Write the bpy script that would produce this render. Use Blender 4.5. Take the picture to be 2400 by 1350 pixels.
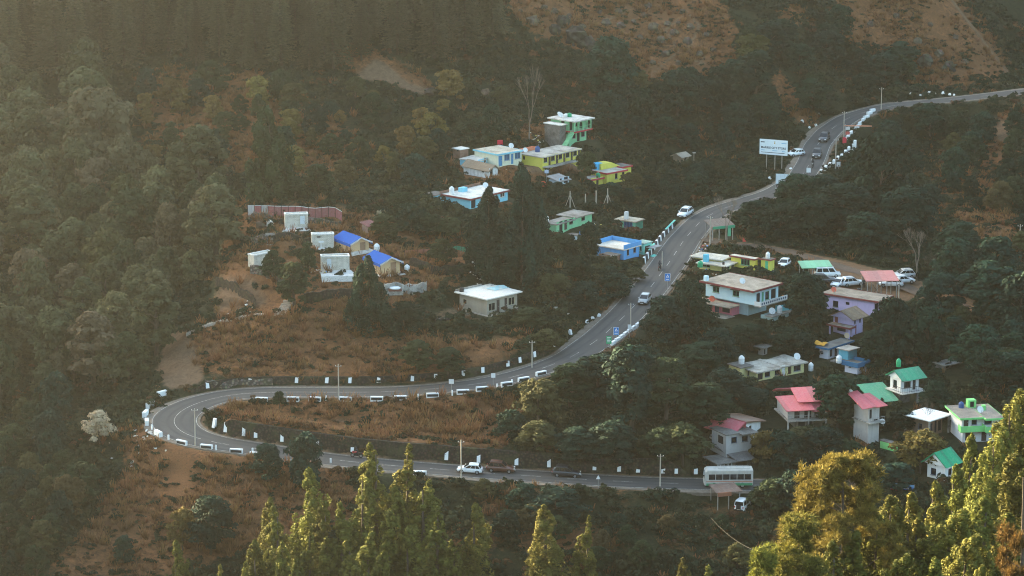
import bpy, math, random
import numpy as np
from mathutils import Vector, Matrix
R = math.radians
for o in list(bpy.data.objects): bpy.data.objects.remove(o)
sc = bpy.context.scene
col = sc.collection

# ------------------------------------------------------------ camera, sky, sun, exposure
CAM_Z, PITCH, HFOV = 131.0, R(13.5), R(20.0)
FPX = 1200.0 / math.tan(HFOV / 2)                 # focal length in photo pixels (2400 wide)
cam = bpy.data.cameras.new('camera'); cam_o = bpy.data.objects.new('camera', cam); col.objects.link(cam_o)
cam.sensor_width = 36.0; cam.angle = HFOV; cam.clip_start = 1.0; cam.clip_end = 6000.0
cam_o.location = (0, 0, CAM_Z); cam_o.rotation_euler = (R(90) - PITCH, 0, 0)
sc.camera = cam_o
SUN_AZ, SUN_EL = R(53), R(14)                     # to the side of the view direction, above the horizon
w = bpy.data.worlds.new('World'); sc.world = w; w.use_nodes = True
nt = w.node_tree; bgn = nt.nodes['Background']
sky = nt.nodes.new('ShaderNodeTexSky'); sky.sky_type = 'NISHITA'; sky.sun_disc = False
sky.sun_elevation = SUN_EL; sky.sun_rotation = -SUN_AZ; sky.altitude = 0; sky.air_density = 1.0; sky.dust_density = 2.0; sky.ozone_density = 0.3
nt.links.new(sky.outputs[0], bgn.inputs[0]); bgn.inputs[1].default_value = 0.08
sun = bpy.data.lights.new('sun', 'SUN'); sun.energy = 5.0; sun.angle = R(0.6); sun.color = (1.0, 0.77, 0.48)
sun_o = bpy.data.objects.new('sun', sun); col.objects.link(sun_o)
sd = Vector((-math.sin(SUN_AZ) * math.cos(SUN_EL), math.cos(SUN_AZ) * math.cos(SUN_EL), math.sin(SUN_EL)))
sun_o.rotation_euler = sd.to_track_quat('Z', 'Y').to_euler(); sun_o.location = (-300, 300, 400)
vs = sc.view_settings; vs.view_transform = 'Standard'; vs.look = 'None'; vs.gamma = 1.0; vs.use_curve_mapping = False
vs.exposure = 3.56
vs.use_white_balance = True; vs.white_balance_temperature = 6400; vs.white_balance_tint = 2      # the camera's white balance, set for the shade
sc.cycles.use_denoising = True; sc.cycles.pixel_filter_type = 'BLACKMAN_HARRIS'; sc.cycles.filter_width = 1.05
sc.cycles.max_bounces = 5; sc.cycles.diffuse_bounces = 3; sc.cycles.transparent_max_bounces = 8
sc.cycles.volume_bounces = 0; sc.cycles.transmission_bounces = 3

# ------------------------------------------------------------ pixels <-> places
SP, CP = math.sin(PITCH), math.cos(PITCH)
def ray(px, py):
    u, v = (px - 1200.0) / FPX, -(py - 675.0) / FPX
    return np.array([u, CP + v * SP, -SP + v * CP])
def at_y(px, py, Y):
    d = ray(px, py); t = Y / d[1]; return np.array([d[0] * t, Y, CAM_Z + d[2] * t])
def at_z(px, py, z):
    d = ray(px, py); t = (z - CAM_Z) / d[2]; return np.array([d[0] * t, d[1] * t, z])
def project(x, y, z):
    zz = np.asarray(z) - CAM_Z
    dep = np.asarray(y) * CP - zz * SP; up = np.asarray(y) * SP + zz * CP
    return 1200 + FPX * np.asarray(x) / dep, 675 - FPX * up / dep
def depth_of(p): return p[1] * CP - (p[2] - CAM_Z) * SP
def ppm(p): return FPX / depth_of(p)              # photo pixels per metre there

# ------------------------------------------------------------ noise
_rs = np.random.RandomState(5); _tab = _rs.rand(256, 256)
def vnoise(x, y):
    xi, yi = np.floor(x).astype(int), np.floor(y).astype(int); fx, fy = x - xi, y - yi
    fx, fy = fx * fx * (3 - 2 * fx), fy * fy * (3 - 2 * fy)
    a, b = _tab[xi % 256, yi % 256], _tab[(xi + 1) % 256, yi % 256]; c, d = _tab[xi % 256, (yi + 1) % 256], _tab[(xi + 1) % 256, (yi + 1) % 256]
    return (a * (1 - fx) + b * fx) * (1 - fy) + (c * (1 - fx) + d * fx) * fy
def fbm(x, y, sc_, oct_=4):
    x, y = np.asarray(x, float) / sc_, np.asarray(y, float) / sc_; s = 0; a = 1; tot = 0
    for k in range(oct_): s = s + a * vnoise(x + 17.3 * k, y + 9.1 * k); tot += a; a *= .5; x, y = x * 2.03, y * 2.03
    return s / tot - .5
def sstep(a, b, x): t = np.clip((np.asarray(x, float) - a) / (b - a), 0, 1); return t * t * (3 - 2 * t)

# ------------------------------------------------------------ the road's course
RP = [(2520,205),(2420,212),(2300,226),(2200,237),(2100,246),(2040,258),(1990,275),(1945,305),(1915,340),(1900,380),(1878,415),(1820,450),(1750,472),(1690,490),
 (1645,515),(1605,560),(1565,620),(1520,680),(1470,735),(1410,790),(1340,838),(1260,868),(1180,890),(1100,903),(1000,914),(900,919),(800,920),(700,919),(620,919),
 (545,924),(480,938),(430,958),(403,982),(412,1005),(450,1025),(520,1041),(600,1052),(700,1067),(800,1080),(900,1090),(1000,1098),(1100,1106),(1200,1113),
 (1300,1119),(1400,1126),(1500,1131),(1600,1134),(1700,1136),(1800,1138),(1900,1139),(2000,1138)]
RZ = {0:25.0, 1:24.0, 5:20.3, 9:16.6, 14:13.3, 17:10.8, 20:8.3, 24:6.2, 28:5.0, 32:3.7, 36:2.3, 40:.8, 46:-1.0, 50:-1.8}
def road_course():
    p = np.array(RP, float); s = np.r_[0, np.cumsum(np.hypot(*np.diff(p, axis=0).T))]
    k = sorted(RZ); zz = np.interp(s, s[k], [RZ[i] for i in k])
    w3 = np.array([at_z(a, b, c) for (a, b), c in zip(p, zz)])
    L = np.r_[0, np.cumsum(np.linalg.norm(np.diff(w3, axis=0), axis=1))]
    t = np.arange(0, L[-1], 1.0); q = np.stack([np.interp(t, L, w3[:, i]) for i in range(3)], 1)
    for _ in range(10):
        q2 = q.copy(); q2[1:-1] = q[1:-1] * .5 + (q[:-2] + q[2:]) * .25; q = q2
    for _ in range(25):
        q2 = q.copy(); q2[1:-1, 2] = q[1:-1, 2] * .5 + (q[:-2, 2] + q[2:, 2]) * .25; q = q2
    return q
ROAD = road_course()
rt = np.gradient(ROAD[:, :2], axis=0); rt /= np.linalg.norm(rt, axis=1)[:, None]
RN = np.stack([-rt[:, 1], rt[:, 0]], 1)           # left-hand normal walking from the far end down
_rpx, _rpy = project(*ROAD.T)
ROAD_HW = np.interp(_rpx, [350, 480, 700, 2400], [3.9, 3.5, 3.0, 3.0]) + np.where((_rpy > 480) & (_rpy < 870), .5 * sstep(480, 620, _rpy) * sstep(870, 800, _rpy), 0)
# the side road to the car park and the lane between the houses
SIDE_PX = [((1648,560),12.9),((1700,572),12.6),((1770,578),12.3),((1840,588),12.1),((1910,608),11.9),((1990,632),11.7),((2080,655),11.6),((2160,690),11.0),((2260,720),10.5)]
SIDE = np.array([at_z(a, b, c) for (a, b), c in SIDE_PX])

# ------------------------------------------------------------ terrain height
CTL = [(100,1300,400),(100,1150,424),(100,1000,452),(100,850,482),(100,700,512),(100,550,545),(100,400,582),(100,200,622),(100,0,652),
 (330,560,545),(420,700,510),(350,800,486),(250,950,455),(200,1080,432),(350,420,572),(350,250,612),(350,100,638),(-200,700,514),(-200,300,604),(-200,1000,452),
 (430,850,466),(520,840,463),(700,800,464.5),(700,745,468.5),(560,790,468),(760,700,474),(620,700,477),(750,650,484),(560,640,487),(870,620,490),(700,540,503),(590,560,500),(650,500,511),(560,505,512),
 (700,440,534),(600,300,580),(600,150,615),(600,0,640),(850,450,538),(800,320,576),
 (1145,745,475),(1000,760,470),(900,700,476),(1000,820,461),(1150,820,459),(1300,760,473),(1400,650,500),(1250,650,494),(1100,640,490),(1000,580,503),(1100,560,512),(1100,480,533),(1250,560,520),(1250,470,543),
 (1290,390,560),(1150,400,556),(1340,330,574),(1200,250,600),(1000,300,582),(1000,200,606),(1000,100,622),(1000,0,638),(1200,120,625),(1200,0,641),
 (1460,570,533),(1450,500,551),(1440,430,564),(1480,420,572),(1540,470,565),(1500,330,594),(1600,350,594),(1650,440,575),(1760,380,592),(1600,250,614),(1500,150,632),(1500,0,655),(1400,60,640),(1750,250,622),(1800,100,645),(1800,0,660),
 (2000,200,653),(2100,100,668),(2200,0,684),(2300,150,668),(2420,160,690),(2420,60,722),(2420,-60,760),(2330,20,715),
 (2050,350,612),(2000,450,568),(2000,550,534),(2200,450,574),(2200,300,626),(2350,280,632),(2300,550,534),(2420,450,572),(1800,520,544),
 (2400,700,494),(1950,640,507),(2100,660,503),(1800,640,504),(1720,640,504),(2200,800,474),(2350,850,463),
 (2000,790,478),(1980,870,465),(1800,890,460),(2130,930,451),(1890,1000,439),(2290,1020,433),(1700,1070,428),(2100,1100,425),(1600,1000,436),(1600,850,464),(1650,700,495),(1745,740,482),(1660,780,476),
 (1400,950,445),(1400,1050,431.5),(1200,1000,437),(1000,1000,437),(800,1000,437.5),(650,985,440),(560,985,440),
 (800,1200,414),(800,1350,402),(1400,1230,410),(1400,1350,400),(300,1250,410),(300,1120,427),(150,1350,396),(500,1150,418),(1100,1150,417),(1700,1230,411),(1700,1350,400),(2200,1200,412),(2100,1350,399),(2420,1100,424),(2420,1300,404)]
ctl = np.array([at_y(*c) for c in CTL])
ctl = np.vstack([ctl, ROAD[::7], SIDE[::2]])
def tps_fit(P, z, lam):
    d2 = ((P[:, None] - P[None]) ** 2).sum(-1); K = np.where(d2 > 0, .5 * d2 * np.log(d2 + 1e-12), 0)
    n = len(P); A = np.zeros((n + 3, n + 3)); A[:n, :n] = K + lam * np.eye(n); A[:n, n] = 1; A[:n, n + 1:] = P; A[n:, :n] = A[:n, n:].T
    return np.linalg.solve(A, np.r_[z, 0, 0, 0])
_P = ctl[:, :2] / 100.0; _W = tps_fit(_P, ctl[:, 2], 2e-4)
def tps(x, y):
    Q = np.stack([np.ravel(x), np.ravel(y)], 1) / 100.0; out = np.empty(len(Q))
    for i in range(0, len(Q), 20000):
        q = Q[i:i + 20000]; d2 = ((q[:, None] - _P[None]) ** 2).sum(-1)
        out[i:i + 20000] = (.5 * d2 * np.log(d2 + 1e-12)) @ _W[:-3] + _W[-3] + q @ _W[-2:]
    return out.reshape(np.shape(x))
def outer(x, y):
    b = np.interp(y, [-400,-50,0,50,150,250,330,372,400,440,500,560,620,680,760,900,1200,2200], [190,134,129,106,64,22,-10,-17,-10,2,10,16,27,52,95,150,190,215])
    b = b + 16 * np.exp(-((x - 62) / 45) ** 2 - ((y - 262) / 60) ** 2) + 18 * fbm(x, y, 260, 3) * sstep(730, 900, y)
    shade_crest = np.interp(y, [250,350,500,560,614,668,716,795,901,1100,1300], [-5,10,55,76,90,103,132,143,172,205,230]) + 5 * fbm(x * 0, y, 60, 3) * sstep(780, 820, y) - 26 * np.exp(-((y - 597) / 6.0) ** 2)  # unseen ridge: heights shaped to shade the village, notch to let sun through
    spur = shade_crest - np.where(x > -300, .64, .5) * np.abs(x + 300)
    rs = np.minimum(26 + .34 * (y - 380), 200) - .5 * np.abs(x - 420)
    m = np.logaddexp(b / 6, spur / 6) * 6
    return np.logaddexp(m / 6, rs / 6) * 6
def axis(lo, a, b, hi, fine, growth=1.16, first=1.2):
    core = np.arange(a, b, fine); out = []; s = fine * first; v = a
    while v > lo: v -= s; out.append(v); s = min(s * growth, 90)
    up = []; s = fine * first; v = core[-1]
    while v < hi: v += s; up.append(v); s = min(s * growth, 90)
    return np.r_[out[::-1], core, up]
GX = np.unique(np.r_[axis(-1500, -128, 138, 1500, .8), -300.0]); GY = axis(-400, 384, 716, 2200, .8, 1.1)
XX, YY = np.meshgrid(GX, GY, indexing='ij')
cw = sstep(-185, -125, XX) * sstep(205, 140, XX) * sstep(352, 392, YY) * sstep(790, 712, YY)
ZZ = np.where(cw > 0, tps(np.clip(XX, -150, 165), np.clip(YY, 372, 750)), 0) * cw + outer(XX, YY) * (1 - cw)
def hz(x, y, grid=None):
    g = ZZ if grid is None else grid
    i = np.clip(np.searchsorted(GX, x) - 1, 0, len(GX) - 2); j = np.clip(np.searchsorted(GY, y) - 1, 0, len(GY) - 2)
    fx, fy = (x - GX[i]) / (GX[i + 1] - GX[i]), (y - GY[j]) / (GY[j + 1] - GY[j])
    return (g[i, j] * (1 - fx) + g[i + 1, j] * fx) * (1 - fy) + (g[i, j + 1] * (1 - fx) + g[i + 1, j + 1] * fx) * fy
_ys = np.arange(150, 1000, .5)
def ground(px, py, ymin=370):
    d = ray(px, py); ys = _ys[_ys >= ymin]; t = ys / d[1]; x = d[0] * t; z = CAM_Z + d[2] * t
    below = np.nonzero(z < hz(x, ys))[0]
    if not len(below): return at_y(px, py, 700)
    i = max(below[0], 1); a = z[i - 1] - hz(x[i - 1:i], ys[i - 1:i])[0]; b = hz(x[i:i + 1], ys[i:i + 1])[0] - z[i]
    return at_y(px, py, ys[i - 1] + .5 * a / max(a + b, 1e-6))
def gz(x, y): return float(hz(np.array([x]), np.array([y]))[0])
# ------------------------------------------------------------ where each building stands: roof corners (side, front, other side) and foot of the front corner, read off the photograph
HF = {
 'green2': ((1290,272),(1347,283),(1388,272),338), 'cream': ((1108,350),(1166,361),(1226,352),391), 'paleshed': ((1075,368),(1121,377),(1154,364),393),
 'brickshed': ((1058,345),(1078,350),(1100,345),372), 'ruin': ((1084,385),(1146,397),(1168,391),418), 'yellow': ((1216,357),(1272,367),(1367,345),393),
 'yellowred': ((1383,395),(1422,405),(1473,394),432), 'bluelong': ((1033,453),(1103,466),(1195,443),491), 'tinshed': ((1284,415),(1310,421),(1337,414),434),
 'greenlong': ((1272,518),(1305,525),(1395,497),546), 'greensmall': ((1440,508),(1491,519),(1514,505),541), 'terrace': ((1400,561),(1462,574),(1500,561),609),
 'shop': ((1487,564),(1510,570),(1530,562),597), 'smallwhite': ((1330,547),(1356,552),(1368,548),566), 'grey': ((1063,681),(1141,700),(1225,680),742),
 'tent_a': ((798,561),(821,571),(868,563),592), 'tent_b': ((848,604),(891,618),(941,613),647),
 'stone_a': ((663,502),(668,504),(722,503),534), 'stone_b': ((727,549),(731,551),(783,550),581), 'stone_c': ((748,600),(753,603),(819,602),634), 'stone_d': ((580,595),(596,600),(639,589),628),
 'yel_a': ((1633,612),(1702,624),(1736,609),641), 'yel_b': ((1712,596),(1768,607),(1780,602),633), 'yel_c': ((1782,603),(1805,609),(1819,602),637),
 'hotel': ((1645,657),(1764,682),(1841,663),752), 'lav_up': ((1935,682),(2048,704),(2068,693),742), 'lav_gab': ((1951,731),(1998,745),(2032,731),787),
 'slate': ((1912,807),(1941,817),(2010,793),845), 'slate_low': ((1979,846),(2009,853),(2038,846),878), 'paleyel': ((1724,857),(1773,872),(1905,851),896),
 'yelshed': ((1675,870),(1703,878),(1725,872),901), 'redhouse': ((1832,955),(1843,958),(1943,955),1012), 'redsmall': ((2018,948),(2033,952),(2066,948),1036),
 'greensheet': ((2040,937),(2050,941),(2104,937),960), 'stilt': ((2088,880),(2116,890),(2166,884),950), 'whiteflat': ((2121,969),(2178,985),(2240,969),1028),
 'lime': ((2235,975),(2248,980),(2352,978),1042), 'rust': ((1690,984),(1745,998),(1795,984),1016), 'greylow': ((1672,1014),(1702,1023),(1767,1017),1050),
 'leanto': ((1662,1080),(1680,1086),(1768,1076),1104), 'greenbox': ((2064,1030),(2096,1040),(2108,1036),1058), 'greengab': ((2172,1078),(2215,1092),(2253,1078),1128),
 'ruinslab': ((2188,848),(2215,856),(2262,843),868), 'smallgrey': ((1767,809),(1790,815),(1812,808),835), 'hut': ((1572,360),(1598,366),(1622,360),383),
 'brickhut': ((846,520),(862,526),(882,518),546), 'grnshel': ((1873,624),(1880,628),(1951,627),652), 'redshel': ((2024,655),(2030,659),(2105,658),703),
 'carport': ((1672,1152),(1680,1155),(1738,1152),1196), 'busstop': ((1652,527),(1668,533),(1722,529),566),
}
class Frame: pass
FR = {}
def fit(L, F, Rr, By):
    g = ground(F[0], By); s = ppm(g); f = Frame(); d = ray(F[0], By); p = math.atan2(-d[2], math.hypot(d[0], d[1])); sp = math.sin(p)
    eL = ((L[0] - F[0]) / s, -(L[1] - F[1]) / (s * sp)); eR = ((Rr[0] - F[0]) / s, -(Rr[1] - F[1]) / (s * sp))
    aL, aR = math.atan2(eL[1], eL[0]) - math.pi / 2, math.atan2(eR[1], eR[0]); wl, wr = math.hypot(*eL), math.hypot(*eR)
    f.th = (aL * wl + aR * wr) / (wl + wr); f.p = g; f.h = (By - F[1]) / s / math.cos(p)
    f.b = min(eR[0] / max(math.cos(f.th), .2), wr * 1.3); f.a = min(-eL[0] / max(math.sin(f.th), .12), wl * 1.6) if f.th > .1 else wl
    return f
for k, v in HF.items(): FR[k] = fit(*v)
for k, a in (('stone_a', 1.6), ('stone_b', 1.6), ('stone_c', 1.8), ('redhouse', 7.0), ('greensheet', 5.0), ('lime', 7.5), ('grnshel', 3.2), ('redshel', 4.5), ('carport', 3.6), ('busstop', 3.0), ('redsmall', 4.0), ('greylow', 4.5), ('leanto', 4.0)):
    FR[k].a = a
for k in ('tent_a', 'tent_b'): FR[k].a = 6.0
FR['lav_up'].b = 5.0
def loc(f, x, y, z=0.0):
    c, s = math.cos(f.th), math.sin(f.th); return (f.p[0] + c * x - s * y, f.p[1] + s * x + c * y, f.p[2] + z)

# ------------------------------------------------------------ shape the ground: road bed, banks, house pads
core = (XX > -126) & (XX < 136) & (YY > 385) & (YY < 715)
ci = np.nonzero(core); cx, cy = XX[ci], YY[ci]; cz = ZZ[ci].copy(); nat = cz.copy()
best = np.full(len(cx), 1e9); bi = np.zeros(len(cx), int)
for i in range(0, len(cx), 8000):
    d2 = (cx[i:i + 8000, None] - ROAD[None, :, 0]) ** 2 + (cy[i:i + 8000, None] - ROAD[None, :, 1]) ** 2
    bi[i:i + 8000] = d2.argmin(1); best[i:i + 8000] = d2.min(1)
rel = np.stack([cx, cy], 1) - ROAD[bi, :2]
sd_ = (rel * RN[bi]).sum(1); dist = np.sqrt(best); hw = ROAD_HW[bi]; rz = ROAD[bi, 2]
WALL = np.zeros(len(ROAD)); WSIDE = np.zeros(len(ROAD))
for i in range(len(ROAD)):
    px, py = _rpx[i], _rpy[i]
    if 775 < py < 945 and 470 < px < 1430: WALL[i], WSIDE[i] = 1.5 * sstep(1430, 1330, px) * sstep(470, 520, px), -1
    if py > 1000 and 440 < px < 1640: WALL[i], WSIDE[i] = 2.5 * sstep(440, 520, px) * sstep(1640, 1560, px), 1
up = (np.sign(sd_) == WSIDE[bi]) & (WALL[bi] > .1)
nat2 = nat + .9 * fbm(cx, cy, 9, 4) * sstep(3, 8, dist) + .5 * fbm(cx, cy, 2.5, 2) * sstep(4, 9, dist)
steep = fbm(cx, cy, 14, 3)
nat2 = np.where(dist > 7, nat2 + .8 * steep, nat2)
_qx, _qy = project(cx, cy, nat); rug = sstep(300, 180, _qy) * sstep(1050, 1300, _qx) * sstep(5, 16, dist)      # the bare mountainside is gullied and rocky
ridg = 1 - np.abs(2 * (fbm(cx * .8 + cy * .5, cy * .4 - cx * .3, 16, 4) + .5) - 1) * 2.2
nat2 = nat2 + rug * (1.9 * ridg - .6 + 1.6 * fbm(cx, cy, 5, 3))
nat2 = np.where(up, np.maximum(nat2, rz + WALL[bi] * sstep(14, 5, dist) + .05 * np.minimum(dist, 8)), nat2)
w1 = np.where(up, sstep(hw + 1.2, hw + 2.2, dist), sstep(hw + 1.3, hw + 6.0, dist))
bed = rz - np.where(dist < hw + .35, .30, .10)
cz = bed * (1 - w1) + nat2 * w1
# side road and yard strips
def seg_dist(x, y, P):
    bd = np.full(len(x), 1e9); bz = np.zeros(len(x))
    for a, b in zip(P[:-1], P[1:]):
        ab = b[:2] - a[:2]; t = np.clip(((x - a[0]) * ab[0] + (y - a[1]) * ab[1]) / (ab @ ab), 0, 1)
        d = np.hypot(x - a[0] - t * ab[0], y - a[1] - t * ab[1]); m = d < bd; bd[m] = d[m]; bz[m] = (a[2] + t * (b[2] - a[2]))[m]
    return bd, bz
sdist, sz = seg_dist(cx, cy, SIDE)
sw = np.interp(cx, [30, 55, 62, 80, 90, 95], [1.8, 2.0, 4.2, 5.0, 2.6, 1.8])
k = sstep(sw, sw + 4, sdist) ; keep = sstep(hw + .5, hw + 2.5, dist)
cz = np.where(keep > 0, (sz * (1 - k) + cz * k) * keep + cz * (1 - keep), cz)
# stone terraces on the tent spur: the ground steps up in flat shelves
upx, upy = project(cx, cy, cz)
def inpoly(x, y, poly):
    x, y = np.asarray(x), np.asarray(y); ins = np.zeros(x.shape, bool); n = len(poly)
    for i in range(n):
        (x1, y1), (x2, y2) = poly[i], poly[(i + 1) % n]
        c = ((y1 > y) != (y2 > y)) & (x < (x2 - x1) * (y - y1) / ((y2 - y1) or 1e-9) + x1); ins ^= c
    return ins
def soft(x, y, poly, e):
    acc = 0
    for dx, dy in ((0, 0), (e, 0), (-e, 0), (0, e), (0, -e), (e * .7, e * .7), (-e * .7, -e * .7), (e * .7, -e * .7), (-e * .7, e * .7)): acc = acc + inpoly(x + dx, y + dy, poly)
    return acc / 9.0
tw = soft(upx, upy, [(540,470),(800,480),(1010,560),(1110,590),(1080,650),(990,690),(960,740),(700,740),(500,740),(520,600)], 14)
st = 1.55; q = cz / st; fr = q - np.floor(q); cz = cz * (1 - tw) + tw * (np.floor(q) + sstep(.62, .98, fr)) * st
tw2 = soft(upx, upy, [(500,945),(1180,930),(1400,980),(1500,1080),(1000,1065),(700,1030)], 10) * .8
q = (cz + .3 * fbm(cx, cy, 10, 2)) / 1.6; fr = q - np.floor(q); cz = cz * (1 - tw2 * w1) + tw2 * w1 * (np.floor(q) + sstep(.55, .98, fr)) * 1.6
ZZ[ci] = cz
for k, v in HF.items():                                   # foot of each building again on the shaped ground, then a flat pad for it
    if k in ('lav_up',): continue
    f = FR[k]; g = ground(v[1][0], v[3])
    if abs(g[1] - f.p[1]) < 8: f.p = g
PADS = [(FR[k], {'terrace': 3.6, 'yellowred': 3.8, 'hotel': 2.4, 'rust': 3.0, 'green2': 2.6, 'greenlong': .8}.get(k, 0)) for k in FR]
cz = ZZ[ci]
for f, _ in PADS:
    c, s = math.cos(f.th), math.sin(f.th); dx, dy = cx - f.p[0], cy - f.p[1]
    u, v = c * dx + s * dy, -s * dx + c * dy
    dd = np.hypot(np.maximum(np.maximum(-u - .8, u - f.b - .8), 0), np.maximum(np.maximum(-v - .8, v - f.a - .8), 0))
    k = sstep(.2, 3.4, dd); k = np.where(dist < hw + 1.5, 1, k)
    cz = (f.p[2] - .06) * (1 - k) + cz * k
ZZ[ci] = cz
fg = (YY < 384); ZZ[fg] += (2.5 * fbm(XX[fg], YY[fg], 30, 3))

# ------------------------------------------------------------ ground cover: how dry, how bare, how earthy each spot is
GPX, GPY = project(XX, YY, ZZ)
DRY = [([(400,860),(470,780),(560,740),(700,732),(840,745),(960,790),(1150,800),(1300,770),(1150,850),(1000,885),(600,888)],18,1.2),
 ([(500,955),(700,938),(1190,925),(1230,960),(1180,1045),(900,1045),(650,1010),(530,990)],12,1.1),
 ([(300,1010),(420,1050),(600,1075),(800,1110),(830,1200),(560,1290),(450,1350),(130,1350),(230,1230),(310,1100)],26,1.2),
 ([(1180,-40),(1650,-40),(1745,110),(1690,180),(1500,190),(1390,110),(1290,80),(1220,60)],22,1.35),
 ([(1600,170),(1690,165),(1640,250),(1590,230)],14,.9),([(1810,150),(1870,200),(1920,290),(1880,300),(1820,260)],12,.9),
 ([(1830,20),(1880,20),(1870,60),(1830,60)],14,.7),([(1960,-30),(2230,-30),(2320,110),(2385,190),(2140,205),(2090,110),(2010,90),(1960,40)],24,1.15),
 ([(540,470),(800,480),(1010,560),(1110,590),(1080,650),(990,690),(960,740),(700,740),(500,740),(520,600)],12,.75),
 ([(330,190),(560,170),(850,300),(860,400),(700,420),(560,390),(340,330)],30,.95),([(760,120),(870,110),(1040,215),(980,225),(840,180)],10,.9),
 ([(2150,330),(2420,230),(2420,640),(2250,600),(2200,480)],40,.5),([(1080,1140),(1700,1150),(1750,1290),(1100,1330),(820,1200)],40,.38),
 ([(1060,560),(1130,570),(1080,660),(1020,690)],16,.6),([(870,560),(1110,570),(1110,610),(940,610)],8,.9),([(2000,1000),(2060,1000),(2040,1150),(2000,1150)],10,.5),
 ([(1060,390),(1230,385),(1380,370),(1400,400),(1240,430),(1090,440)],14,.7),([(1240,290),(1290,285),(1300,330),(1200,335)],14,.7)]
BARE = [([(350,870),(470,850),(480,895),(400,915)],10,.9),([(395,770),(440,770),(470,850),(360,880)],8,.8),([(880,135),(905,150),(960,195),(1030,215),(985,222),(890,190),(820,190)],8,.9),
 ([(1890,620),(1960,626),(2140,655),(2110,690),(1960,680),(1890,655)],8,.9),([(1640,552),(1700,562),(1700,578),(1640,576)],6,.9),
 ([(2320,270),(2380,290),(2400,340),(2330,340)],12,.8),([(500,640),(600,640),(640,720),(500,740)],14,.6),([(1190,380),(1380,365),(1370,400),(1240,410)],8,.7),([(1010,730),(1110,700),(1130,760),(1020,760)],10,.5)]
dry = np.zeros_like(XX); bare = np.zeros_like(XX)
vis = (GPX > -250) & (GPX < 2650) & (GPY > -250) & (GPY < 1600) & (YY > 380)
for P_, e, wgt in DRY: dry[vis] = np.maximum(dry[vis], wgt * soft(GPX[vis], GPY[vis], P_, e))
for P_, e, wgt in BARE: bare[vis] = np.maximum(bare[vis], wgt * soft(GPX[vis], GPY[vis], P_, e))
RDIST = np.full_like(XX, 99.0); RDIST[ci] = np.maximum(dist - hw, 0)
SDIST = np.full_like(XX, 99.0); SDIST[ci] = np.maximum(sdist - sw, 0)
TRAILS = [[(1500,186),(1560,170),(1640,150),(1652,132),(1610,120),(1640,60),(1600,20)],[(1530,172),(1590,120),(1560,70),(1600,36)],[(1690,165),(1600,130),(1520,110)],[(1300,70),(1400,60),(1480,20)],[(2230,0),(2300,90),(2370,180)],[(750,985),(900,988),(1010,1000)],[(560,1120),(700,1110),(800,1125)],[(840,1010),(1000,1040),(1120,1060)],[(1090,870),(1180,850),(1290,810)],[(480,820),(640,850),(800,880)]]
for P_ in TRAILS:
    Tw = np.array([[*project(*ground(a, b)), 0] for a, b in P_]); td, _ = seg_dist(GPX[vis], GPY[vis] * 3.0, np.stack([Tw[:, 0], Tw[:, 1] * 3.0, Tw[:, 2]], 1)); bare[vis] = np.maximum(bare[vis], .7 * sstep(7, 2, td))
bare = np.maximum(bare, sstep(1.4, .4, RDIST) * .9); bare = np.maximum(bare, .8 * sstep(.5, .0, SDIST))
PADD = np.full_like(XX, 99.0)
for f, ext in PADS:
    c, s = math.cos(f.th), math.sin(f.th); dx, dy = XX - f.p[0], YY - f.p[1]; u, v = c * dx + s * dy, -s * dx + c * dy
    dd = np.hypot(np.maximum(np.maximum(-u - ext, u - f.b), 0), np.maximum(np.maximum(-v, v - f.a), 0)); PADD = np.minimum(PADD, dd)
dry = np.clip(dry + 1.25 * fbm(XX, YY, 9, 5) * (dry > .02) + .25 * np.maximum(fbm(XX + 90, YY, 22, 3), 0), 0, 1)
rng = np.random.RandomState(11); rnd = random.Random(4)
# ------------------------------------------------------------ materials
MATS = {}
def _mix(nt, fac, a, b, mode='MIX'):
    n = nt.nodes.new('ShaderNodeMix'); n.data_type = 'RGBA'; n.blend_type = mode
    for sock, v in ((n.inputs[0], fac), (n.inputs[6], a), (n.inputs[7], b)):
        if hasattr(v, 'links'): nt.links.new(v, sock)
        elif isinstance(v, (int, float)): sock.default_value = v
        else: sock.default_value = (*v, 1)
    return n.outputs[2]
def _noise(nt, vec, scale, detail=4, rough=.55, dist=0):
    n = nt.nodes.new('ShaderNodeTexNoise'); n.inputs['Scale'].default_value = scale; n.inputs['Detail'].default_value = detail; n.inputs['Roughness'].default_value = rough; n.inputs['Distortion'].default_value = dist
    if vec: nt.links.new(vec, n.inputs['Vector'])
    return n.outputs['Fac']
def _ramp(nt, fac, a, b):
    n = nt.nodes.new('ShaderNodeMapRange'); n.inputs[1].default_value = a; n.inputs[2].default_value = b; nt.links.new(fac, n.inputs[0]); return n.outputs[0]
def _math(nt, op, a, b):
    n = nt.nodes.new('ShaderNodeMath'); n.operation = op
    for i, v in enumerate((a, b)):
        if hasattr(v, 'links'): nt.links.new(v, n.inputs[i])
        else: n.inputs[i].default_value = v
    return n.outputs[0]
def new_mat(name, rough=.85, spec=.25):
    m = bpy.data.materials.new(name); m.use_nodes = True; nt = m.node_tree; b = nt.nodes['Principled BSDF']
    b.inputs['Roughness'].default_value = rough; b.inputs['Specular IOR Level'].default_value = spec
    tc = nt.nodes.new('ShaderNodeTexCoord'); return m, nt, b, tc.outputs['Object']
def _bump(nt, b, h, strength, dist=.1):
    n = nt.nodes.new('ShaderNodeBump'); n.inputs['Strength'].default_value = strength; n.inputs['Distance'].default_value = dist
    nt.links.new(h, n.inputs['Height']); nt.links.new(n.outputs[0], b.inputs['Normal'])
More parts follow.
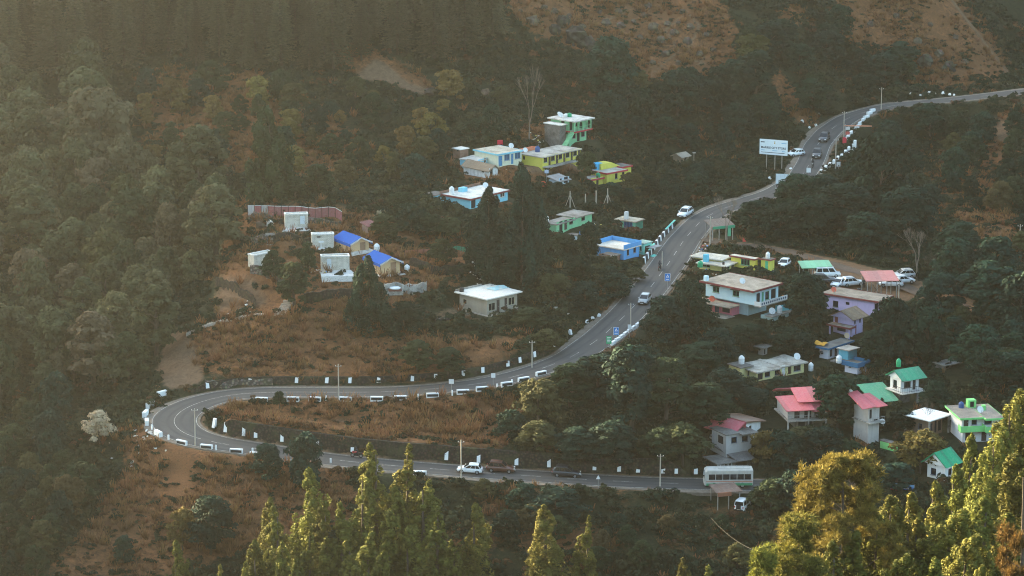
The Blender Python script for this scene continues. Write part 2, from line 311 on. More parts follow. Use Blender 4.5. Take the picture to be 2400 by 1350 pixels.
def paint(c, dirt=.45, rough=.8, scale=1.1, c2=None, spec=.25):
    """painted or plastered surface with blotchy weathering of its own"""
    key = ('paint', c, dirt, rough, scale, c2)
    if key in MATS: return MATS[key]
    m, nt, b, co = new_mat('paint', rough, spec)
    n1 = _ramp(nt, _noise(nt, co, scale, 6, .65), .42, .78); n2 = _noise(nt, co, scale * 9, 3)
    d = c2 or tuple(x * .45 + .02 for x in c)
    mp = nt.nodes.new('ShaderNodeMapping'); mp.inputs['Scale'].default_value = (1.6, 1.6, .16); nt.links.new(co, mp.inputs[0])
    n4 = _ramp(nt, _noise(nt, mp.outputs[0], 1.0, 5, .6), .50, .74)                      # rain streaks
    cc = _mix(nt, _math(nt, 'MULTIPLY', n1, dirt), c, d); cc = _mix(nt, _math(nt, 'MULTIPLY', n4, dirt * 1.1), cc, tuple(x * .38 + .015 for x in c)); cc = _mix(nt, _ramp(nt, n2, .2, .8), _mix(nt, .8, cc, tuple(x * .8 for x in c)), cc)
    nt.links.new(cc, b.inputs[0]); _bump(nt, b, n2, .25, .03); MATS[key] = m; return m
def concrete(c=(.34, .32, .29), c2=(.12, .11, .10), lo=.4, hi=.68, sc_=.45):
    key = ('conc', c, c2, lo, hi, sc_)
    if key in MATS: return MATS[key]
    m, nt, b, co = new_mat('weathered_concrete', .92, .15)
    n1 = _ramp(nt, _noise(nt, co, sc_, 8, .68, .6), lo, hi); n2 = _noise(nt, co, sc_ * 12, 3)
    cc = _mix(nt, n1, c, c2); cc = _mix(nt, _ramp(nt, n2, .55, .8), cc, tuple(x * .5 for x in c2)); nt.links.new(cc, b.inputs[0]); _bump(nt, b, n2, .4, .05); MATS[key] = m; return m
def metal_sheet(c, rust=.25, c2=(.16, .07, .035)):
    key = ('sheet', c, rust)
    if key in MATS: return MATS[key]
    m, nt, b, co = new_mat('painted_sheet', .5, .4)
    n1 = _ramp(nt, _noise(nt, co, .9, 6, .7), .45, .75); oi = nt.nodes.new('ShaderNodeObjectInfo')
    cc = _mix(nt, _math(nt, 'MULTIPLY', n1, rust), c, c2); cc = _mix(nt, _math(nt, 'MULTIPLY', oi.outputs['Random'], .7), cc, tuple(x * .5 + .03 for x in c)); cc = _mix(nt, _math(nt, 'MULTIPLY', _ramp(nt, _noise(nt, co, 2.6, 4, .7), .5, .8), .35), cc, (.42, .38, .35)); nt.links.new(cc, b.inputs[0]); MATS[key] = m; return m
def gloss(c, rough=.3, spec=.5, metallic=0., coat=0.):
    key = ('gloss', c, rough, spec, metallic, coat)
    if key in MATS: return MATS[key]
    m, nt, b, co = new_mat('gloss', rough, spec); b.inputs[0].default_value = (*c, 1); b.inputs['Metallic'].default_value = metallic; b.inputs['Coat Weight'].default_value = coat
    n = _noise(nt, co, 3, 4); nt.links.new(_mix(nt, _ramp(nt, n, .4, .9), c, tuple(x * .75 for x in c)), b.inputs[0]); MATS[key] = m; return m
def stonework(c, c2, mortar, bw=.5, bh=.2, off=.5, ms=.02):
    key = ('stone', c, c2, bw, bh)
    if key in MATS: return MATS[key]
    m, nt, b, co = new_mat('coursed_stone', .9, .2); t = nt.nodes.new('ShaderNodeTexBrick'); mp = nt.nodes.new('ShaderNodeVectorMath'); mp.operation = 'ADD'
    sx = nt.nodes.new('ShaderNodeSeparateXYZ'); nt.links.new(co, sx.inputs[0]); cb = nt.nodes.new('ShaderNodeCombineXYZ')
    nt.links.new(_math(nt, 'ADD', sx.outputs[0], sx.outputs[1]), cb.inputs[0]); nt.links.new(sx.outputs[2], cb.inputs[1]); nt.links.new(cb.outputs[0], t.inputs['Vector'])
    t.inputs['Color1'].default_value = (*c, 1); t.inputs['Color2'].default_value = (*c2, 1); t.inputs['Mortar'].default_value = (*mortar, 1); t.inputs['Scale'].default_value = 1
    t.inputs['Brick Width'].default_value = bw; t.inputs['Row Height'].default_value = bh; t.inputs['Mortar Size'].default_value = ms; t.offset = off
    cc = _mix(nt, _ramp(nt, _noise(nt, co, 1.3, 5), .45, .8), t.outputs['Color'], tuple(x * .55 for x in c)); nt.links.new(cc, b.inputs[0]); _bump(nt, b, t.outputs['Fac'], -.6, .06); MATS[key] = m; return m
def rubble(c=(.10, .085, .07), c2=(.04, .034, .03), scale=2.6):
    key = ('rubble', c, c2, scale)
    if key in MATS: return MATS[key]
    m, nt, b, co = new_mat('rubble_stone', .95, .1); v = nt.nodes.new('ShaderNodeTexVoronoi'); v.inputs['Scale'].default_value = scale; nt.links.new(co, v.inputs['Vector'])
    cc = _mix(nt, _ramp(nt, v.outputs['Distance'], .25, .6), _mix(nt, .35, c, v.outputs['Color'], 'MULTIPLY'), c2); cc = _mix(nt, _ramp(nt, _noise(nt, co, .5, 5), .5, .75), cc, (.05, .055, .025)); nt.links.new(cc, b.inputs[0]); _bump(nt, b, v.outputs['Distance'], -.9, .2); MATS[key] = m; return m
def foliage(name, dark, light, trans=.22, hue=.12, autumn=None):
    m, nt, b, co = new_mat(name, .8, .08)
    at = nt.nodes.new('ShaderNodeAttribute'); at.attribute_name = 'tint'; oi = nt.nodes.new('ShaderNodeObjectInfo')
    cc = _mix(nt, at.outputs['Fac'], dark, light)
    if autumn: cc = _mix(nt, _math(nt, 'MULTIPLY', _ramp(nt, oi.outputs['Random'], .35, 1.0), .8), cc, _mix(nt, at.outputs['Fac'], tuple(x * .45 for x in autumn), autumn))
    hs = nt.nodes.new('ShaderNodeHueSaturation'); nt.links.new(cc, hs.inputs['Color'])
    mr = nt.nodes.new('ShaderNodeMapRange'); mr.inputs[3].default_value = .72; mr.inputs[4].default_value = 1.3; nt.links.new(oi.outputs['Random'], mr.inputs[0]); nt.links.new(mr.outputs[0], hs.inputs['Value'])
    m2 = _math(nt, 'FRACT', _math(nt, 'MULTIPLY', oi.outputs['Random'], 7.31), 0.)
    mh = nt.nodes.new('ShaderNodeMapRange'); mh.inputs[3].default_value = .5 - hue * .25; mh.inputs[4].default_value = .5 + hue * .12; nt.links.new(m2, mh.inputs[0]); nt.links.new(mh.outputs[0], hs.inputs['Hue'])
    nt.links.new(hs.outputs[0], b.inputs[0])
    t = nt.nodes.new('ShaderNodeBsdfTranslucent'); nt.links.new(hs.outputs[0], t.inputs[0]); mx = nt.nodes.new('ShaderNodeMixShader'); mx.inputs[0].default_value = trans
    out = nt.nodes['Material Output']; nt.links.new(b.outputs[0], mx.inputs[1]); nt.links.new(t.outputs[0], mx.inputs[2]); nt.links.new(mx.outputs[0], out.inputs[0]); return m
def ground_mat():
    m, nt, b, co = new_mat('hillside_soil', .95, .1)
    def att(n): a = nt.nodes.new('ShaderNodeAttribute'); a.attribute_name = n; return a.outputs['Fac']
    dry_, bare_ = att('dry'), att('bare')
    n1 = _noise(nt, co, .11, 8, .65, .5); n2 = _noise(nt, co, .9, 8, .72, .8); n3 = _noise(nt, co, 4.5, 4, .6)
    green = _mix(nt, _ramp(nt, n2, .35, .7), (.010, .016, .008), (.036, .040, .018)); green = _mix(nt, _ramp(nt, n1, .5, .7), green, (.050, .042, .020))
    dryc = _mix(nt, _ramp(nt, n2, .36, .62), (.045, .024, .012), (.25, .108, .044)); dryc = _mix(nt, _ramp(nt, n1, .42, .62), dryc, (.135, .064, .028)); dryc = _mix(nt, _ramp(nt, n3, .58, .72), dryc, (.035, .030, .018))
    barec = _mix(nt, _ramp(nt, n2, .35, .65), (.105, .064, .038), (.195, .122, .072)); barec = _mix(nt, _ramp(nt, n3, .6, .75), barec, (.085, .06, .042))
    k = _ramp(nt, _math(nt, 'ADD', dry_, _math(nt, 'MULTIPLY', _math(nt, 'SUBTRACT', n2, .5), .9)), .25, .6)
    cc = _mix(nt, k, green, dryc); cc = _mix(nt, _ramp(nt, _math(nt, 'ADD', bare_, _math(nt, 'MULTIPLY', _math(nt, 'SUBTRACT', n2, .5), .5)), .3, .65), cc, barec)
    nt.links.new(cc, b.inputs[0]); h = _math(nt, 'ADD', _math(nt, 'MULTIPLY', n2, 1.5), n3); _bump(nt, b, h, .8, .35); return m
def asphalt_mat():
    m, nt, b, co = new_mat('asphalt', .85, .3); n1 = _noise(nt, co, .18, 6, .6); n2 = _noise(nt, co, 2.5, 5, .7); n3 = _noise(nt, co, 30, 2)
    cc = _mix(nt, _ramp(nt, n1, .35, .7), (.044, .042, .040), (.068, .062, .056)); cc = _mix(nt, _ramp(nt, n2, .5, .8), cc, (.038, .037, .036)); cc = _mix(nt, _math(nt, 'MULTIPLY', n3, .3), cc, (.11, .10, .095))
    at = nt.nodes.new('ShaderNodeAttribute'); at.attribute_name = 'across'; ab = _math(nt, 'ABSOLUTE', at.outputs['Fac'], 0.)
    tr = _math(nt, 'ABSOLUTE', _math(nt, 'SUBTRACT', _math(nt, 'ABSOLUTE', _math(nt, 'SUBTRACT', ab, .5), 0.), .22), 0.)      # two wheel tracks worn in each lane
    cc = _mix(nt, _math(nt, 'MULTIPLY', _ramp(nt, tr, .12, .02), _ramp(nt, n1, .3, .7)), cc, (.034, .033, .033))
    cc = _mix(nt, _ramp(nt, _math(nt, 'ADD', ab, _math(nt, 'MULTIPLY', _math(nt, 'SUBTRACT', n2, .5), .35)), .86, 1.0), cc, (.17, .13, .095)); nt.links.new(cc, b.inputs[0]); _bump(nt, b, n3, .2, .01); return m
def worn_paint(c, keep=.35):
    m, nt, b, co = new_mat('worn_road_paint', .8, .2); n = _ramp(nt, _noise(nt, co, 2.2, 6, .7), .42, .62)
    nt.links.new(_mix(nt, n, c, (.13, .12, .11)), b.inputs[0]); return m
M_GROUND, M_ASPH, M_LINE = ground_mat(), asphalt_mat(), worn_paint((.42, .40, .36))
WHITEWASH = paint((.80, .80, .78), .25, .85, 2.0, (.45, .42, .38)); BLACKP = paint((.025, .025, .027), .5, .8, 2.0, (.10, .09, .08))
CONC, CONC_W, CONC_D = concrete((.36, .34, .30), (.13, .115, .10)), concrete((.62, .60, .56), (.30, .27, .23), .5, .8), concrete((.19, .175, .155), (.07, .062, .055))
GLASS = gloss((.012, .016, .02), .08, .6); TYRE = gloss((.015, .015, .015), .8, .2); RIM = gloss((.35, .35, .36), .35, .5, .7); STEEL = gloss((.30, .29, .27), .55, .4, .3); POLE = paint((.42, .37, .30), .4, .8, 2.0); WOOD = paint((.16, .105, .06), .5, .85, 2.0)

# ------------------------------------------------------------ mesh builder and naming
class MB:
    def __init__(s): s.v, s.f = [], []
    def add(s, v, f): n = len(s.v); s.v += [tuple(p) for p in v]; s.f += [tuple(i + n for i in q) for q in f]; return s
    def box(s, x0, x1, y0, y1, z0, z1, T=None):
        v = [(x, y, z) for z in (z0, z1) for (x, y) in ((x0, y0), (x1, y0), (x1, y1), (x0, y1))]
        if T: v = [T(*p) for p in v]
        return s.add(v, [(3, 2, 1, 0), (4, 5, 6, 7), (0, 1, 5, 4), (1, 2, 6, 5), (2, 3, 7, 6), (3, 0, 4, 7)])
    def quad(s, a, b, c, d): return s.add([a, b, c, d], [(0, 1, 2, 3)])
    def tube(s, pts, rad, n=6, cap=True):
        pts = [Vector(p) for p in pts]; rings = []; m = len(s.v)
        for i, p in enumerate(pts):
            t = (pts[min(i + 1, len(pts) - 1)] - pts[max(i - 1, 0)]).normalized(); a = t.orthogonal().normalized() if abs(t.z) < .95 else Vector((1, 0, 0)); a = (a - t * a.dot(t)).normalized(); b = t.cross(a); r = rad[i] if hasattr(rad, '__len__') else rad
            s.v += [tuple(p + (a * math.cos(2 * math.pi * k / n) + b * math.sin(2 * math.pi * k / n)) * r) for k in range(n)]
        for i in range(len(pts) - 1):
            for k in range(n): s.f.append((m + i * n + k, m + i * n + (k + 1) % n, m + (i + 1) * n + (k + 1) % n, m + (i + 1) * n + k))
        if cap: s.f.append(tuple(m + k for k in range(n))[::-1]); s.f.append(tuple(m + (len(pts) - 1) * n + k for k in range(n)))
        return s
    def lathe(s, prof, n=12, c=(0, 0, 0)):
        m = len(s.v)
        for r, z in prof: s.v += [(c[0] + r * math.cos(2 * math.pi * k / n), c[1] + r * math.sin(2 * math.pi * k / n), c[2] + z) for k in range(n)]
        for i in range(len(prof) - 1):
            for k in range(n): s.f.append((m + i * n + k, m + i * n + (k + 1) % n, m + (i + 1) * n + (k + 1) % n, m + (i + 1) * n + k))
        s.f.append(tuple(m + k for k in range(n))[::-1]); s.f.append(tuple(m + (len(prof) - 1) * n + k for k in range(n))); return s
    def prism(s, poly, y0, y1, T=None, taper=1.0):
        n = len(poly); v = [(x, y0, z) for x, z in poly] + [(x, y1, z) for x, z in poly]
        if T: v = [T(*p) for p in v]
        return s.add(v, [tuple(range(n)), tuple(range(2 * n - 1, n - 1, -1))] + [(i + n, (i + 1) % n + n, (i + 1) % n, i) for i in range(n)])
    def mesh(s, name, mat, smooth=False):
        me = bpy.data.meshes.new(name); me.from_pydata(s.v, [], s.f); me.materials.append(mat)
        if smooth: me.polygons.foreach_set('use_smooth', [True] * len(me.polygons))
        me.update(); return me
    def build(s, name, mat, parent=None, smooth=False):
        o = bpy.data.objects.new(name, s.mesh(name, mat, smooth)); col.objects.link(o)
        if parent: o.parent = parent
        return o
def np_mesh(name, V, Q, mat, tint=None, smooth=False):
    me = bpy.data.meshes.new(name); n, k = Q.shape; me.vertices.add(len(V)); me.vertices.foreach_set('co', np.ascontiguousarray(V, np.float32).ravel())
    me.loops.add(n * k); me.loops.foreach_set('vertex_index', np.ascontiguousarray(Q, np.int32).ravel()); me.polygons.add(n); me.polygons.foreach_set('loop_start', np.arange(0, n * k, k, dtype=np.int32))
    if tint is not None: a = me.attributes.new('tint', 'FLOAT', 'POINT'); a.data.foreach_set('value', np.ascontiguousarray(tint, np.float32))
    if smooth: me.polygons.foreach_set('use_smooth', np.ones(n, bool))
    me.materials.append(mat); me.update(calc_edges=True); return me
def tag(o, label=None, cat=None, group=None, kind=None):
    for k, v in (('label', label), ('category', cat), ('group', group), ('kind', kind)):
        if v: o[k] = v
    return o
def empty(name, p=(0, 0, 0), rz=0.0):
    o = bpy.data.objects.new(name, None); col.objects.link(o); o.location = p; o.rotation_euler = (0, 0, rz); o.empty_display_size = .3; return o
def obj(name, me, parent=None):
    o = bpy.data.objects.new(name, me); col.objects.link(o)
    if parent: o.parent = parent
    return o
def copy_tree(o, parent=None):
    c = o.copy(); col.objects.link(c)
    if parent: c.parent = parent
    for ch in o.children: copy_tree(ch, c)
    return c

# ------------------------------------------------------------ ground, road, markings
idx = np.arange(XX.size).reshape(XX.shape)
Q = np.stack([idx[:-1, :-1], idx[1:, :-1], idx[1:, 1:], idx[:-1, 1:]], -1).reshape(-1, 4)
me = np_mesh('ground', np.stack([XX, YY, ZZ], -1).reshape(-1, 3), Q, M_GROUND, smooth=True)
for nm, arr in (('dry', dry), ('bare', bare)):
    a = me.attributes.new(nm, 'FLOAT', 'POINT'); a.data.foreach_set('value', arr.astype(np.float32).ravel())
tag(obj('ground', me), kind='structure')
def ribbon(i0, i1, o0, o1, dz, step=1, skirt=0):
    v, f = [], []
    ii = list(range(i0, i1, step))
    for i in ii:
        a = o0(i) if callable(o0) else o0; b = o1(i) if callable(o1) else o1; p, n = ROAD[i], RN[i]
        row = [(p[0] + n[0] * a, p[1] + n[1] * a, p[2] + dz), (p[0] + n[0] * b, p[1] + n[1] * b, p[2] + dz)]
        if skirt: row = [(*row[0][:2], row[0][2] - skirt)] + row + [(*row[1][:2], row[1][2] - skirt)]
        v += row
    k = 4 if skirt else 2
    for j in range(len(ii) - 1):
        for c in range(k - 1): f.append((j * k + c, j * k + c + 1, (j + 1) * k + c + 1, (j + 1) * k + c))
    return MB().add(v, f)
NR = len(ROAD)
uu = np.linspace(-1, 1, 13); rv = np.concatenate([np.stack([ROAD[:, 0:1] + RN[:, 0:1] * ROAD_HW[:, None] * uu, ROAD[:, 1:2] + RN[:, 1:2] * ROAD_HW[:, None] * uu, np.repeat(ROAD[:, 2:3], 13, 1) + .02 + .04 * (1 - uu ** 2) - .03], -1)], 0)
rv = np.concatenate([rv[:, :1] - [0, 0, .4], rv, rv[:, -1:] - [0, 0, .4]], 1); ri = np.arange(NR * 15).reshape(NR, 15); rq = np.stack([ri[:-1, :-1], ri[:-1, 1:], ri[1:, 1:], ri[1:, :-1]], -1).reshape(-1, 4)
rme = np_mesh('road', rv.reshape(-1, 3), rq, M_ASPH, smooth=False); ra = rme.attributes.new('across', 'FLOAT', 'POINT'); ra.data.foreach_set('value', np.tile(np.r_[-1, uu, 1], NR).astype(np.float32)); road = tag(obj('road', rme), kind='structure')
SHOULD = concrete((.20, .165, .13), (.11, .088, .066), .35, .7, .8)
for sgn, nm in ((1, 'verge'), (-1, 'verge')):
    s_ = ribbon(0, NR, lambda i: sgn * (ROAD_HW[i] + (.35 if sgn > 0 else .9 + .4 * math.sin(i * .21))), lambda i: sgn * (ROAD_HW[i] - .02), -.01, skirt=.5)
    tag(s_.build('verge', SHOULD), kind='structure')
for sgn in (1, -1): tag(ribbon(0, NR, lambda i: sgn * (ROAD_HW[i] - .32), lambda i: sgn * (ROAD_HW[i] - .20), .022).build('edge_line', M_LINE, road), kind='structure')
for i in range(4, NR - 4, 7):
    if 268 < i < 318: continue
    ribbon(i, i + 4, -.06, .06, .036).build('lane_dash', M_LINE, road)
ribbon(268, 318, -.06, .06, .036).build('centre_line', M_LINE, road)
sv = []; sf = []
SI = np.linspace(0, 1, 60); sl = np.r_[0, np.cumsum(np.linalg.norm(np.diff(SIDE, axis=0), axis=1))]; SQ = np.stack([np.interp(SI * sl[-1], sl, SIDE[:, k]) for k in range(3)], 1); stn = np.gradient(SQ[:, :2], axis=0); stn /= np.linalg.norm(stn, axis=1)[:, None]
for p, t in zip(SQ, stn):
    for o_ in (-1.5, 1.5): sv.append((p[0] - t[1] * o_, p[1] + t[0] * o_, p[2] + .07))
side = MB().add(sv, [(2 * i, 2 * i + 1, 2 * i + 3, 2 * i + 2) for i in range(59)]).build('lane', concrete((.12, .088, .066), (.065, .05, .04), .35, .7, .3)); tag(side, kind='structure')
# ------------------------------------------------------------ buildings
def opening_wall(mb, ox, oy, ux, uy, W, H, ops, z0, depth=.16):
    """one outside wall face from (ox,oy) along (ux,uy), W long, H high, with real openings; inward is to the left of the direction"""
    nx, ny = -uy, ux
    us = sorted({0.0, W, *[v for o in ops for v in o[:2]]}); zs = sorted({z0, H, *[v for o in ops for v in o[2:4]]})
    P = lambda u, z, d=0.0: (ox + ux * u + nx * d, oy + uy * u + ny * d, z)
    for i in range(len(us) - 1):
        for j in range(len(zs) - 1):
            um, zm = (us[i] + us[i + 1]) / 2, (zs[j] + zs[j + 1]) / 2
            if any(o[0] < um < o[1] and o[2] < zm < o[3] for o in ops): continue
            mb.quad(P(us[i], zs[j]), P(us[i + 1], zs[j]), P(us[i + 1], zs[j + 1]), P(us[i], zs[j + 1]))
    for a, b, c, d, *_ in ops:
        for q in ((P(a, c), P(a, c, depth), P(a, d, depth), P(a, d)), (P(b, c), P(b, d), P(b, d, depth), P(b, c, depth)), (P(a, d), P(a, d, depth), P(b, d, depth), P(b, d)), (P(a, c), P(b, c), P(b, c, depth), P(a, c, depth))): mb.quad(*q)
class House:
    def __init__(s, name, key, label, cat='house', dz=0):
        s.f = FR[key]; s.root = empty(name, (s.f.p[0], s.f.p[1], s.f.p[2] + dz), s.f.th); tag(s.root, label, cat); s.a, s.b, s.h = s.f.a, s.f.b, s.f.h - dz
    def block(s, x, y, z, b, a, h, wall, ops=(), frame=None, door=None, sink=1.6, name='wall', glass=GLASS):
        """box of walls; ops: (face, u0, u1, z0, z1, kind) with u as a share of the face; R = front face along x, L = side face along y, seen from outside left to right"""
        mb = MB(); per = {'R': [], 'L': []}
        for o in ops: per[o[0]].append((o[1] * (b if o[0] == 'R' else a), o[2] * (b if o[0] == 'R' else a), z + o[3], z + o[4], o[5]))
        opening_wall(mb, x, y, 1, 0, b, z + h, per['R'], z - sink); opening_wall(mb, x, y + a, 0, -1, a, z + h, per['L'], z - sink)
        opening_wall(mb, x + b, y, 0, 1, a, z + h, [], z - sink); opening_wall(mb, x + b, y + a, -1, 0, b, z + h, [], z - sink)
        mb.quad((x, y, z + h), (x + b, y, z + h), (x + b, y + a, z + h), (x, y + a, z + h)); s.wall = mb.build(name, wall, s.root)
        for face, ox, oy, ux, uy in (('R', x, y, 1, 0), ('L', x, y + a, 0, -1)):
            nx, ny = -uy, ux
            T = lambda u, d, zz: (ox + ux * u + nx * d, oy + uy * u + ny * d, zz)
            for u0, u1, c, d, kind in per[face]:
                m = MB(); fw = .07 if kind != 'v' else .04; fm = frame or WHITEWASH
                if kind in 'dD':
                    m.box(u0, u1, .06, .11, c, d, T); o = m.build('door', door or fm, s.root); k = MB().box(u1 - .2, u1 - .14, .02, .06, c + .95, c + 1.1, T).build('handle', STEEL, o)
                    for q in range(2): MB().box(u0 + .12, u1 - .12, .04, .062, c + .15 + q * .95, c + .85 + q * .95, T).build('door_panel', door or fm, o)
                elif kind == 'v':                                            # veranda bay: a near-black panel stands in for the shade inside
                    m.box(u0 + .02, u1 - .02, .10, .15, c, d, T); m.build('shade_panel', gloss((.02, .02, .022), .9, .1), s.root)
                else:
                    for q in ((u0, u0 + fw, c, d), (u1 - fw, u1, c, d), (u0 + fw, u1 - fw, c, c + fw), (u0 + fw, u1 - fw, d - fw, d)): m.box(q[0], q[1], .03, .12, q[2], q[3], T)
                    n = max(int((u1 - u0) / .62), 1)
                    for q in range(1, n): uu = u0 + (u1 - u0) * q / n; m.box(uu - .03, uu + .03, .035, .115, c + fw, d - fw, T)
                    o = m.build('window', fm, s.root); MB().quad(T(u0 + .02, .10, c + .02), T(u1 - .02, .10, c + .02), T(u1 - .02, .10, d - .02), T(u0 + .02, .10, d - .02)).build('pane', glass, o)
                    MB().box(u0 - .08, u1 + .08, -.09, .02, c - .09, c - .003, T).build('sill', CONC, o)
                    if kind == 'h': MB().box(u0 - .25, u1 + .25, -.5, .0, d + .12, d + .2, T).build('sunshade', CONC_D, o)
        return s
    def slab(s, x0, x1, y0, y1, z, th, top, edge=None, name='roof'):
        o = MB().box(x0, x1, y0, y1, z, z + th).build(name, top, s.root)
        if edge:
            e = MB(); t = .05
            e.box(x0 - t, x1 + t, y0 - t, y0 - .003, z - .06, z + th + .04); e.box(x0 - t, x0 - .003, y0 - t + .003, y1 + t, z - .057, z + th + .037); e.box(x1 + .003, x1 + t, y0 - t + .003, y1 + t, z - .057, z + th + .037); e.build('fascia', edge, o)
        return o
    def parapet(s, x0, x1, y0, y1, z, h, mat, t=.14, sides='FLRB'):
        m = MB()
        if 'F' in sides: m.box(x0, x1, y0, y0 + t, z, z + h)
        if 'L' in sides: m.box(x0, x0 + t, y0 + t + .002, y1, z, z + h - .003)
        if 'R' in sides: m.box(x1 - t, x1, y0 + t + .002, y1, z, z + h - .004)
        if 'B' in sides: m.box(x0 + t + .002, x1 - t - .002, y1 - t, y1, z, z + h - .005)
        return m.build('parapet', mat, s.root)
    def sheets(s, p00, p10, p11, p01, mat, n, name='roof', base=None, wave=.035):
        """sloping roof of n overlapping corrugated sheets between four corners (eave start, eave end, ridge end, ridge start)"""
        a, b, c, d = (Vector(p) for p in (p00, p10, p11, p01)); nrm = (b - a).cross(d - a).normalized()
        if nrm.z < 0: nrm = -nrm
        m = MB(); lo = -nrm * .12
        m.add([tuple(q + lo) for q in (a, b, c, d)] + [tuple(q - nrm * .05) for q in (a, b, c, d)], [(3, 2, 1, 0), (4, 5, 6, 7), (0, 1, 5, 4), (1, 2, 6, 5), (2, 3, 7, 6), (3, 0, 4, 7)]); roof = m.build(name, base or mat, s.root)
        for i in range(n):
            u0, u1 = i / n, (i + 1.06) / n; k = 12; lift = .012 * (i % 2) + rnd.uniform(0, .015); v, f = [], []; over = rnd.uniform(-.05, .05)
            for j in range(k + 1):
                u = min(u0 + (u1 - u0) * j / k, 1.0); h = nrm * (lift + wave * (.5 + .5 * math.cos(j * math.pi)))
                e0, e1 = a.lerp(b, u), d.lerp(c, u); v += [tuple(e0 + (e0 - e1).normalized() * (.08 + over) + h), tuple(e1 + h)]
            f = [(2 * j, 2 * j + 2, 2 * j + 3, 2 * j + 1) for j in range(k)]; MB().add(v, f).build('sheet', mat, roof)
        return roof
    def gable(s, x0, x1, y0, y1, z, rise, mat, along='x', n=8, wall=None, base=None):
        if along == 'x':
            ym = (y0 + y1) / 2; s.sheets((x0, y0, z), (x1, y0, z), (x1, ym, z + rise), (x0, ym, z + rise), mat, n, base=base); s.sheets((x1, y1, z), (x0, y1, z), (x0, ym, z + rise), (x1, ym, z + rise), mat, n, base=base)
            if wall:
                for xx in (x0 + .35, x1 - .35): MB().add([(xx, y0 + .3, z - .05), (xx, y1 - .3, z - .05), (xx, ym, z + rise - .14)], [(0, 2, 1)]).build('gable_wall', wall, s.root)
        else:
            xm = (x0 + x1) / 2; s.sheets((x0, y1, z), (x0, y0, z), (xm, y0, z + rise), (xm, y1, z + rise), mat, n, base=base); s.sheets((x1, y0, z), (x1, y1, z), (xm, y1, z + rise), (xm, y0, z + rise), mat, n, base=base)
            if wall:
                for yy in (y0 + .35, y1 - .35): MB().add([(x0 + .3, yy, z - .05), (x1 - .3, yy, z - .05), (xm, yy, z + rise - .14)], [(0, 1, 2)]).build('gable_wall', wall, s.root)
    def rail(s, x0, x1, y0, y1, z, mat, h=.95, bars=True):
        L_ = math.hypot(x1 - x0, y1 - y0); o = MB().tube([(x0, y0, z + h), (x1, y1, z + h)], .035, 5).tube([(x0, y0, z + .12), (x1, y1, z + .12)], .025, 5).build('railing', mat, s.root); n = max(int(L_ / .45), 2)
        for i in range(n + 1): t = i / n; MB().tube([(x0 + (x1 - x0) * t, y0 + (y1 - y0) * t, z), (x0 + (x1 - x0) * t, y0 + (y1 - y0) * t, z + h)], .022, 4).build('baluster', mat, o)
        return o
    def post(s, x, y, z0, z1, mat, t=.12): return MB().box(x - t, x + t, y - t, y + t, z0, z1).build('post', mat, s.root)
    def stair(s, x, y, z, dx, dy, n, rise, run, w, mat):
        st_ = empty('stair'); st_.parent = s.root
        for i in range(n):
            a = (x + dx * run * i, y + dy * run * i); px_, py_ = -dy * w, dx * w; q = [(a[0], a[1]), (a[0] + dx * run, a[1] + dy * run), (a[0] + dx * run + px_, a[1] + dy * run + py_), (a[0] + px_, a[1] + py_)]
            lo, hi = z + rise * i - .15, z + rise * (i + 1); MB().add([(*p, lo) for p in q] + [(*p, hi) for p in q], [(3, 2, 1, 0), (4, 5, 6, 7), (0, 1, 5, 4), (1, 2, 6, 5), (2, 3, 7, 6), (3, 0, 4, 7)]).build('step', mat, st_)
        return st_
    def at(s, x, y, z): return s.root.matrix_basis @ Vector((x, y, z))
def tank(p, mat, r, h, label, legs=0):
    r *= .78; h *= .86; e = empty('water_tank', p); MB().lathe([(r * .96, .0), (r, .06 * h), (r, .32 * h), (r * 1.05, .35 * h), (r, .38 * h), (r, .62 * h), (r * 1.05, .65 * h), (r, .68 * h), (r * .97, .80 * h), (r * .6, .93 * h), (r * .36, .96 * h)], 16).build('body', mat, e, True)
    MB().lathe([(r * .38, .93 * h), (r * .38, h * 1.03), (r * .2, h * 1.05)], 12).build('lid', mat, e); return tag(e, label, 'water tank')
def dish(p, rz, mat, r, label):
    e = empty('satellite_dish', p, rz); MB().tube([(0, 0, 0), (0, 0, .55)], .03, 6).build('mast', STEEL, e); v, f = [(0, .09, .75)], []
    for k in range(16): a = 2 * math.pi * k / 16; v.append((math.cos(a) * r, -.05, .75 + math.sin(a) * r))
    f = [(0, 1 + k, 1 + (k + 1) % 16) for k in range(16)]; o = MB().add(v, f).build('reflector', mat, e, True); o.rotation_euler = (R(-28), 0, 0); MB().tube([(0, .1, .5), (0, -.42, .78)], .015, 4).build('feed_arm', STEEL, e); return tag(e, label, 'satellite dish')
W_ = lambda f, *rows: [(f, *r) for r in rows]
YEL, YELD = paint((.62, .56, .10), .35), paint((.60, .53, .20), .4); GRN = paint((.22, .50, .27), .4); MINT = paint((.16, .50, .33), .35); SKYB = paint((.24, .56, .68), .3); BLU = paint((.10, .32, .62), .45); CREAM = paint((.66, .66, .50), .35); PALEB = paint((.56, .74, .80), .22); PINK = paint((.66, .20, .26), .35); LAV = paint((.56, .46, .68), .3); WHT = paint((.74, .74, .72), .4); OFFW = paint((.62, .60, .66), .35); LIME = paint((.22, .60, .20), .25); TURQ = paint((.20, .58, .48), .35); GREYW = paint((.36, .32, .25), .5, .9, .6, (.20, .17, .13)); PYEL = paint((.60, .55, .26), .5)
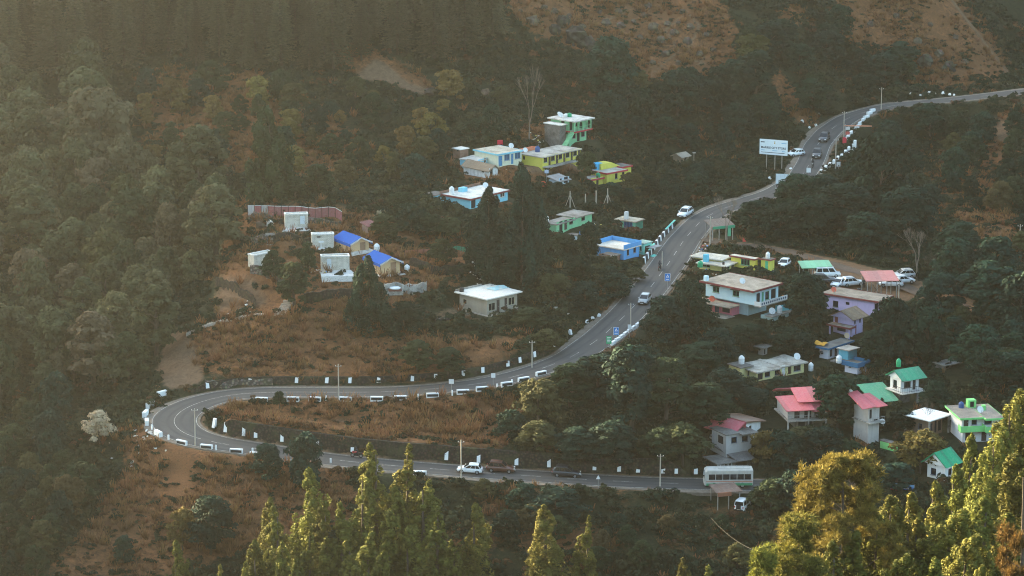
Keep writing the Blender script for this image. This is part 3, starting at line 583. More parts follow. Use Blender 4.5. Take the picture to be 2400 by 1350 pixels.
REDT = paint((.42, .035, .05), .3); RED_D = paint((.20, .045, .045), .4); BLUF = paint((.03, .13, .25), .3); GREENF = paint((.10, .34, .18), .3); BLUEF = paint((.06, .22, .40), .3); DARKD = paint((.05, .035, .03), .4); NAVY = paint((.03, .06, .12), .3); WHF = paint((.70, .70, .68), .3)
BRICK = stonework((.22, .105, .065), (.16, .075, .05), (.20, .17, .14), .24, .085, .5, .012); BLOCK = stonework((.52, .47, .38), (.42, .37, .29), (.62, .59, .53), .42, .19, .5, .022); S_RED, S_GRN, S_RUST, S_TIN = metal_sheet((.56, .105, .125), .15), metal_sheet((.045, .33, .17), .15), metal_sheet((.24, .12, .065), .75), metal_sheet((.30, .29, .28), .5); S_BROWN = metal_sheet((.28, .19, .11), .6)
TANK_W, TANK_B, TANK_K, TANK_G = gloss((.72, .72, .70), .5, .3), gloss((.03, .08, .22), .5, .3), gloss((.02, .02, .022), .5, .3), gloss((.03, .30, .14), .5, .3)

# two-storey green house with arches
h = House('green_house', 'green2', 'two-storey mint green house with arched veranda and red balcony edge'); z2 = h.h * .52
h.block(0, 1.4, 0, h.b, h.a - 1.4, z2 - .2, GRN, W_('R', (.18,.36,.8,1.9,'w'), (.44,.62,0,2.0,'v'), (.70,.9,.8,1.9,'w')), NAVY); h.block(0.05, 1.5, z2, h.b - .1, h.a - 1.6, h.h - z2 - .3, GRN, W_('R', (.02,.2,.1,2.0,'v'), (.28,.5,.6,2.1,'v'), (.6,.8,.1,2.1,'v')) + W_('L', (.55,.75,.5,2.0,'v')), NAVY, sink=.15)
h.slab(-.1, h.b + .1, -.05, h.a - .05, z2 - .2, .2, CONC, REDT, 'balcony_floor'); h.slab(-.5, h.b + .4, -.5, h.a + .4, h.h - .3, .24, concrete((.55, .52, .47), (.20, .17, .15), .45, .7), None)
for i in range(5): h.post(.15 + (h.b - .3) * i / 4, .15, z2, h.h - .32, GRN, .11)
for i in range(4):
    w0, w1 = .26 + (h.b - .3) * i / 4, .04 + (h.b - .3) * (i + 1) / 4; pts = [(w0, h.h - .32)] + [(w0 + (w1 - w0) * (k / 8), h.h - .95 + .5 * math.sin(math.pi * k / 8)) for k in range(9)] + [(w1, h.h - .32)]; MB().prism(pts[::-1], .08, .22).build('arch', GRN, h.root)
h.rail(0.1, h.b - .1, .1, .1, z2, GRN, .8); h.slab(-2.2, -.1, 1.8, h.a, h.h - 1.0, .16, CONC_W, None, 'porch_roof'); h.block(-2.0, 2.2, 0, 1.9, h.a - 2.4, h.h - 1.05, CONC_D, sink=1.5)
h.stair(-2.6, .1, 0, 1, 0, 10, z2 / 10, .27, 1.0, GRN); tank(h.at(h.b * .55, h.a * .6, h.h - .05), TANK_G, .6, .9, 'squat green tank on the two-storey green house'); MB(); tank(h.at(h.b * .42, h.a * .66, h.h - .05), TANK_W, .45, .8, 'squat white tank on the two-storey green house')
dish(h.at(h.b * .1, h.a * .6, h.h - .05), .5, WHF, .5, 'white dish on the two-storey green house, beside a thin mast'); dish(h.at(h.b * .22, h.a * .75, h.h - .05), .5, WHF, .45, 'white dish on the two-storey green house, nearer its green tank')
# cream and blue row
h = House('cream_house', 'cream', 'cream house with blue window shutters and pale flat roof'); h.block(.25, .25, 0, h.b - .4, h.a - .4, h.h - .3, CREAM, W_('R', (.04,.2,0,2.0,'d'), (.28,.5,.9,2.1,'w'), (.56,.66,0,2.0,'d'), (.72,.95,.9,2.1,'w')), BLUEF, BLUEF, glass=gloss((.03, .09, .16), .2, .5)); h.slab(0, h.b, 0, h.a, h.h - .3, .22, concrete((.5, .45, .36), (.24, .20, .15)), SKYB)
dish(h.at(h.b * .85, h.a * .3, h.h - .1), .4, WHF, .55, 'white dish at the end of the cream house roof')
h = House('pale_shed', 'paleshed', 'low pale blue shed with cracked whitish slab roof', 'shed'); h.block(.2, .2, 0, h.b - .3, h.a - .3, h.h - .25, SKYB, W_('R', (.45,.62,.5,1.5,'w'))); h.slab(0, h.b, 0, h.a, h.h - .25, .18, concrete((.58, .54, .48), (.26, .21, .17), .45, .75))
h = House('brick_shed', 'brickshed', 'small square brick shed with a white slab roof', 'shed'); h.block(.15, .15, 0, h.b - .3, h.a - .3, h.h - .2, BRICK, W_('L', (.55,.8,1.3,1.7,'v'))); h.slab(0, h.b, 0, h.a, h.h - .2, .16, CONC_W)
h = House('ruined_house', 'ruin', 'flaking white house with a sagging brown tiled roof'); h.block(.1, .1, 0, h.b - .2, h.a - .2, h.h - .5, paint((.66, .67, .66), .8, .9, 1.6, (.10, .08, .07)), W_('R', (.1,.45,0,1.9,'v')) + W_('L', (.3,.36,1.2,1.6,'v'), (.72,.8,.9,1.4,'v'))); h.sheets((-.3, -.2, h.h - .45), (-.3, h.a + .3, h.h - .2), (h.b * .6, h.a + .3, h.h + .9), (h.b * .6, -.2, h.h + .6), S_BROWN, 9); h.sheets((h.b + .3, h.a + .3, h.h - .2), (h.b + .3, -.2, h.h - .45), (h.b * .6, -.2, h.h + .6), (h.b * .6, h.a + .3, h.h + .9), S_BROWN, 9)
# long yellow house
h = House('yellow_house', 'yellow', 'long bright yellow single-storey house with many doors and windows'); n = 5; ops = []
for i in range(n): u = .03 + i * .195; ops += [('R', u, u + .095, .85, 1.95, 'w'), ('R', u + .125, u + .185, 0, 2.1, 'd')]
h.block(.3, .3, 0, h.b - .5, h.a - .5, h.h - .35, YEL, ops + W_('L', (.1,.2,.9,1.6,'v')), NAVY, DARKD); h.slab(0, h.b, 0, h.a, h.h - .35, .2, concrete((.46, .42, .36), (.17, .14, .115), .4, .7)); h.slab(.2, h.b + .3, -1.3, .2, -.02, .16, CONC, None, 'plinth_walk')
h.parapet(.5, h.b * .5, h.a + .1, h.a + 1.6, h.h - .4, .7, paint((.62, .22, .12), .3)); h.slab(0, h.b * .5, h.a + .15, h.a + 1.5, h.h - .5, .1, CONC_W, None, 'rear_roof')
tank(h.at(h.b * .30, h.a * .72, h.h - .14), TANK_B, .62, 1.35, 'dark blue tank on the long yellow house'); dish(h.at(h.b * .06, h.a * .8, h.h - .12), .4, WHF, .5, 'white dish on the long yellow house roof')
# yellow house with red roof edge
h = House('red_edged_house', 'yellowred', 'yellow house with a bright red roof edge and stair head'); h.block(.2, .2, 0, h.b - .4, h.a - .4, h.h - .35, YEL, W_('R', (.42,.55,.7,1.8,'w'), (.78,.9,.7,1.8,'w')), NAVY); h.slab(0, h.b, 0, h.a, h.h - .35, .22, concrete((.42, .39, .34), (.2, .17, .14), .4, .7), REDT)
h.block(-3.4, 1.0, 0, 3.3, 2.6, h.h - 1.2, YEL, W_('R', (.45,.65,0,1.5,'d')), NAVY, DARKD); h.slab(-3.7, -.06, .6, 3.8, h.h - 1.2, .2, concrete((.36, .33, .29), (.16, .14, .12)), REDT, 'lower_roof')
h.block(h.b * .3, h.a * .7, h.h - .3, h.b * .5, 2.2, 1.3, YEL, sink=0, name='stair_head'); MB().prism([(0, 0), (3.2, 0), (0, 1.3)], 0, .15, lambda x, y, z: (h.b * .8 + x, h.a * .7 + .1 + y, h.h - .3 + z)).build('stair_parapet', YEL, h.root); h.block(h.b * .16, h.a * .8, h.h - .3, 1.7, 1.4, 1.4, paint((.06, .36, .62), .2), sink=0, name='roof_cabin')
h.block(h.b + .6, 2.2, .2, 2.6, 3.0, h.h - .4, YEL); h.slab(h.b + .4, h.b + 3.4, 2.0, 5.4, h.h - .2, .2, CONC_D, REDT, 'side_roof'); tank(h.at(-1.0, 1.4, h.h - 1.0), TANK_G, .55, 1.1, 'green tank on the yellow house with red roof edge')
# long sky-blue house
h = House('sky_blue_house', 'bluelong', 'long sky-blue house with a broad white flat roof edged dark red'); h.block(.4, .4, 0, h.b - .6, h.a - .6, h.h - .3, SKYB, W_('R', (.02,.14,0,2.0,'v'), (.3,.42,.8,1.9,'w'), (.55,.65,0,2,'d'), (.8,.92,.8,1.9,'w')), WHF, DARKD); h.slab(0, h.b, 0, h.a, h.h - .3, .24, concrete((.62, .60, .55), (.33, .29, .24), .45, .75), RED_D)
h.parapet(-.2, h.b, h.a + .05, h.a + .6, h.h - .6, 1.0, BRICK, .2, 'F'); h.block(-1.6, h.a + .2, 0, 2.8, 2.4, h.h - .2, SKYB, W_('L', (.2,.4,.2,1.8,'v'), (.6,.8,.2,1.8,'v'))); h.slab(-1.8, 1.4, h.a - .0, h.a + 2.8, h.h - .2, .16, CONC_D, None, 'rear_roof'); MB().box(h.b * .32, h.b * .32 + 1.5, h.a * .72, h.a * .72 + 1.0, h.h - .06, h.h + .75).build('roof_box', SKYB, h.root)
tank(h.at(h.b * .1, h.a * .78, h.h - .06), TANK_W, .62, 1.7, 'tall white tank on the long sky-blue house'); dish(h.at(h.b * .8, h.a * .55, h.h - .06), .3, WHF, .55, 'white dish on the long sky-blue house')
h = House('tin_shed', 'tinshed', 'ramshackle shed roofed with pale tin, pale blue walls', 'shed'); h.block(.2, .2, 0, h.b - .3, h.a - .3, h.h - .35, paint((.46, .58, .66), .6), W_('R', (.1,.3,.2,1.2,'v'), (.5,.9,.1,1.3,'v'))); h.sheets((-.2, -.2, h.h - .4), (h.b + .2, -.2, h.h - .4), (h.b + .2, h.a + .2, h.h + .3), (-.2, h.a + .2, h.h + .3), S_TIN, 4)
# green houses and blue terrace by the road
h = House('long_green_house', 'greenlong', 'long flat-roofed green house with stained concrete roof in two levels'); h.block(.3, .3, 0, h.b - .5, h.a - .5, h.h - .3, GRN, W_('R', (.08,.17,0,1.9,'v'), (.22,.30,0,1.9,'d'), (.36,.46,.8,1.8,'w'), (.7,.8,.8,1.8,'w')), DARKD, DARKD); RC = concrete((.34, .31, .27), (.14, .12, .10), .35, .65); h.slab(0, h.b * .52, 0, h.a, h.h - .3, .2, RC); h.slab(h.b * .52 + .01, h.b, -.1, h.a + 1.4, h.h - .02, .2, RC, None, 'upper_roof'); h.block(h.b * .54, .5, h.h - .35, h.b * .44, h.a - .4, .3, GRN, sink=0)
tank(h.at(.3, h.a * .8, h.h - .1), TANK_W, .6, 1.5, 'white tank at the end of the long green house')
h = House('mint_house', 'greensmall', 'small mint-green house with blue latticed window beside the road'); h.block(.4, .4, 0, h.b - .7, h.a - .6, h.h - .3, MINT, W_('L', (.04,.28,.4,1.6,'w'), (.4,.85,.2,1.5,'w')), BLUEF, glass=gloss((.02, .07, .16), .3, .4)); h.slab(0, h.b, 0, h.a, h.h - .3, .22, concrete((.44, .40, .32), (.24, .20, .15), .4, .7)); MB().box(h.b * .3, h.b * .3 + .7, h.a * .55, h.a * .55 + .6, h.h - .1, h.h + 1.3).build('chimney', WHF, h.root)
h = House('terrace_house', 'terrace', 'blue house with a walled roof terrace and brick annexe'); h.block(0, 0, 0, h.b, h.a, h.h - 1.0, BLU, W_('R', (.2,.34,.6,1.9,'w'), (.62,.78,.8,2.0,'w')), DARKD); h.slab(-.3, h.b + .3, -.3, h.a + .3, h.h - 1.0, .2, concrete((.60, .55, .47), (.34, .29, .23), .45, .75)); h.parapet(-.3, h.b + .3, -.3, h.a + .3, h.h - .8, .8, BLU, .14, 'FRB'); h.block(-3.0, .8, -.2, 2.9, 2.6, h.h - 1.7, BRICK, W_('L', (.2,.4,1.1,1.5,'v')), name='annexe_wall'); h.slab(-3.2, -.04, .5, 3.6, h.h - 1.9, .15, CONC_D, None, 'annexe_roof')
h = House('turquoise_shop', 'shop', 'small turquoise roadside shop with barred front', 'shop'); h.block(.1, .1, 0, h.b - .2, h.a - .2, h.h - .2, TURQ, W_('L', (.15,.75,.5,1.5,'w')) + W_('R', (.1,.8,.2,1.5,'v')), TURQ); h.slab(-.1, h.b + .1, -.1, h.a + .1, h.h - .2, .14, concrete((.30, .42, .36), (.16, .17, .15)))
h.slab(.4, h.b + .8, -1.6, -.15, h.h - .9, .08, S_TIN, None, 'awning'); h.stair(h.b * .2, -3.4, -.6, 0, 1, 5, .18, .3, 1.2, TURQ)
h = House('small_white_house', 'smallwhite', 'small white house with bright blue door behind the roadside trees'); h.block(.1, .1, 0, h.b - .2, h.a - .2, h.h - .2, paint((.55, .70, .78), .3), W_('R', (.2,.7,0,1.1,'d')), WHF, paint((.03, .20, .55), .2)); h.slab(0, h.b, 0, h.a, h.h - .2, .14, CONC_D)
# grey cottage
h = House('grey_cottage', 'grey', 'unpainted grey plastered cottage with a broad pale slab roof'); o_ = .75
h.block(o_, o_, 0, h.b - 1.3, h.a - 1.3, h.h - .35, GREYW, W_('R', (.06,.28,.55,1.9,'w'), (.32,.42,0,2.2,'d'), (.58,.67,0,2.2,'d'), (.71,.92,.75,2.1,'w')) + W_('L', (.12,.26,.95,1.85,'w')), paint((.42, .38, .26), .3), DARKD, sink=.4); h.slab(0, h.b, 0, h.a, h.h - .35, .2, concrete((.66, .63, .57), (.42, .38, .32), .5, .8)); h.slab(.1, h.b + .5, -.6, h.a, -.65, .6, CONC, None, 'plinth'); h.parapet(.2, h.b * .8, h.a - .6, h.a + .2, h.h - .16, .28, CONC, .25, 'B')
tank(h.at(.9, h.a - .9, h.h - .15), TANK_K, .5, .9, 'black tank on the grey cottage'); t_ = MB(); N_ = 12
gx = [[(h.b * .62 + i * .32, h.a * .42 + j * .28, h.h - .12 + .12 * rnd.random() + .18 * math.sin(i * .9) * math.sin(j * .8)) for j in range(9)] for i in range(N_)]; t_.add([p for r_ in gx for p in r_], [(i * 9 + j, (i + 1) * 9 + j, (i + 1) * 9 + j + 1, i * 9 + j + 1) for i in range(N_ - 1) for j in range(8)]); o = t_.build('crumpled_tarpaulin', paint((.45, .66, .66), .5, .6, 3.0, (.10, .30, .50)), None, True); o.matrix_world = h.root.matrix_basis.copy(); tag(o, 'crumpled pale blue tarpaulin on the grey cottage roof', 'tarpaulin')
# tents
CANVAS, TARP = paint((.60, .42, .24), .25, .9, .8), paint((.012, .085, .36), .35, .85, 1.4, (.05, .16, .42), .1)
for key, lab in (('tent_a', 'canvas tent with a blue gabled fly, beside the stone terrace wall and block cells'), ('tent_b', 'canvas tent with a blue gabled fly, behind the dense conical tree')):
    h = House('tent', key, lab, 'tent'); H0 = h.h; A, B = h.a, h.b; rise = B * .24
    h.block(.25, .3, 0, B - .5, A - .6, H0, CANVAS, W_('R', (.52,.82,.05,H0 - .12,'d')), CANVAS, paint((.30, .18, .11), .4), sink=.05); MB().add([(.25, .297, H0), (B - .25, .297, H0), (B / 2, .297, H0 + rise - .1)], [(0, 1, 2)]).build('gable_panel', CANVAS, h.root)
    for sgn, x_e in ((1, -.15), (-1, B + .15)):
        m = MB(); nx_ = 5; ny_ = 8; v = []
        for i in range(nx_ + 1):
            for j in range(ny_ + 1): u = i / nx_; v.append((x_e + (B / 2 - x_e) * u, -.35 + (A + .6) * j / ny_, H0 - .05 + (rise + .05) * u - .07 * math.sin(math.pi * u) + .03 * math.sin(j * 2.4 + i)))
        m.add(v, [(i * (ny_ + 1) + j, i * (ny_ + 1) + j + 1, (i + 1) * (ny_ + 1) + j + 1, (i + 1) * (ny_ + 1) + j) for i in range(nx_) for j in range(ny_)]); fly = m.build('fly', TARP, h.root, True); MB().quad((x_e, -.35, H0 - .05), (x_e, A + .25, H0 - .05), (x_e - .02 * sgn, A + .25, H0 - .55), (x_e - .02 * sgn, -.35, H0 - .55)).build('side_flap', TARP, fly)
        v = []; k = 9
        for i in range(k):
            u0, u1 = i / k, (i + 1) / k; g0, g1 = (lambda u: (x_e + (B / 2 - x_e) * u, -.37, H0 - .05 + (rise + .05) * u - .07 * math.sin(math.pi * u))), None
            a_, b_ = g0(u0), g0(u1); MB().add([a_, b_, ((a_[0] + b_[0]) / 2 + (b_[0] - a_[0]) * .3, -.38, (a_[2] + b_[2]) / 2 - .28), ((a_[0] + b_[0]) / 2 - (b_[0] - a_[0]) * .3, -.38, (a_[2] + b_[2]) / 2 - .28)], [(0, 1, 2, 3)]).build('scallop', WHF, fly)
    for i in range(5): h.post(.22, .35 + (A - .7) * i / 4, 0, H0 - .03, WOOD, .035)
    h.slab(-.2, B + .3, -1.0, A + .2, -.5, .52, CONC_W, None, 'platform')
# block-built cells with slabs
for key, lab, slab_ in (('stone_a', 'block-built cell with slab before it, under the red and white fence', (-.8, 1.0, -2.4)), ('stone_b', 'block-built cell with a washbasin on its front, beside the tent', (.6, 1.4, -2.2)), ('stone_c', 'block-built cell with pale door and a large white slab before it', (.2, 1.6, -4.2)), ('stone_d', 'roofless block-built cell set at an angle behind the round olive tree', (-.2, .4, -.5))):
    h = House('block_cell', key, lab, 'outbuilding'); h.block(0, 0, 0, h.b, max(h.a, 1.5), h.h, BLOCK, W_('R', *({'stone_a': [(.66,.86,.6,h.h - .25,'d')], 'stone_b': [(.24,.4,h.h - .5,h.h - .25,'v')], 'stone_c': [(.2,.36,0,h.h - .3,'d')], 'stone_d': []}[key])), WHF, paint((.62, .66, .68), .2), sink=1.0)
    a = max(h.a, 1.5); h.parapet(-.05, h.b + .05, -.05, a + .05, h.h, .18, CONC_W, .3)
    m = MB().add([(-slab_[0] if False else -.3, -.02, -.02), (h.b + .2, -.02, -.02), (h.b + slab_[1] * .6, slab_[2], -.08), (-.3 + slab_[0] * .6, slab_[2], -.08), (-.3, -.02, -.9), (h.b + .2, -.02, -.9), (h.b + slab_[1] * .6, slab_[2], -1.1), (-.3 + slab_[0] * .6, slab_[2], -1.1)], [(3, 2, 1, 0), (4, 5, 6, 7), (0, 1, 5, 4), (1, 2, 6, 5), (2, 3, 7, 6), (3, 0, 4, 7)]); m.build('slab', CONC_W, h.root)
    if key == 'stone_b': MB().box(h.b * .3, h.b * .52, -.4, -.02, .95, 1.15).box(h.b * .39, h.b * .43, -.22, -.08, 0, .95).build('basin', TANK_W, h.root)
tank(ground(954, 636) + [0, 0, 0], TANK_W, .62, 1.35, 'white ribbed tank on the ground beside the second tent'); g = ground(883, 596); tank(g + [0, 0, .6], TANK_W, .66, 1.5, 'white ribbed tank behind the second tent')
h = House('brick_hut', 'brickhut', 'low brick hut with a dark red tin roof in the scrub above the tents', 'hut'); h.block(.1, .1, 0, h.b - .2, h.a - .2, h.h - .3, paint((.30, .20, .16), .6)); h.sheets((-.2, -.2, h.h - .35), (h.b + .2, -.2, h.h - .35), (h.b + .2, h.a + .2, h.h + .2), (-.2, h.a + .2, h.h + .2), metal_sheet((.24, .07, .06), .4), 4)
# yellow roadside complex
YC = concrete((.50, .47, .40), (.24, .21, .17), .42, .72)
h = House('roadside_house', 'yel_a', 'yellow roadside house with a wide slab roof and chimney box'); h.block(.9, .6, 0, h.b - 1.2, h.a - .9, h.h - .25, YELD, W_('R', (.12,.42,.3,1.1,'w'), (.58,.9,0,1.1,'v')) + W_('L', (.1,.4,.4,1.1,'w'), (.84,.97,0,1.2,'d')), GREENF, DARKD); h.slab(0, h.b, 0, h.a, h.h - .25, .2, YC); h.slab(2.2, h.b + 1.6, h.a * .35, h.a + 2.5, h.h + .2, .2, YC, None, 'upper_roof'); h.block(2.6, h.a * .4, h.h - .05, h.b - 1.6, h.a * .6 + 1.6, .25, YELD, sink=0); MB().box(1.0, 1.8, h.a * .72, h.a * .72 + .8, h.h - .04, h.h + 1.3).build('chimney', paint((.12, .46, .62), .2), h.root)
h = House('yellow_wing', 'yel_b', 'yellow wing with a green framed window and potted plants along its roof'); h.block(.3, .2, 0, h.b - .5, h.a - .4, h.h - .25, YEL, W_('L', (.42,.8,.5,1.75,'w')), GREENF); h.slab(0, h.b, 0, h.a, h.h - .25, .18, YC, RED_D)
h = House('yellow_kiosk', 'yel_c', 'small yellow outbuilding with a green door and red roof edge', 'outbuilding'); h.block(.15, .15, 0, h.b - .3, h.a - .3, h.h - .2, YEL, W_('L', (.45,.78,0,1.8,'d')), WHF, paint((.10, .50, .27), .2)); h.slab(0, h.b, 0, h.a, h.h - .2, .16, CONC_D, RED_D); tank(h.at(h.b * .5, h.a * .5, h.h - .02), TANK_W, .5, 1.3, 'white domed tank on the small yellow outbuilding'); h.slab(-.6, h.b * .5, -.9, 0, .0, .12, paint((.16, .36, .5), .3), None, 'step')
g = ground(1641, 640); tank(g + [0, 0, 1.1], TANK_G, .62, 1.3, 'bright green tank beside the yellow roadside house')
# pale blue house over a pink ground floor
h = House('pale_blue_house', 'hotel', 'large pale blue two-storey house over a pink ground floor'); z2 = h.h - 2.75; RB = concrete((.36, .31, .25), (.15, .125, .10), .38, .68)
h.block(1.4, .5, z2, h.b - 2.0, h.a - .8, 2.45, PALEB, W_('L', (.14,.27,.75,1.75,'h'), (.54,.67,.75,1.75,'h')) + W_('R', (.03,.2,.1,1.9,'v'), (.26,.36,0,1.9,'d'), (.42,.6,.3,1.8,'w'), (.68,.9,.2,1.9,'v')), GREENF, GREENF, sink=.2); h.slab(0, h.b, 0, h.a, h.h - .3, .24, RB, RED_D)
h.slab(.9, h.b + .2, -.9, .48, z2 - .2, .16, CONC, None, 'balcony_floor'); h.parapet(.9, h.b + .2, -.9, .4, z2 - .04, .75, WHF, .1, 'FL'); FRT = MB()
for i in range(12): xx = 1.2 + (h.b - 1.2) * i / 12; MB().add([(xx + .22, -.905, z2 + .08), (xx + .44, -.905, z2 + .33), (xx + .22, -.905, z2 + .58), (xx, -.905, z2 + .33)], [(0, 1, 2, 3)]).build('fret', NAVY, h.root)
h.block(2.6, 3.0, 0, h.b - 3.2, h.a - 3.4, z2 - .25, paint((.42, .56, .58), .4)); h.block(.6, h.a * .42, 0, 3.0, h.a * .56, z2 - .75, PINK, W_('L', (.08,.34,.8,1.7,'w'), (.42,.56,0,1.9,'d'), (.66,.92,.3,1.9,'v')), NAVY, NAVY); h.slab(-1.6, 1.35, h.a * .32, h.a + .4, z2 - .75, .16, RB, None, 'awning_roof'); h.slab(-2.2, .55, h.a * .36, h.a, -.5, .5, CONC, None, 'porch_floor')
dish(h.at(h.b * .3, h.a * .35, h.h - .06), .4, WHF, .55, 'white dish on the pale blue house roof'); dish(h.at(-.6, h.a * .7, z2 - .6), .4, paint((.62, .12, .06), .2), .55, 'orange-red dish on the pink ground floor roof'); MB().box(.5, 1.1, h.a - 1.2, h.a - .5, h.h - .05, h.h + .8).build('chimney', PALEB, h.root)
h.slab(h.b * .25, h.b * .95, -2.6, -.95, z2 - 1.9, .16, CONC, None, 'lower_terrace'); h.block(h.b * .3, -2.4, z2 - 3.4, h.b * .55, 2.6, 1.5, paint((.34, .46, .44), .5), sink=2.0); tank(h.at(h.b * .62, -1.8, z2 - 1.72), TANK_W, .6, 1.5, 'white tank on the terrace below the pale blue house balcony'); dish(h.at(h.b * .36, -2.0, z2 - 1.72), .3, WHF, .6, 'large white dish on the terrace below the pale blue house balcony')
# lavender houses
h = House('lavender_house', 'lav_up', 'long lavender house with small dark windows and a pink outside stair'); LR = concrete((.30, .26, .21), (.14, .12, .10), .38, .66)
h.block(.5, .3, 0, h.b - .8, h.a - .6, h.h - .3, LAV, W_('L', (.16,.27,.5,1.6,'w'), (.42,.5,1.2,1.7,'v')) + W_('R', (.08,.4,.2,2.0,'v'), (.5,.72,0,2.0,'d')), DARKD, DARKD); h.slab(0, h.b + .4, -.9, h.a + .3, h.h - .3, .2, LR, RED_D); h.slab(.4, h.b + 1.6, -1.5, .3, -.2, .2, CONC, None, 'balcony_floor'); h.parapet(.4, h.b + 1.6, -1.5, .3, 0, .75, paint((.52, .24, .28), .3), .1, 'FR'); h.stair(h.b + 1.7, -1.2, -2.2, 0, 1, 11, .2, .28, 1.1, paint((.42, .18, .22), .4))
dish(h.at(.6, h.a * .8, h.h - .06), .3, paint((.62, .14, .08), .2), .5, 'orange-red dish on the long lavender house')
h = House('lavender_cottage', 'lav_gab', 'lavender two-storey cottage with a rusty brown gabled tin roof'); z2 = h.h * .5
h.block(.3, .3, 0, h.b - .6, h.a - .6, h.h - .2, LAV, W_('L', (.08,.24,z2 + .1,z2 + 1.5,'d'), (.2,.66,.3,1.5,'v')) + W_('R', (.18,.32,z2 + .3,z2 + 1.2,'w'), (.66,.8,z2 + .3,z2 + 1.2,'w'), (.3,.42,0,1.6,'d')), DARKD, paint((.26, .07, .05), .4)); h.gable(-.4, h.b + .4, -.4, h.a + .4, h.h - .3, 1.25, S_BROWN, 'x', 9, LAV)
h.slab(-1.5, .28, -.4, h.a * .95, z2 - .1, .2, LR, RED_D, 'skirt_roof'); h.post(-1.2, -.1, -.8, z2 - .1, LAV); h.post(-1.2, h.a * .85, -.8, z2 - .1, LAV)
h = House('slate_house', 'slate', 'white-walled house with a dark mottled roof and blue roof edge'); h.block(.8, .6, 0, h.b - 1.2, h.a - 1.0, h.h - .25, OFFW, W_('R', (.08,.2,.2,1.5,'v'), (.3,.42,0,1.6,'d'), (.5,.66,.4,1.5,'w'), (.74,.9,.1,1.6,'v')), DARKD, DARKD); h.slab(0, h.b, 0, h.a, h.h - .25, .2, concrete((.17, .165, .15), (.085, .078, .07), .4, .7), BLUF)
t_ = MB(); gx = [[(.6 + i * .24, h.a * .5 + j * .3, h.h + .05 + (.5 * math.sin(math.pi * i / 7) * (.6 + .4 * math.sin(j * 1.1))) + .08 * rnd.random()) for j in range(8)] for i in range(8)]; t_.add([p for r_ in gx for p in r_], [(i * 8 + j, (i + 1) * 8 + j, (i + 1) * 8 + j + 1, i * 8 + j + 1) for i in range(7) for j in range(7)]); o = t_.build('draped_sheet', paint((.60, .30, .04), .3), None, True); o.matrix_world = h.root.matrix_basis.copy(); tag(o, 'orange sheet draped over things on the dark blue-edged roof', 'sheet')
dish(h.at(h.b - .5, h.a * .35, h.h - .02), .4, paint((.55, .40, .26), .2), .5, 'tan dish at the corner of the dark blue-edged roof')
h = House('curved_terrace_house', 'slate_low', 'lower white house with a blue-banded terrace on its roof'); h.block(.2, .2, 0, h.b - .4, h.a - .4, h.h - .6, OFFW, W_('R', (.3,.8,.5,1.5,'w')) + W_('L', (.35,.5,.9,1.4,'w')), DARKD); h.slab(-.2, h.b + .2, -.2, h.a + 2.6, h.h - .6, .2, CONC_D); h.parapet(-.25, h.b + .25, -.25, h.a + .2, h.h - .65, .8, BLUF, .12, 'FLR'); tank(h.at(-.4, h.a + .6, h.h - .4), TANK_W, .62, 1.5, 'mottled white tank beside the blue-banded terrace'); h.block(h.b * .7, h.a + .6, h.h - .5, 2.4, 2.0, 1.7, paint((.10, .34, .44), .4), sink=0, name='side_room'); h.slab(h.b * .7 - .3, h.b * .7 + 2.7, h.a + .2, h.a + 2.9, h.h + 1.2, .14, CONC, None, 'side_roof')
# pale yellow bungalow and shed
h = House('pale_yellow_house', 'paleyel', 'long pale yellow bungalow with a stained two-part concrete roof'); PR = concrete((.44, .41, .35), (.19, .165, .135), .38, .66)
h.block(.5, .6, 0, h.b - 1.1, h.a - 1.0, h.h - .3, PYEL, W_('R', (.0 + .02,.13,.1,1.2,'v'), (.17,.28,.35,1.3,'w'), (.38,.49,.35,1.3,'w'), (.53,.6,0,1.5,'d'), (.66,.73,.1,1.4,'v'), (.78,.93,.4,1.35,'w')) + W_('L', (.4,.62,.4,1.3,'w')), NAVY, WHF); h.slab(0, h.b * .48, -.1, h.a, h.h - .3, .22, PR); h.slab(h.b * .48 + .02, h.b, .2, h.a + .3, h.h - .22, .22, PR, None, 'east_roof')
h.block(-1.0, h.a * .5, 0, 2.2, h.a * .5, h.h + .1, PYEL); h.slab(-1.2, 1.6, h.a * .45, h.a + .2, h.h + .1, .18, CONC_D, None, 'rear_roof'); tank(h.at(.6, h.a * .78, h.h + .28), TANK_W, .62, 1.6, 'white tank behind the pale yellow bungalow roof'); dish(h.at(h.b * .92, h.a * .3, h.h - .02), .4, WHF, .6, 'white dish on the pale yellow bungalow'); tank(h.at(h.b + .9, .6, 0), TANK_W, .55, 1.6, 'white tank standing at the end of the pale yellow bungalow')
h = House('concrete_shed', 'yelshed', 'small square shed with a chipped slab roof beside the pale yellow bungalow', 'shed'); h.block(.15, .15, 0, h.b - .3, h.a - .3, h.h - .25, paint((.50, .48, .34), .7, .9, 1.2, (.12, .26, .16))); h.slab(-.1, h.b + .1, -.1, h.a + .1, h.h - .25, .2, PR)
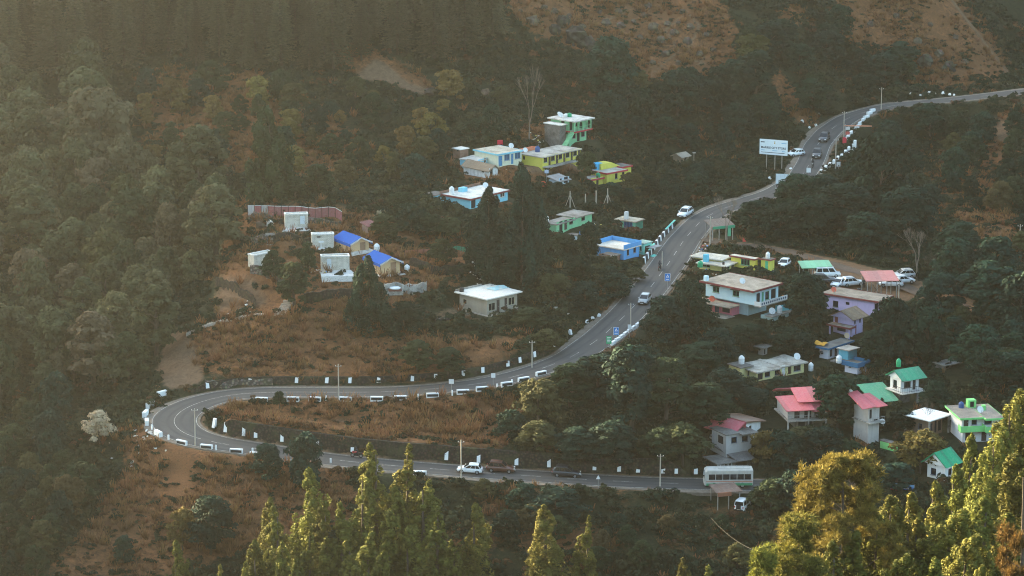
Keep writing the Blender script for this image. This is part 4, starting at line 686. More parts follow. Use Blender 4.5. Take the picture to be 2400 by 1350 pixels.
# red metal roofs
h = House('red_roof_house', 'redhouse', 'house on piers with a broad coral red metal roof and balcony'); z2 = h.h * .5; GW = paint((.50, .46, .42), .5)
h.block(.4, .8, z2, h.b - 1.4, h.a - 1.2, h.h - z2 - .2, GW, W_('R', (.2,.36,0,1.5,'d'), (.5,.72,0,1.5,'v'), (.8,.94,.3,1.3,'w')), DARKD, DARKD, sink=.1); h.block(2.0, 1.2, 0, h.b - 4.0, h.a - 2.0, z2 - .15, CONC_D, W_('R', (.1,.5,.1,1.6,'v'), (.6,.9,.1,1.6,'v'))); h.slab(0, h.b - .4, -.7, h.a, z2 - .16, .16, CONC, None, 'balcony_floor'); h.rail(.1, h.b - .6, -.6, -.6, z2, STEEL, .8)
for xx in (.1, h.b * .5, h.b - .6): h.post(xx, -.5, -1.0, h.h - .3, CONC, .11)
n = 7; e1 = h.a * .5
h.sheets((-.3, -1.0, h.h - .15), (h.b * .62, -1.0, h.h - .15), (h.b * .62, e1, h.h + 1.1), (-.9, e1, h.h + 1.1), S_RED, n); h.sheets((h.b * .58, -.9, h.h - .45), (h.b + .1, -.9, h.h - .45), (h.b + .1, 1.6, h.h + .3), (h.b * .58, 1.6, h.h + .3), S_RED, 4, 'porch_roof'); h.sheets((h.b * .3, .6, h.h + .75), (h.b + .1, .6, h.h + .75), (h.b + .1, e1 + 1.6, h.h + 1.9), (h.b * .3, e1 + 1.6, h.h + 1.9), S_RED, 6, 'upper_roof'); h.sheets((-.2, e1 + 3.6, h.h + 1.0), (-.2, e1 + 1.6, h.h + 1.9), (h.b + .1, e1 + 1.6, h.h + 1.9), (h.b + .1, e1 + 3.6, h.h + 1.0), S_RED, 5, 'rear_roof')
h = House('stair_tower', 'redsmall', 'narrow concrete stair tower under two small coral red roofs', 'tower'); h.block(.2, .2, 0, h.b - .4, h.a - .4, h.h - .2, paint((.46, .42, .38), .5), W_('R', (.1,.32,h.h - 2.2,h.h - .7,'v'), (.5,.9,h.h - 3.2,h.h - 2.4,'v'))); h.slab(-.2, h.b + .2, -.8, h.a, h.h * .52, .14, CONC, None, 'landing'); h.rail(-.1, h.b + .1, -.7, -.7, h.h * .54, STEEL, .8)
h.sheets((-1.4, -.3, h.h - .2), (h.b * .55, -.3, h.h - .2), (h.b * .55, h.a + .6, h.h + 1.2), (-.6, h.a + .6, h.h + 1.2), S_RED, 3); h.sheets((h.b * .5, -.4, h.h - .3), (h.b + .9, -.4, h.h - .3), (h.b + .7, h.a, h.h + .7), (h.b * .5, h.a, h.h + .7), S_RED, 3, 'side_roof'); tank(h.at(.3, h.a + .9, h.h + .2), TANK_W, .5, 1.5, 'white tank behind the stair tower')
dish(h.at(h.b, -.6, h.h * .4), .3, WHF, .45, 'white dish on the stair tower')
h = House('green_sheet_shed', 'greensheet', 'low shed under one broad green metal roof', 'shed'); h.block(.4, .6, 0, h.b - .8, h.a - 1.0, h.h - .1, CONC_D, W_('R', (.2,.7,.1,1.1,'v'))); h.sheets((-.2, -.4, h.h - .1), (h.b + .2, -.4, h.h - .1), (h.b + .2, h.a + .6, h.h + 1.4), (-.6, h.a + .6, h.h + 1.4), S_GRN, 6)
h = House('stilt_house', 'stilt', 'small white house with green metal roof raised on a pier'); z2 = h.h * .47
h.block(.2, .9, z2, h.b - .4, h.a - 1.0, h.h - z2 - .1, WHT, W_('R', (.18,.55,.5,1.5,'w'), (.66,.84,0,1.6,'d')) + W_('L', (.28,.62,.3,1.6,'w')), DARKD, DARKD, sink=.1); h.slab(-.4, h.b + .5, -.3, h.a + .3, z2 - .2, .2, CONC_W, None, 'floor_slab'); h.rail(-.3, h.b + .4, -.2, -.2, z2, DARKD, .85); h.rail(-.3, -.3, -.2, h.a * .6, z2, DARKD, .85); h.gable(-.4, h.b + .5, -.3, h.a + .5, h.h - .15, 1.3, S_GRN, 'x', 6, WHT)
h.post(h.b * .8, .3, -1.5, z2 - .2, CONC, .2); h.post(.3, h.a * .9, -1.5, z2 - .2, CONC, .2); h.block(.4, h.a * .35, 0, h.b * .5, h.a * .6, z2 - .25, CONC_D); tank(h.at(h.b * .55, h.a + .4, h.h + .9), TANK_G, .5, 1.5, 'green tank above the small white house on a pier')
h = House('white_slab_house', 'whiteflat', 'brick house under a plain white overhanging flat roof'); h.block(1.2, 1.2, 0, h.b - 2.2, h.a - 2.2, h.h - .3, paint((.20, .135, .095), .5), W_('R', (.1,.3,.3,1.8,'w'), (.45,.6,0,2.0,'v'), (.7,.94,.2,1.9,'v')) + W_('L', (.4,.62,.6,1.6,'w')), NAVY); h.slab(0, h.b, 0, h.a, h.h - .3, .16, concrete((.72, .71, .68), (.55, .53, .50), .5, .85)); h.post(.4, .4, -.6, h.h - .3, CONC, .12); h.post(h.b - .4, .4, -.6, h.h - .3, CONC, .12); h.post(.4, h.a - .4, -.6, h.h - .3, CONC, .12)
h = House('lime_edged_house', 'lime', 'white two-storey house banded in bright lime green'); z2 = h.h * .52; LM = paint((.70, .69, .70), .25)
h.block(.6, .9, z2, h.b - .9, h.a - 1.2, h.h - z2 - .3, LM, W_('R', (.05,.18,0,1.5,'d'), (.26,.4,.6,1.4,'w'), (.6,.8,.6,1.4,'w')), NAVY, DARKD, sink=.1); h.block(.9, 1.2, 0, h.b - 1.4, h.a - 1.6, z2 - .2, LM, W_('R', (.08,.3,.2,1.6,'v'), (.55,.7,0,1.7,'d')), NAVY, DARKD); h.slab(0, h.b * .55, 0, h.a, h.h - .3, .22, concrete((.27, .235, .20), (.12, .105, .09), .4, .68), LIME); h.slab(h.b * .55 + .06, h.b, -.8, h.a, h.h - .32, .22, concrete((.27, .235, .20), (.12, .105, .09), .4, .68), LIME, 'front_roof')
h.slab(0, h.b, -.5, .9, z2 - .2, .16, CONC, None, 'balcony_floor'); h.parapet(0, h.b * .55, -.55, .88, z2 - .15, .95, LIME, .12, 'FL'); h.parapet(h.b * .55 + .01, h.b, -1.3, .88, z2 - .17, .95, LIME, .12, 'FLR'); h.block(h.b * .45, h.a * .75, h.h - .1, 1.3, 1.2, 1.2, LIME, W_('R', (.25,.75,.1,1.0,'v')), sink=0, name='stair_head'); h.post(h.b * .74, h.a * .55, h.h - .1, h.h + .7, LIME, .28); tank(h.at(h.b * .3, h.a * .78, h.h - .08), TANK_B, .55, 1.1, 'dark blue tank on the lime-edged house'); dish(h.at(h.b * .58, h.a * .25, h.h - .08), .4, WHF, .55, 'white dish on the lime-edged house')
h = House('rust_roof_house', 'rust', 'white house with one coral red and one rusty brown sheet roof'); h.block(.4, .4, 0, h.b - .8, h.a - .8, h.h - .05, WHT, W_('R', (.3,.45,.1,.8,'v')), DARKD); h.sheets((h.b + .2, -.3, h.h - .15), (h.b + .2, h.a + .2, h.h - .05), (-.1, h.a + .2, h.h + .9), (-.1, -.3, h.h + .7), S_RUST, 6); h.sheets((-.4, -.4, h.h - .15), (-.14, -.4, h.h + .75), (-.14, h.a + .3, h.h + .95), (-.5, h.a + .3, h.h + .05), S_RED, 3, 'red_roof'); h.sheets((-3.4, h.a + .4, h.h - .6), (-3.4, -.4, h.h - .9), (-.45, -.4, h.h + .66), (-.45, h.a + .4, h.h + .86), S_RED, 6, 'red_roof')
h = House('grey_lower_house', 'greylow', 'grey unpainted house with dark window bays above the bus shed'); h.block(.1, .2, 0, h.b - .2, h.a - .3, h.h, paint((.44, .42, .40), .5), W_('R', (.2,.42,.5,1.5,'w'), (.62,.85,.5,1.4,'w')) + W_('L', (.4,.8,.2,1.5,'v')), NAVY); h.slab(h.b * .5, h.b + .6, -.8, h.a, h.h, .16, CONC_D, None, 'sunshade_roof'); h.slab(-.2, h.b * .48, -.2, h.a + .2, h.h + .15, .16, CONC_D)
h = House('bus_shed', 'leanto', 'low grey lean-to with a corrugated grey roof behind the parked bus', 'shed'); h.block(.2, .3, 0, h.b - .4, h.a - .5, h.h - .1, CONC_D, W_('R', (.1,.45,.2,1.0,'w'), (.55,.9,0,1.1,'v'))); h.slab(-.3, h.b * .56, -.6, h.a, h.h - .1, .16, concrete((.22, .20, .175), (.11, .10, .09))); h.sheets((h.b * .54, -.5, h.h), (h.b + .2, -.5, h.h), (h.b + .2, h.a + 1.6, h.h + 1.5), (h.b * .3, h.a + 1.6, h.h + 1.5), metal_sheet((.13, .125, .12), .3), 5, 'lean_to_roof')
h = House('lime_shed', 'greenbox', 'small bright green shed with a grey slab roof beside the lane', 'shed'); h.block(.1, .1, 0, h.b - .2, h.a - .2, h.h - .15, LIME); h.slab(0, h.b, 0, h.a, h.h - .15, .14, CONC_D)
h = House('green_gable_house', 'greengab', 'white house under a bright green hipped roof behind the golden tree'); h.block(.3, .3, 0, h.b - .6, h.a - .6, h.h - .1, WHT, W_('R', (.3,.6,.5,1.6,'w')) + W_('L', (.2,.5,.4,1.5,'w')), NAVY); h.gable(-.4, h.b + .4, -.4, h.a + .4, h.h - .15, 1.9, metal_sheet((.015, .36, .16), .05), 'x', 7, WHT)
h = House('broken_slab_house', 'ruinslab', 'half-hidden ruin with a tilted pale slab among dark trees', 'ruin'); h.block(.4, .4, 0, h.b * .4, h.a - .6, h.h - .2, CONC_D, W_('R', (.2,.7,.1,1.0,'v'))); o = h.slab(0, h.b, 0, h.a, h.h - .2, .14, CONC); o.rotation_euler = (R(3), R(4), 0)
h = House('grey_outhouse', 'smallgrey', 'tiny grey outhouse with an overhanging slab in the trees', 'outhouse'); h.block(.6, .6, 0, h.b - 1.2, h.a - 1.2, h.h - .2, paint((.22, .20, .18), .6), W_('R', (.2,.6,0,1.2,'v'))); h.slab(0, h.b, 0, h.a, h.h - .2, .16, CONC_D)
h = House('stone_hut', 'hut', 'small stone hut with a pitched slab roof on the slope below the spur', 'hut'); h.block(.4, .4, 0, h.b - .8, h.a - .8, h.h - .3, paint((.26, .20, .14), .6), W_('R', (.4,.7,.2,1.3,'v'))); h.gable(0, h.b, 0, h.a, h.h - .35, .7, metal_sheet((.34, .29, .22), .5), 'x', 4, paint((.26, .20, .14), .6))
# open shelters
def shelter(key, name, label, mat, rise, posts, sign=None):
    h = House(name, key, label, 'shelter')
    for i in range(posts):
        xx = .2 + (h.b - .4) * i / (posts - 1); h.post(xx, .2, -.6, h.h - .12, STEEL, .06); h.post(xx, h.a - .2, -.6, h.h + rise - .15, STEEL, .06)
    m = MB()
    for i in range(posts): xx = .2 + (h.b - .4) * i / (posts - 1); m.tube([(xx, .2, h.h - .1), (xx, h.a - .2, h.h + rise - .12)], .05, 4)
    m.build('rafters', STEEL, h.root); h.sheets((-.1, -.2, h.h), (h.b + .1, -.2, h.h), (h.b + .1, h.a + .2, h.h + rise), (-.1, h.a + .2, h.h + rise), mat, max(int(h.b / .9), 3)); return h
shelter('grnshel', 'parking_shelter', 'open car shelter with a green corrugated roof in the car park', metal_sheet((.13, .42, .24), .2), .5, 4)
h = shelter('redshel', 'parking_shelter', 'open car shelter with a faded red roof on dark posts', metal_sheet((.42, .13, .12), .25), .7, 4); MB().tube([(.2, .2, .2), (h.b * .5, .2, h.h * .8)], .05, 4).tube([(h.b * .5, .2, .2), (h.b * .2, .2, h.h * .8)], .05, 4).build('brace', DARKD, h.root)
h = shelter('busstop', 'roadside_shelter', 'dark roadside shelter with a green sign board along its front', metal_sheet((.12, .085, .06), .6), .8, 4); MB().box(.1, h.b, -.35, -.27, h.h - .35, h.h + .15).build('sign_board', paint((.05, .30, .16), .3), h.root); MB().box(h.b * .68, h.b * .82, -.34, -.26, h.h - 1.9, h.h - .4).build('side_sign', paint((.12, .42, .24), .3), h.root)
h = shelter('carport', 'carport', 'bare timber carport frame with rusty beam below the bus', metal_sheet((.10, .06, .045), .5), .15, 3); MB().box(.0, h.b * .55, -.5, -.35, h.h - .5, h.h + .1).build('beam', paint((.30, .12, .07), .4), h.root)
# ------------------------------------------------------------ vehicles and people
def loft(mb, st, c=.08):
    """body from stations (x, half width, z0, z1) with chamfered edges"""
    v = []; n = 8
    for x, w_, z0, z1 in st:
        k = min(c, (z1 - z0) * .4, w_ * .4); v += [(x, -w_ + k, z0), (x, w_ - k, z0), (x, w_, z0 + k), (x, w_, z1 - k), (x, w_ - k, z1), (x, -w_ + k, z1), (x, -w_, z1 - k), (x, -w_, z0 + k)]
    f = [tuple(range(n))[::-1], tuple((len(st) - 1) * n + i for i in range(n))]
    for i in range(len(st) - 1):
        for k in range(n): f.append((i * n + k, i * n + (k + 1) % n, (i + 1) * n + (k + 1) % n, (i + 1) * n + k))
    return mb.add(v, [tuple(q) for q in f])
LAMP, TAIL, CHROME, PLATE = gloss((.75, .75, .72), .15, .6), gloss((.35, .01, .01), .3, .5), gloss((.5, .5, .5), .2, .6, .9), gloss((.7, .7, .66), .5, .3)
def wheel(parent, x, y, r, wd, rimc=RIM):
    e = MB(); n = 18; pr = [(r * .62, -wd / 2), (r * .94, -wd / 2), (r, -wd * .36), (r, wd * .36), (r * .94, wd / 2), (r * .62, wd / 2)]; v = []; f = []
    for k in range(n):
        a = 2 * math.pi * k / n; v += [(x + q * math.cos(a), y + yy, r + q * math.sin(a)) for q, yy in pr]
    m = len(pr)
    for k in range(n):
        for j in range(m): f.append((k * m + j, k * m + (j + 1) % m, ((k + 1) % n) * m + (j + 1) % m, ((k + 1) % n) * m + j))
    w_ = e.add(v, f).build('wheel', TYRE, parent); d = MB(); v = [(x, y + s * wd * .42, r) for s in (-1, 1)]
    for s in (0, 1):
        for k in range(n): a = 2 * math.pi * k / n; v.append((x + r * .64 * math.cos(a), y + (s * 2 - 1) * wd * .36, r + r * .64 * math.sin(a)))
    d.add(v, [(s, 2 + s * n + k, 2 + s * n + (k + 1) % n) for s in (0, 1) for k in range(n)]).build('rim', rimc, w_); return w_
def car(p, rz, kind, c, label, slope=0, group=None):
    """car pointing along +x; kind gives length, width, height and the shape of the cabin"""
    L_, W, H, bx, rx0, rx1, wx, hood = {'suv': (4.35, 1.82, 1.66, -2.04, -1.52, .12, 1.02, .98), 'hatch': (3.85, 1.70, 1.50, -1.80, -1.28, .08, 1.02, .92), 'van': (4.6, 1.75, 1.95, -2.2, -2.05, .95, 1.65, 1.05), 'jeep': (3.9, 1.66, 1.80, -1.85, -1.78, .2, .62, 1.02)}[kind]
    e = empty('car', p, rz); e.rotation_euler = (0, -slope, rz); body = gloss(c, .28, .5, 0, .6); h = L_ / 2; w_ = W / 2; dark = gloss((.03, .03, .032), .6, .3)
    loft(MB(), [(-h, w_ * .88, .42, .82), (-h + .12, w_ * .96, .30, hood - .02), (-h * .5, w_, .26, hood), (0, w_, .26, hood), (wx - .1, w_, .26, hood), (h * .72, w_ * .98, .27, hood - .07), (h - .14, w_ * .93, .32, hood - .2), (h, w_ * .82, .38, hood - .34)], .1).build('body', body, e, True)
    t = w_ * .80; b = w_ * .94; zb, zt = hood - .06, H
    V = [(bx, -b, zb), (wx, -b, zb), (wx, b, zb), (bx, b, zb), (rx0, -t, zt - .08), (rx1, -t, zt - .06), (rx1, t, zt - .06), (rx0, t, zt - .08)]
    MB().add(V, [(0, 1, 5, 4), (1, 2, 6, 5), (2, 3, 7, 6), (3, 0, 4, 7), (4, 5, 6, 7)]).build('cabin', body, e); loft(MB(), [(rx0 - .06, t * .8, zt - .1, zt - .04), (rx0 + .2, t * .98, zt - .1, zt), (rx1 - .3, t * .98, zt - .1, zt), (rx1 + .06, t * .8, zt - .1, zt - .03)], .03).build('roof', body, e)
    def lerp3(a, b_, k): return tuple(a[i] + (b_[i] - a[i]) * k for i in range(3))
    def pane(a, b_, c_, d, n, off, i0=.06, i1=.94, j0=.14, j1=.9):
        q = [lerp3(lerp3(a, b_, i), lerp3(d, c_, i), j) for i, j in ((i0, j0), (i1, j0), (i1, j1), (i0, j1))]; return MB().add([tuple(x[k] + off[k] for k in range(3)) for x in q], [(0, 1, 2, 3)]).build(n, GLASS, e)
    pane(V[1], V[2], V[6], V[5], 'windscreen', (.012, 0, .012)); pane(V[3], V[0], V[4], V[7], 'rear_window', (-.014, 0, .008), j0=.2)
    for s, (q0, q1, q2, q3) in ((-1, (V[0], V[1], V[5], V[4])), (1, (V[3], V[2], V[6], V[7]))):
        for i0, i1 in (((.05, .30), (.34, .62), (.66, .93)) if kind != 'jeep' else ((.06, .5), (.56, .92))): pane(q0, q1, q2, q3, 'side_window', (0, s * .014, .004), i0, i1, .14, .86)
        MB().box(wx - .32, wx - .18, s * (b + .02), s * (b + .2), hood + .02, hood + .16).build('mirror', body, e); MB().box(h - .16, h + .0, s * w_ * .5, s * w_ * .84, hood - .36, hood - .2).build('headlight', LAMP, e); MB().box(-h - .01, -h + .12, s * w_ * .7, s * w_ * .9, .72, hood - .06).build('tail_light', TAIL, e)
        for xx in (h * .62, -h * .62): wheel(e, xx, s * (w_ - .1), .34, .24)
    MB().box(h - .06, h + .08, -w_ * .8, w_ * .8, .32, .5).build('bumper', dark, e); MB().box(-h - .08, -h + .06, -w_ * .8, w_ * .8, .36, .54).build('bumper', dark, e); MB().box(h + .001, h + .03, -w_ * .45, w_ * .45, .52, .66).build('grille', dark, e); MB().box(h + .081, h + .1, -.24, .24, .37, .47).build('number_plate', PLATE, e); MB().box(-h - .1, -h - .081, -.24, .24, .5, .62).build('number_plate', PLATE, e)
    if kind in ('suv', 'van'):
        for s in (-1, 1): MB().tube([(rx0 + .1, s * t * .86, zt + .06), (rx1 - .2, s * t * .86, zt + .06)], .025, 5).build('roof_rail', dark, e)
    if kind == 'jeep': MB().box(-h - .26, -h - .06, -.34, .34, .62, 1.26).build('spare_wheel', TYRE, e)
    return tag(e, label, 'car' if kind != 'van' else 'van', group)
def skin_person(name, J, E, parent=None, mat=None):
    """one continuous body: joints with radii joined by a skin surface"""
    me_ = bpy.data.meshes.new(name); k = list(J); me_.from_pydata([J[i][:3] for i in k], [(k.index(a), k.index(b)) for a, b in E], []); me_.materials.append(mat); o = obj(name, me_, parent)
    md = o.modifiers.new('skin', 'SKIN'); sk = me_.skin_vertices[0].data
    for i, n in enumerate(k): sk[i].radius = (J[n][3], J[n][3]); sk[i].use_root = n == 'hip'
    o.modifiers.new('round', 'SUBSURF').levels = 1; o.modifiers['round'].render_levels = 1; return o
EDGES = [('hip', 'waist'), ('waist', 'chest'), ('chest', 'neck'), ('neck', 'head'), ('head', 'crown'), ('chest', 'sl'), ('sl', 'el'), ('el', 'wl'), ('wl', 'hl'), ('chest', 'sr'), ('sr', 'er'), ('er', 'wr'), ('wr', 'hr'), ('hip', 'tl'), ('tl', 'kl'), ('kl', 'al'), ('al', 'fl'), ('hip', 'tr'), ('tr', 'kr'), ('kr', 'ar'), ('ar', 'fr')]
def person(p, rz, pose, cloth, label, held=None):
    e = empty('person', p, rz); cm = paint(cloth, .2); J = {}
    if pose == 'stand':
        base = {'hip': (0, 0, .92, .14), 'waist': (0, 0, 1.06, .13), 'chest': (0, 0, 1.30, .15), 'neck': (.01, 0, 1.48, .06), 'head': (.02, 0, 1.60, .095), 'crown': (.01, 0, 1.70, .08), 's': (0, .18, 1.40, .075), 'e': (-.02, .24, 1.12, .05), 'w': (.05, .25, .88, .038), 'h': (.07, .25, .78, .035), 't': (0, .10, .82, .10), 'k': (.02, .11, .48, .065), 'a': (0, .11, .10, .05), 'f': (.14, .12, .04, .045)}
    else:
        base = {'hip': (-.22, 0, .84, .15), 'waist': (-.18, 0, .98, .13), 'chest': (-.08, 0, 1.22, .15), 'neck': (0, 0, 1.40, .06), 'head': (.04, 0, 1.52, .12), 'crown': (.03, 0, 1.64, .11), 's': (-.05, .19, 1.32, .075), 'e': (.16, .28, 1.10, .05), 'w': (.40, .28, 1.04, .04), 'h': (.48, .27, 1.03, .04), 't': (-.12, .14, .82, .10), 'k': (.20, .18, .66, .07), 'a': (.02, .17, .30, .05), 'f': (.14, .17, .25, .045)}
    for k, v in base.items():
        if k in 'sewhtkaf': J[k + 'l'] = v; J[k + 'r'] = (v[0], -v[1], v[2], v[3])
        else: J[k] = v
    skin_person('body', J, EDGES, e, cm); hx, hz_ = J['head'][0], J['head'][2]; sk = paint((.30, .17, .11), .1)
    if pose == 'stand':
        MB().lathe([(.05, 0), (.082, .05), (.078, .11), (.05, .15)], 10, (hx + .03, 0, hz_ - .1)).build('face', sk, e, True); MB().lathe([(.09, 0), (.105, .06), (.09, .12), (.04, .15)], 10, (hx - .01, 0, hz_ + .01)).build('hair', gloss((.012, .010, .009), .7, .2), e, True)
        for s in (-1, 1):
            for q in range(4): MB().tube([(.07, s * (.25 + (q - 1.5) * .017), .80), (.085, s * (.25 + (q - 1.5) * .019), .735), (.075, s * (.25 + (q - 1.5) * .018), .69 + .008 * abs(q - 1.5))], [.010, .009, .007], 5).build('finger', sk, e)
            MB().tube([(.09, s * .235, .80), (.12, s * .225, .76), (.125, s * .225, .725)], [.011, .010, .008], 5).build('thumb', sk, e)
    else: MB().lathe([(.10, 0), (.145, .05), (.15, .13), (.12, .21), (.05, .25)], 12, (hx - .01, 0, hz_ - .06)).build('helmet', gloss((.02, .02, .022), .25, .5), e, True)
    return tag(e, label, 'person')
def motorbike(p, rz, c, label, slope=0):
    e = empty('motorcycle', p, rz); e.rotation_euler = (0, -slope, rz); m = gloss(c, .3, .5, 0, .5); dark = gloss((.02, .02, .02), .5, .4)
    for x in (.66, -.64): wheel(e, x, 0, .31, .12)
    loft(MB(), [(-.2, .10, .72, .88), (.1, .16, .68, .98), (.38, .13, .74, .96)], .05).build('tank', m, e, True); loft(MB(), [(-.85, .09, .78, .86), (-.5, .14, .72, .84), (-.1, .12, .74, .84)], .04).build('seat', dark, e, True); loft(MB(), [(-.3, .12, .30, .68), (.05, .16, .24, .7), (.34, .11, .30, .6)], .05).build('engine', dark, e); loft(MB(), [(.42, .10, .62, .95), (.62, .13, .66, 1.02), (.74, .08, .74, .95)], .05).build('fairing', m, e, True)
    for s in (-1, 1): MB().tube([(.66, s * .09, .31), (.46, s * .08, 1.0)], .025, 5).build('fork', STEEL, e)
    MB().tube([(.40, -.34, 1.04), (.46, 0, 1.06), (.40, .34, 1.04)], .018, 5).build('handlebar', dark, e); MB().tube([(-.1, -.15, .34), (-.75, -.17, .42)], .04, 6).build('exhaust', CHROME, e); MB().box(-.98, -.9, -.09, .09, .7, .8).build('tail_light', TAIL, e); MB().box(.74, .79, -.08, .08, .82, .95).build('headlight', LAMP, e); return tag(e, label, 'motorcycle')
def road_spot(px, py):
    i = int(np.argmin((_rpx - px) ** 2 + ((_rpy - py) * 3) ** 2)); p = at_z(px, py, ROAD[i, 2] + .025); j = int(np.argmin(((ROAD[:, :2] - p[:2]) ** 2).sum(1))); p = at_z(px, py, ROAD[j, 2] + .025); t = rt[j]; sl = (ROAD[min(j + 2, NR - 1), 2] - ROAD[max(j - 2, 0), 2]) / 4.0; return p, t, sl
def on_road(fn, px, py, way, *a):
    p, t, sl = road_spot(px, py); return fn(p, math.atan2(t[1] * way, t[0] * way), *a, slope=math.atan(sl) * way)
WHITE_P, SILV, BLK, BRN = (.70, .71, .70), (.30, .30, .29), (.020, .021, .025), (.085, .026, .014)
on_road(car, 1606, 506, 1, 'suv', WHITE_P, 'white off-roader pulled up at the road edge above the mint-green house')
on_road(car, 1511, 709, 1, 'hatch', SILV, 'silver hatchback driving down between the blue road signs')
on_road(car, 1932, 329, 1, 'suv', BLK, 'black off-roader on the climbing road, beside the orange barrier pole')
on_road(car, 1915, 367, 1, 'suv', (.03, .03, .033), 'dark grey off-roader on the climbing road, beside the whitewashed stones and billboard')
on_road(car, 1101, 1108, -1, 'hatch', WHITE_P, 'white hatchback on the lower road behind a utility pole')
on_road(car, 1173, 1105, 1, 'suv', BRN, 'copper brown off-roader on the lower road')
on_road(car, 1327, 1116, 1, 'suv', BLK, 'black off-roader on the lower road')
for px, py, way, c, lab, rl in ((1905, 392, 1, BLK, 'dark motorcycle coming down the climbing road', 'rider in black on the motorcycle on the climbing road'), (1546, 632, -1, BLK, 'dark motorcycle at the road edge by the turquoise shop', 'rider in dark clothes on the motorcycle by the turquoise shop'), (836, 1072, -1, (.35, .01, .02), 'red motorcycle on the lower road beside the cypress tops', 'rider in dark clothes on the red motorcycle')):
    b_ = on_road(motorbike, px, py, way, c, lab); q = b_.location; person((q[0], q[1], q[2]), b_.rotation_euler[2], 'ride', (.02, .022, .03), rl)
def parked(px, py, deg, kind, c, label): g = ground(px, py); return car((g[0], g[1], gz(g[0], g[1]) + .05), R(deg), kind, c, label)
parked(1838, 626, 250, 'hatch', WHITE_P, 'white hatchback parked by the small yellow outbuilding')
parked(1939, 650, 5, 'van', WHITE_P, 'white van parked in front of the green car shelter'); parked(1930, 664, 10, 'suv', BLK, 'black off-roader parked before the white van'); parked(1966, 672, 235, 'hatch', WHITE_P, 'white hatchback parked nose-out beside the black off-roader'); parked(1996, 670, 20, 'suv', WHITE_P, 'white off-roader with dark rear parked between the two car shelters')
parked(2088, 672, 175, 'suv', WHITE_P, 'white off-roader parked under the edge of the red shelter'); parked(2118, 664, 10, 'hatch', WHITE_P, 'white hatchback parked behind the off-roader by the red shelter'); parked(2116, 652, 190, 'suv', (.5, .5, .49), 'pale grey off-roader parked behind the red shelter'); parked(1742, 1194, 65, 'jeep', WHITE_P, 'white boxy jeep parked beside the timber carport'); parked(1865, 366, 210, 'hatch', WHITE_P, 'white car parked at the road edge by the billboard')
for px, py, deg, lab in ((1630, 606, 30, 'motorcycle parked at the corner of the yellow roadside house'), (1642, 600, 50, 'motorcycle parked beside another on the roadside yard'), (2016, 690, 120, 'motorcycle parked by the red shelter'), (1990, 690, 100, 'motorcycle parked before the white off-roader in the car park')):
    g = ground(px, py); motorbike((g[0], g[1], g[2] + .03), R(deg), BLK, lab)
g = ground(2024, 676); person((g[0], g[1], g[2] + .02), R(250), 'stand', (.02, .022, .028), 'person in dark clothes standing beside the red shelter')
# bus
p, t, sl = road_spot(1706, 1139); e = empty('bus', p, math.atan2(-t[1], -t[0])); BW = paint((.48, .45, .40), .6, .6, 1.0); L_, w_ = 7.4, 1.12
loft(MB(), [(-L_ / 2, w_ * .96, .5, 2.75), (-L_ / 2 + .1, w_, .36, 2.85), (L_ / 2 - .5, w_, .36, 2.85), (L_ / 2 - .12, w_ * .98, .38, 2.6), (L_ / 2, w_ * .92, .45, 1.5)], .12).build('body', BW, e); MB().box(-L_ / 2 + .1, L_ / 2 - .3, -w_ - .012, w_ + .012, .42, .78).build('skirt_stripe', gloss((.06, .26, .12), .35, .4), e); MB().box(-L_ / 2 + .08, L_ / 2 - .28, -w_ - .008, w_ + .008, 1.0, 1.1).build('side_stripe', gloss((.40, .12, .06), .35, .4), e)
for s in (-1, 1):
    for i in range(6): x0 = -L_ / 2 + .35 + i * 1.08; MB().box(x0, x0 + .98, s * (w_ + .004), s * (w_ + .02), 1.35, 2.2).build('side_window', GLASS, e)
    for xx in (L_ / 2 - 1.5, -L_ / 2 + 1.6): wheel(e, xx, s * (w_ - .12), .44, .26)
    MB().box(L_ / 2 - .06, L_ / 2 + .03, s * .62, s * .92, .75, .98).build('headlight', LAMP, e); MB().tube([(L_ / 2 - .1, s * w_, 2.2), (L_ / 2 + .25, s * (w_ + .2), 2.1), (L_ / 2 + .25, s * (w_ + .2), 1.7)], .03, 4).build('mirror', BLACKP, e)
MB().add([(L_ / 2 + .012, -.95, 1.45), (L_ / 2 + .012, .95, 1.45), (L_ / 2 - .10, .95, 2.55), (L_ / 2 - .10, -.95, 2.55)], [(0, 1, 2, 3)]).build('windscreen', GLASS, e); rk = MB().tube([(-L_ / 2 + .5, -.8, 3.0), (1.6, -.8, 3.0), (1.6, .8, 3.0), (-L_ / 2 + .5, .8, 3.0), (-L_ / 2 + .5, -.8, 3.0)], .03, 4)
for i in range(6): rk.tube([(-L_ / 2 + .5 + i * .95, -.8, 3.0), (-L_ / 2 + .5 + i * .95, .8, 3.0)], .02, 4).tube([(-L_ / 2 + .5 + i * .95, -.8, 2.84), (-L_ / 2 + .5 + i * .95, -.8, 3.0)], .02, 4)
rk.build('roof_rack', STEEL, e); tag(e, 'cream minibus with dark windows and green lower band on the lower road', 'bus')
